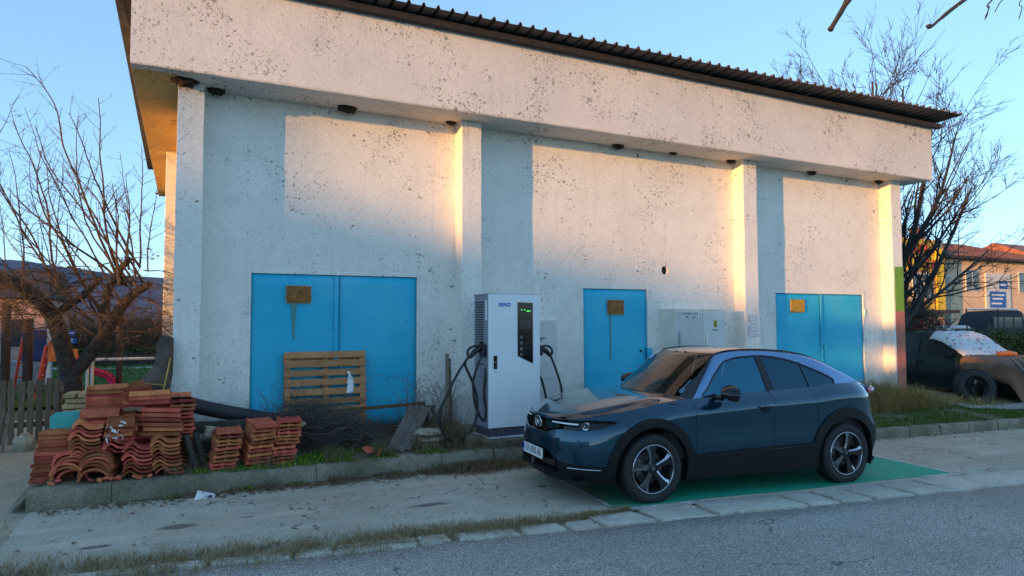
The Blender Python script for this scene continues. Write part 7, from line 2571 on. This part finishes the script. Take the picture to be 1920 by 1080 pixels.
# ---------------------------------------------------------------- right background
simple_mat('wreck_green', (0.006, 0.017, 0.016), 0.5, 0.0, var=0.2, scale=4, coat=0.08, spec=0.25)
simple_mat('wreck_glass', (0.006, 0.009, 0.009), 0.15, var=0.1, spec=0.3)
simple_mat('tarp_brown', (0.16, 0.09, 0.055), 0.85, var=0.35, scale=3, bump=0.4, bscale=9)
simple_mat('board_grey', (0.26, 0.25, 0.235), 0.8, var=0.3, scale=7)
def cloth_mat():
    m, nt, b = new_mat('cloth_print')
    t = NT(nt)
    P_ = t.coord('Object')
    w = t.n('ShaderNodeVectorMath', operation='ADD'); nz = t.n('ShaderNodeTexNoise'); nz.inputs['Scale'].default_value = 9
    t.l(P_, nz.inputs['Vector']); sc = t.n('ShaderNodeVectorMath', operation='SCALE'); sc.inputs[3].default_value = 0.10
    t.l(nz.outputs['Color'], sc.inputs[0]); t.l(P_, w.inputs[0]); t.l(sc.outputs[0], w.inputs[1])
    d = t.vor(w.outputs[0], 7.5)
    cc = t.sep(t.vor(w.outputs[0], 7.5, out='Color'))[0]
    ink = t.mix(t.math('GREATER_THAN', cc, 0.45), (0.03, 0.04, 0.20), (0.50, 0.02, 0.05))
    c = t.mix(t.math('MULTIPLY', t.sstep(d, 0.30, 0.22), 0.8), (0.66, 0.63, 0.62), ink)
    t.l(c, b.inputs['Base Color']); b.inputs['Roughness'].default_value = 0.9
cloth_mat()
# wrecked hatchback, nose towards the street
W_u = Vector((0.21, 0.978, 0)).normalized(); W_l = Vector((0.978, -0.21, 0)).normalized()
W_o = Vector((17.98, 9.55, 0)) - W_u * 1.12
WM = Matrix(((W_u.x, W_l.x, 0, W_o.x), (W_u.y, W_l.y, 0, W_o.y), (0, 0, 1, -0.13), (0, 0, 0, 1)))
# W_u x W_l points down: mirror the lateral axis to keep a right-handed frame
WM = Matrix(((W_u.x, -W_l.x, 0, W_o.x), (W_u.y, -W_l.y, 0, W_o.y), (0, 0, 1, -0.13), (0, 0, 0, 1)))
wr = thing('wrecked_car', 'dark green hatchback wreck parked behind the painted corner of the building', 'car', M=WM)
mb = MB(); rows = []
for u, w, zt in ((0.0, 0.60, 0.62), (0.06, 0.72, 0.74), (0.3, 0.80, 0.84), (0.8, 0.83, 0.93), (1.2, 0.84, 1.02), (1.8, 0.85, 1.06), (2.6, 0.85, 1.07), (3.4, 0.84, 1.08), (3.85, 0.80, 1.08), (3.98, 0.70, 1.0)):
    rows.append([(u, -w + 0.03, 0.20), (u, -w, 0.38), (u, -w - 0.02, 0.62), (u, -w, 0.86 if zt > 0.95 else zt - 0.08), (u, -w + 0.10, zt), (u, 0, zt + 0.03), (u, w - 0.10, zt), (u, w, 0.86 if zt > 0.95 else zt - 0.08), (u, w + 0.02, 0.62), (u, w, 0.38), (u, w - 0.03, 0.20)])
mb.grid(rows); mb.add(rows[0], [tuple(range(11))]); mb.add(rows[-1], [tuple(range(11))])
obj('body', mb, 'wreck_green', wr, smooth=40, fixn=True)
def wg(u0, u1):
    pass
mb = MB(); rows = []
for u, w, zt in ((1.12, 0.72, 1.04), (1.4, 0.66, 1.27), (1.75, 0.60, 1.52), (2.0, 0.585, 1.60), (2.5, 0.58, 1.63), (3.1, 0.58, 1.60), (3.5, 0.60, 1.48), (3.95, 0.66, 1.08)):
    rows.append([(u, -0.76, 1.04), (u, -w - 0.02, zt - 0.03), (u, -w + 0.05, zt), (u, 0, zt + 0.03), (u, w - 0.05, zt), (u, w + 0.02, zt - 0.03), (u, 0.76, 1.04)])
mb.grid(rows)
obj('greenhouse', mb, 'wreck_green', wr, smooth=40, fixn=True)
for s in (-1, 1):
    for (poly, nm) in (([(1.36, 1.07), (1.75, 1.44), (1.95, 1.52), (2.42, 1.545), (2.42, 1.07)], 'side_window'), ([(2.52, 1.07), (2.52, 1.545), (3.1, 1.52), (3.22, 1.07)], 'side_window'), ([(3.3, 1.09), (3.2, 1.49), (3.42, 1.42), (3.66, 1.09)], 'side_window')):
        def yw(u, z): return 0.765 - 0.165 * (z - 1.04) / 0.54 + 0.012
        a_ = [(u, s * yw(u, z), z) for u, z in poly]
        mbw = MB().add(a_, [tuple(range(len(a_)))])
        obj(nm, mbw, 'wreck_glass', wr, solid=0.004)
    obj('door_handle', MB().bx(2.25, 2.42, s * 0.865 - 0.012, s * 0.865 + 0.012, 0.86, 0.89), 'black_plastic', wr, bevel=0.005)
    obj('rub_strip', MB().bx(1.1, 3.1, s * 0.875 - 0.012, s * 0.875 + 0.012, 0.50, 0.56), 'black_plastic', wr, bevel=0.006)
    obj('wing_mirror', MB().box((1.42, s * 0.93, 1.06), (0.10, 0.20, 0.13)), 'black_plastic', wr, bevel=0.03)
    obj('door_seam', MB().bx(2.46, 2.468, s * 0.862 - 0.01, s * 0.862 + 0.012, 0.3, 1.0), 'dark_gap', wr)
    for u in (0.72, 3.18):
        wh = obj('wheel', MB().lathe([(0.17, 0.06), (0.19, 0.085), (0.28, 0.09), (0.31, 0.06), (0.31, -0.06), (0.28, -0.09), (0.17, -0.09)], Matrix.Translation((u, s * 0.80, 0.31)) @ Matrix.Rotation(R(-90 * s), 4, 'X'), 28), 'rubber', wr, smooth=50, fixn=True)
        obj('rim', MB().lathe([(0.0001, 0.05), (0.06, 0.055), (0.15, 0.04), (0.175, 0.065)], Matrix.Translation((u, s * 0.80, 0.31)) @ Matrix.Rotation(R(-90 * s), 4, 'X'), 24), 'brake_steel', wh, smooth=50, fixn=True)
def W(u, v, z): return WM @ Vector((u, v, z))
# patterned cloth over windscreen and front of the roof
mb = MB(); rows = []
for k in range(21):
    u = 2.15 - 1.22 * k / 20
    base_z = lerp_tab([(0.8, 0.965), (1.12, 1.07), (1.4, 1.30), (1.75, 1.555), (2.0, 1.635), (2.5, 1.66)], u)
    r_ = []
    for i in range(17):
        v = -0.80 + 1.58 * i / 16
        e = abs(v) - lerp_tab([(0.9, 0.78), (1.4, 0.66), (1.75, 0.58), (2.2, 0.56)], u)
        z = base_z + 0.018 * mn.noise(Vector((u * 5, v * 5, 0))) + 0.012 - (max(0, e) * 0.9 if e > 0 else 0)
        r_.append(tuple(W(u + 0.03 * mn.noise(Vector((v * 3, 0, 1))), v, z)))
    rows.append(r_)
mb.grid(rows)
tag(obj('patterned_cloth', mb, 'cloth_print', smooth=True, solid=0.006, fixn=True), 'white cloth with red and blue print spread over the wreck windscreen', 'cloth')
# brown tarpaulin over the bonnet, hanging to the ground
mb = MB(); rows = []
for k in range(25):
    t_ = k / 24
    r_ = []
    for i in range(19):
        v = 1.22 - 2.31 * i / 18           # + is the side seen from the street camera
        if t_ < 0.55:
            u = 1.15 - (1.15 + 0.10) * (t_ / 0.55); z = lerp_tab([(-0.1, 0.88), (0.3, 0.97), (0.8, 1.03), (1.15, 1.10)], u)
        else:
            q = (t_ - 0.55) / 0.45
            u = -0.10 - 0.32 * q - 0.12 * sm(0, 1, q) * (0.5 + 0.5 * math.sin(v * 5)); z = 0.88 * (1 - q) + 0.05 * q
        sag = max(0, abs(v) - 0.80)
        z -= sag * (0.95 if v > 0 else 1.2) * (1 - max(0, t_ - 0.55) / 0.45)
        z += 0.03 * mn.noise(Vector((u * 3, v * 3, 6)))
        ve = max(-0.90, min(0.90, v)) + (0.10 * (v - 0.9) if v > 0.9 else 0)
        r_.append(tuple(W(u, ve, z)))
    rows.append(r_)
mb.grid(rows)
tag(obj('brown_tarpaulin', mb, 'tarp_brown', smooth=True, solid=0.008, fixn=True), 'brown tarpaulin covering the wreck bonnet and hanging to the ground', 'tarpaulin')
tag(obj('orange_bundle', MB().tube([tuple(W(1.02, -0.12, 1.10)), tuple(W(0.99, -0.42, 1.12)), tuple(W(1.02, -0.70, 1.09))], [0.05, 0.07, 0.05], 8), 'play_orange', smooth=60), 'rolled orange bundle at the foot of the wreck windscreen', 'bundle')
# big tyre leaning on the wreck
Mty = Matrix.Translation((16.02, 8.85, 0.30)) @ Matrix.Rotation(R(-34), 4, 'Z') @ Matrix.Rotation(R(90 - 14), 4, 'X')
ty = thing('scrap_tyre', 'big worn black tyre leaning on the front of the wreck', 'tyre', M=Mty)
obj('tread_ring', MB().lathe([(0.235, -0.07), (0.25, -0.105), (0.33, -0.118), (0.385, -0.095), (0.405, -0.05), (0.405, 0.05), (0.385, 0.095), (0.33, 0.118), (0.25, 0.105), (0.235, 0.07), (0.28, 0.0)], None, 40, closed=True), 'rubber', ty, smooth=50, fixn=True)
blk = MB()
for k in range(36):
    a = 2 * math.pi * k / 36
    Mk = Matrix.Rotation(a, 4, 'Z')
    for z in (-0.055, 0.0, 0.055):
        blk.box(Mk @ Vector((0.408, 0, z)), (0.016, 0.052, 0.042), Mk.to_3x3())
o = obj('tread_blocks', blk, 'rubber', ty); o['kind'] = 'stuff'
tag(obj('plastic_barrel', MB().lathe([(0.0001, 0), (0.22, 0.0), (0.24, 0.05), (0.23, 0.3), (0.25, 0.45), (0.22, 0.52), (0.0001, 0.53)], Matrix.Translation((16.75, 9.0, -0.1)), 24), 'wreck_glass', smooth=50, fixn=True), 'black plastic drum between the big tyre and the tarpaulin', 'drum')
for k, (dx, lb) in enumerate(((0, 'left pale board leaning on the brown tarpaulin'), (0.17, 'middle pale board leaning on the brown tarpaulin'), (0.34, 'right pale board leaning on the brown tarpaulin'))):
    beam('leaning_board', (17.40 + dx * 1.2, 8.05 - dx * 0.1, 0.05 + 0.02 * k), (16.75 + dx * 1.2, 8.45, 0.95 + 0.03 * k), 0.10, 0.025, 'board_grey', lb, 'board')
# pale concrete patch beside the tyre
mb = MB(); rows = []
for xx in lin(13.9, 17.5, 12):
    rows.append([(xx, y, verge_z(xx, y) + 0.03) for y in lin(7.75 - 0.08 * (xx - 14), 8.35 - 0.05 * (xx - 14), 3)])
mb.grid(rows, flip=True)
o = obj('concrete_patch', mb, 'concrete', smooth=True); o['kind'] = 'structure'
# green bank and hedge behind the wreck
thicket('green_bank', 'hedge_leaf', 22.5, 40, 13.5, 17.5, 2.0, 34000, 'green overgrown bank behind the wreck at the right edge', 'hedge', 15, -0.4, leaf=True)
thicket('bank_twigs', 'thicket_twig', 22.5, 40, 13.2, 17.5, 1.7, 2200, 'bare twigs sticking out of the green bank', 'twigs', 16, -0.2, 0.008, (0.3, 0.9))
thicket('dark_shrubs', 'brush_twig', 22.5, 29.5, 17.0, 20.5, 3.1, 8000, 'dark leafless shrubs around the foot of the right tree', 'shrubs', 19, -0.3, 0.012, (0.4, 1.2))

# tiled house beyond
simple_mat('house_plaster', (0.74, 0.50, 0.32), 0.9, var=0.12, scale=0.8)
simple_mat('brick_red', (0.30, 0.12, 0.075), 0.9, var=0.3, scale=6)
simple_mat('roof_tile_far', (0.28, 0.105, 0.065), 0.9, var=0.3, scale=2.5)
simple_mat('eave_dark', (0.05, 0.04, 0.035), 0.8, var=0.2)
simple_mat('banner_yellow', (0.75, 0.50, 0.01), 0.6, var=0.06, scale=2)
simple_mat('van_dark', (0.018, 0.020, 0.026), 0.6, var=0.1, spec=0.2)
simple_mat('win_frame', (0.62, 0.60, 0.56), 0.6, var=0.08)
simple_mat('win_pane', (0.06, 0.07, 0.085), 0.1, var=0.2)
vn = pc = wf = None
th = thing('tiled_house', 'ochre house with red tiled hip roof and brick chimneys beyond the right tree', 'house', (43.8, 26.3, -0.3))
hx, hy = 43.6, 26.3
def hp(name, mb, mat, parent=th, **kw):
    # the two houses and the shop are scaled up and out about the camera
    if parent not in (vn, pc, wf): mb.v = [(59.2 + (x - 43.6) * 1.35, 35.6 + (y - 26.3) * 1.35, -0.9 + (z + 0.6) * 1.26) for x, y, z in mb.v]
    return obj(name, mb, mat, parent, world=True, **kw)
hp('wall', MB().bx(hx, hx + 15.5, hy, hy + 9, -0.6, 5.9), 'house_plaster')
hp('eave', MB().bx(hx - 0.5, hx + 16, hy - 0.55, hy + 9.5, 5.82, 5.98), 'eave_dark')
# hip roof in courses of tiles: stepped rows
rfm = MB()
rz0, rz1 = 5.98, 7.75
nrow = 16
for i in range(nrow):
    a0_, a1_ = i / nrow, (i + 1) / nrow
    y0 = hy - 0.55 + 5.0 * a0_; y1 = hy - 0.55 + 5.0 * a1_ + 0.05
    z0 = rz0 + (rz1 - rz0) * a0_ + 0.03; z1 = rz0 + (rz1 - rz0) * a1_
    xl0 = hx - 0.5 + 0.8 * a0_; xl1 = hx - 0.5 + 0.8 * a1_
    xr0 = hx + 16 - 5.5 * a0_; xr1 = hx + 16 - 5.5 * a1_
    nxx = 56
    r0_ = [(xl0 + (xr0 - xl0) * k / nxx, y0, z0 + (0.035 if k % 2 else 0)) for k in range(nxx + 1)]
    r1_ = [(xl1 + (xr1 - xl1) * k / nxx, y1, z1 + (0.035 if k % 2 else 0)) for k in range(nxx + 1)]
    rb_ = [(p[0], p[1], p[2] - 0.05) for p in r0_]
    rfm.grid([rb_, r0_, r1_])
rfm.add([(hx - 0.5, hy - 0.55, rz0), (hx + 0.3, hy + 4.45, rz1), (hx - 0.5, hy + 9.5, rz0), (hx + 16, hy - 0.55, rz0), (hx + 10.5, hy + 4.45, rz1), (hx + 16, hy + 9.5, rz0)], [(0, 1, 2), (3, 5, 4), (1, 4, 5, 2)])
o = hp('roof', rfm, 'roof_tile_far')
for (cx, cy, w, z1) in ((hx + 2.5, hy + 2.6, 0.75, 8.35), (hx - 0.9 + 1.4, hy + 4.6, 1.5, 8.15)):
    ck = hp('chimney', MB().bx(cx, cx + w, cy, cy + 0.7, 6.2, z1), 'brick_red', bevel=0.02)
    hp('chimney_cap', MB().bx(cx - 0.08, cx + w + 0.08, cy - 0.08, cy + 0.78, z1, z1 + 0.10), 'eave_dark', ck)
def window(x0, x1, z0, z1, parent=th, yf=hy):
    wv = hp('window', MB().bx(x0, x1, yf - 0.05, yf + 0.02, z0, z1), 'win_frame', parent)
    n_ = max(1, int((x1 - x0) / 0.7)); w_ = (x1 - x0) / n_
    for k in range(n_):
        hp('pane', MB().bx(x0 + k * w_ + 0.07, x0 + (k + 1) * w_ - 0.07, yf - 0.06, yf - 0.045, z0 + 0.08, z1 - 0.08), 'win_pane', wv)
    return wv
window(hx + 3.2, hx + 4.7, 3.5, 5.1); window(hx + 9.6, hx + 10.9, 3.5, 5.1); window(hx + 3.3, hx + 4.6, 0.6, 2.0); window(hx + 9.3, hx + 10.4, 0.5, 2.0); window(hx + 0.4, hx + 1.5, 0.3, 4.6)
# blue shop sign on a white panel
sg = thing('shop_sign', 'white panel with blue boards on the ochre house wall', 'sign', (hx + 7, hy - 0.1, 3.5))
hp('panel', MB().bx(hx + 5.4, hx + 8.4, hy - 0.10, hy - 0.02, 2.2, 4.9), 'win_frame', sg)
hp('blue_board', MB().bx(hx + 7.0, hx + 7.95, hy - 0.14, hy - 0.10, 3.75, 4.35), 'sign_blue', sg)
hp('blue_board', MB().bx(hx + 5.8, hx + 7.7, hy - 0.14, hy - 0.10, 2.35, 3.55), 'sign_blue', sg)
for k, (a, b_, z) in enumerate(((6.0, 7.5, 3.28), (6.1, 7.3, 3.0), (5.95, 7.2, 2.65), (7.15, 7.8, 4.05))):
    hp('text_line', MB().bx(hx + a, hx + b_, hy - 0.15, hy - 0.14, z - 0.06, z + 0.06), 'paper_white', sg)
# yellow shop front nearer the tree
ys = thing('yellow_shop', 'yellow shop front with red lettering on its upper board left of the ochre house', 'shop', (38.6, 25.5, -0.3))
yx, yy = 38.3, 25.6
hp('wall', MB().bx(yx, yx + 4.9, yy, yy + 5, -0.6, 6.9), 'house_plaster', ys)
bo = hp('banner', MB().bx(yx + 0.1, yx + 4.4, yy - 0.12, yy, 4.75, 6.8), 'banner_yellow', ys)
for row, z in ((0, 6.2), (1, 5.2)):
    xx = yx + 0.5
    for k in range(6):
        w_ = 0.42 + 0.08 * math.sin(k * 2 + row)
        hp('brush_mark', MB().prism([(xx, z - 0.30), (xx + 0.12, z - 0.30), (xx + 0.30, z + 0.34), (xx + 0.18, z + 0.34)], 0.02, Matrix.Translation((0, yy - 0.12, 0)) @ Matrix.Rotation(R(90), 4, 'X')), 'ink_red', bo)
        hp('brush_mark', MB().prism([(xx + 0.22, z + 0.30), (xx + 0.32, z + 0.30), (xx + w_, z - 0.28), (xx + w_ - 0.12, z - 0.28)], 0.022, Matrix.Translation((0, yy - 0.12, 0)) @ Matrix.Rotation(R(90), 4, 'X')), 'ink_red', bo)
        xx += w_ + 0.16
hp('banner', MB().bx(yx + 3.9, yx + 4.75, yy - 0.20, yy - 0.125, 2.1, 6.3), 'banner_yellow', ys)
for x0 in (0.2, 1.7, 2.8):
    window(yx + x0, yx + x0 + 0.95, 2.9, 4.6, ys, yy)
hp('sill_band', MB().bx(yx + 0.1, yx + 3.8, yy - 0.06, yy, 2.2, 2.75), 'banner_yellow', ys)
hp('awning', MB().bx(yx - 0.2, yx + 5, yy - 0.9, yy, 1.9, 2.1), 'eave_dark', ys)
hp('poster', MB().bx(yx + 0.7, yx + 2.6, yy - 0.05, yy, 0.4, 1.4), 'ink_red', ys)
# parked van in front of the houses
vn = thing('parked_van', 'dark van with white roof parked in front of the ochre house', 'van', (40.6, 22.5, -0.3))
mb = MB(); rows = []
vx, vy = 39.8, 21.6
for u, zt, zh in ((0.0, 1.0, 0.9), (0.5, 1.25, 1.05), (1.1, 2.0, 1.1), (1.7, 2.25, 1.1), (4.2, 2.3, 1.1), (4.6, 2.2, 1.1), (4.7, 1.2, 1.0)):
    rows.append([(vx + u, vy, 0.1), (vx + u, vy - 0.02, zh), (vx + u, vy + 0.16, zt), (vx + u, vy + 1.6, zt), (vx + u, vy + 1.8, zh), (vx + u, vy + 1.8, 0.1)])
mb.grid(rows); mb.add(rows[0], [tuple(range(6))]); mb.add(rows[-1], [tuple(range(6))])
hp('body', mb, 'van_dark', vn, smooth=40, fixn=True)
hp('roof', MB().bx(vx + 1.7, vx + 4.3, vy + 0.2, vy + 1.6, 2.31, 2.40), 'paper_white', vn, bevel=0.03)
for (a, b_) in ((1.35, 2.3), (2.4, 3.3), (3.4, 4.2)):
    hp('window', MB().bx(vx + a, vx + b_, vy + 0.0, vy + 0.09, 1.3, 1.9), 'win_pane', vn)
for u in (0.9, 3.8):
    hp('wheel', MB().lathe([(0.0001, 0.1), (0.2, 0.1), (0.33, 0.09), (0.35, 0.0), (0.33, -0.1)], Matrix.Translation((vx + u, vy + 0.05, 0.2)) @ Matrix.Rotation(R(90), 4, 'X'), 20), 'rubber', vn, fixn=True)
# second, pale car beside it
pc = thing('pale_car', 'small pale car parked left of the dark van', 'car', (37.5, 21.5, -0.3))
mb = MB(); rows = []
for u, zt, zh in ((0.0, 0.7, 0.6), (0.9, 0.95, 0.8), (1.5, 1.4, 0.85), (2.7, 1.45, 0.85), (3.5, 1.0, 0.85), (3.8, 0.8, 0.7)):
    rows.append([(35.6 + u, 21.2, 0.1), (35.6 + u, 21.2, zh), (35.6 + u, 21.4, zt), (35.6 + u, 22.6, zt), (35.6 + u, 22.8, zh), (35.6 + u, 22.8, 0.1)])
mb.grid(rows); mb.add(rows[0], [tuple(range(6))]); mb.add(rows[-1], [tuple(range(6))])
hp('body', mb, 'win_frame', pc, smooth=40, fixn=True)
hp('window', MB().bx(37.0, 38.5, 21.22, 21.32, 0.92, 1.3), 'win_pane', pc)
for u in (0.7, 3.0):
    hp('wheel', MB().lathe([(0.0001, 0.1), (0.2, 0.1), (0.29, 0.09), (0.31, 0.0), (0.29, -0.1)], Matrix.Translation((35.6 + u, 21.25, 0.15)) @ Matrix.Rotation(R(90), 4, 'X'), 20), 'rubber', pc, fixn=True)
# neighbouring house at the right edge
nh = thing('ochre_cottage', 'second ochre house with red roof cut off by the right edge', 'house', (62, 26, -0.3))
hp('wall', MB().bx(60.6, 74, 27, 36, -0.6, 6.0), 'house_plaster', nh)
hp('roof', MB().prism([(26.4, 6.0), (36.6, 6.0), (31.5, 8.3)], 14, Matrix.Translation((60.2, 0, 0)) @ Matrix(((0, 0, 1, 0), (1, 0, 0, 0), (0, 1, 0, 0), (0, 0, 0, 1)))), 'roof_tile_far', nh, fixn=True)
window(61.8, 63.2, 3.5, 5.0, nh, 27)
# wire mesh fence posts in front of the bank
wf = thing('wire_fence', 'thin wire fence on dark posts behind the right tree', 'fence', (30, 18.5, -0.3))
for k in range(6):
    xx = 22.8 + k * 2.6
    hp('post', MB().tube([(xx, 18.6, -0.3), (xx, 18.6, 2.3)], 0.035, 6), 'eave_dark', wf)
for z in (0.8, 1.3, 1.8, 2.25):
    hp('wire', MB().tube([(22.8, 18.6, z), (29, 18.6, z - 0.02), (35.8, 18.6, z)], 0.008, 4), 'eave_dark', wf)

# ---------------------------------------------------------------- unseen casters outside the picture: a gable house and blocks added for their shade
def sun_frame(s, t):
    n = Vector((0.2545, -0.967)) * -1
    return Vector((SUN_H.x * t + n.x * s, SUN_H.y * t + n.y * s))
T0 = 45.0
TG = 75.0
def caster_prism(name, label, prof, t0, t1, mat='house_wall', zb=-0.5):
    """prof: list of (s, z) silhouette seen from the sun, left to right; built as a solid t0..t1 deep"""
    h = thing(name, label, 'house', (*sun_frame(prof[0][0], t0), 0))
    mb = MB()
    P = [(prof[0][0], zb)] + prof + [(prof[-1][0], zb)]
    n = len(P)
    a = [(*sun_frame(s, t0), z) for s, z in P]; b_ = [(*sun_frame(s, t1), z) for s, z in P]
    mb.add(a + b_, [tuple(range(n)), tuple(range(2 * n - 1, n - 1, -1))] + [(i, (i + 1) % n, n + (i + 1) % n, n + i) for i in range(n)])
    obj('wall', mb, mat, h, world=True, fixn=True)
    return h
simple_mat('house_wall', (0.42, 0.36, 0.29), 0.9, var=0.15, scale=1.5)
simple_mat('house_roof', (0.24, 0.10, 0.06), 0.9, var=0.3, scale=3)
h = caster_prism('gable_house', 'rendered gable house across the street behind the camera', [(6.05, 7.1), (6.25, 7.36), (8.9, 8.42), (10.3, 7.9), (10.4, 7.1)], TG, TG + 9)
rf = MB()
for (s0, z0, s1, z1) in ((6.0, 7.31, 8.9, 8.46), (10.45, 7.86, 8.9, 8.46)):
    q = []
    for t in (TG - 0.3, TG + 9.3):
        for s, z in ((s0, z0), (s1, z1)):
            v = sun_frame(s, t); q.append((v.x, v.y, z)); q.append((v.x, v.y, z + 0.06))
    rf.add(q, [(0, 2, 6, 4), (1, 5, 7, 3), (0, 1, 3, 2), (4, 6, 7, 5), (0, 4, 5, 1), (2, 3, 7, 6)])
obj('roof', rf, 'house_roof', h, world=True, fixn=True)
# flat roofed wing, its outline shaped for the shade it casts
h = caster_prism('wing_caster', 'unseen flat roofed wing, outline shaped for its shade', [(-14, 5.10), (4.55, 5.10), (4.56, 4.2), (6.02, 4.2)], T0, T0 + 6)
# slotted screen added by the road to cast the light band on the door
def slab_(mb, s0, s1, t0, t1, z0, z1):
    q = [(*sun_frame(s, t), z) for z in (z0, z1) for s, t in ((s0, t0), (s1, t0), (s1, t1), (s0, t1))]
    mb.add(q, [(0, 1, 2, 3), (4, 7, 6, 5), (0, 4, 5, 1), (1, 5, 6, 2), (2, 6, 7, 3), (3, 7, 4, 0)])
h = thing('slot_screen', 'unseen slotted screen of wall and slab, added to let a sun strip through', 'shelter', (*sun_frame(5.4, 20.0), 0))
mb = MB(); slab_(mb, 4.55, 6.02, 20.0, 20.2, -0.3, 3.02)
obj('wall', mb, 'house_wall', h, world=True, fixn=True)
mb = MB(); slab_(mb, 4.45, 6.15, 19.4, 20.6, 3.40, 3.93)
obj('roof', mb, 'house_roof', h, world=True, fixn=True)
for s in (4.6, 5.3):
    mb = MB(); slab_(mb, s, s + 0.07, 20.05, 20.12, 3.02, 3.40)
    obj('post', mb, 'house_wall', h, world=True, fixn=True)
caster_prism('shade_block', 'unseen long low block added to shade the left yard', [(10.42, 4.6), (44, 4.6)], T0, T0 + 6)  # block added to keep the fence and tree trunk in shade
t = caster_prism('tall_caster', 'unseen narrow tall block added to shade the leftmost pillar', [(8.79, 8.6), (10.3, 8.6)], T0 + 1.0, T0 + 3.4)  # tall block added to keep the leftmost pillar in shade
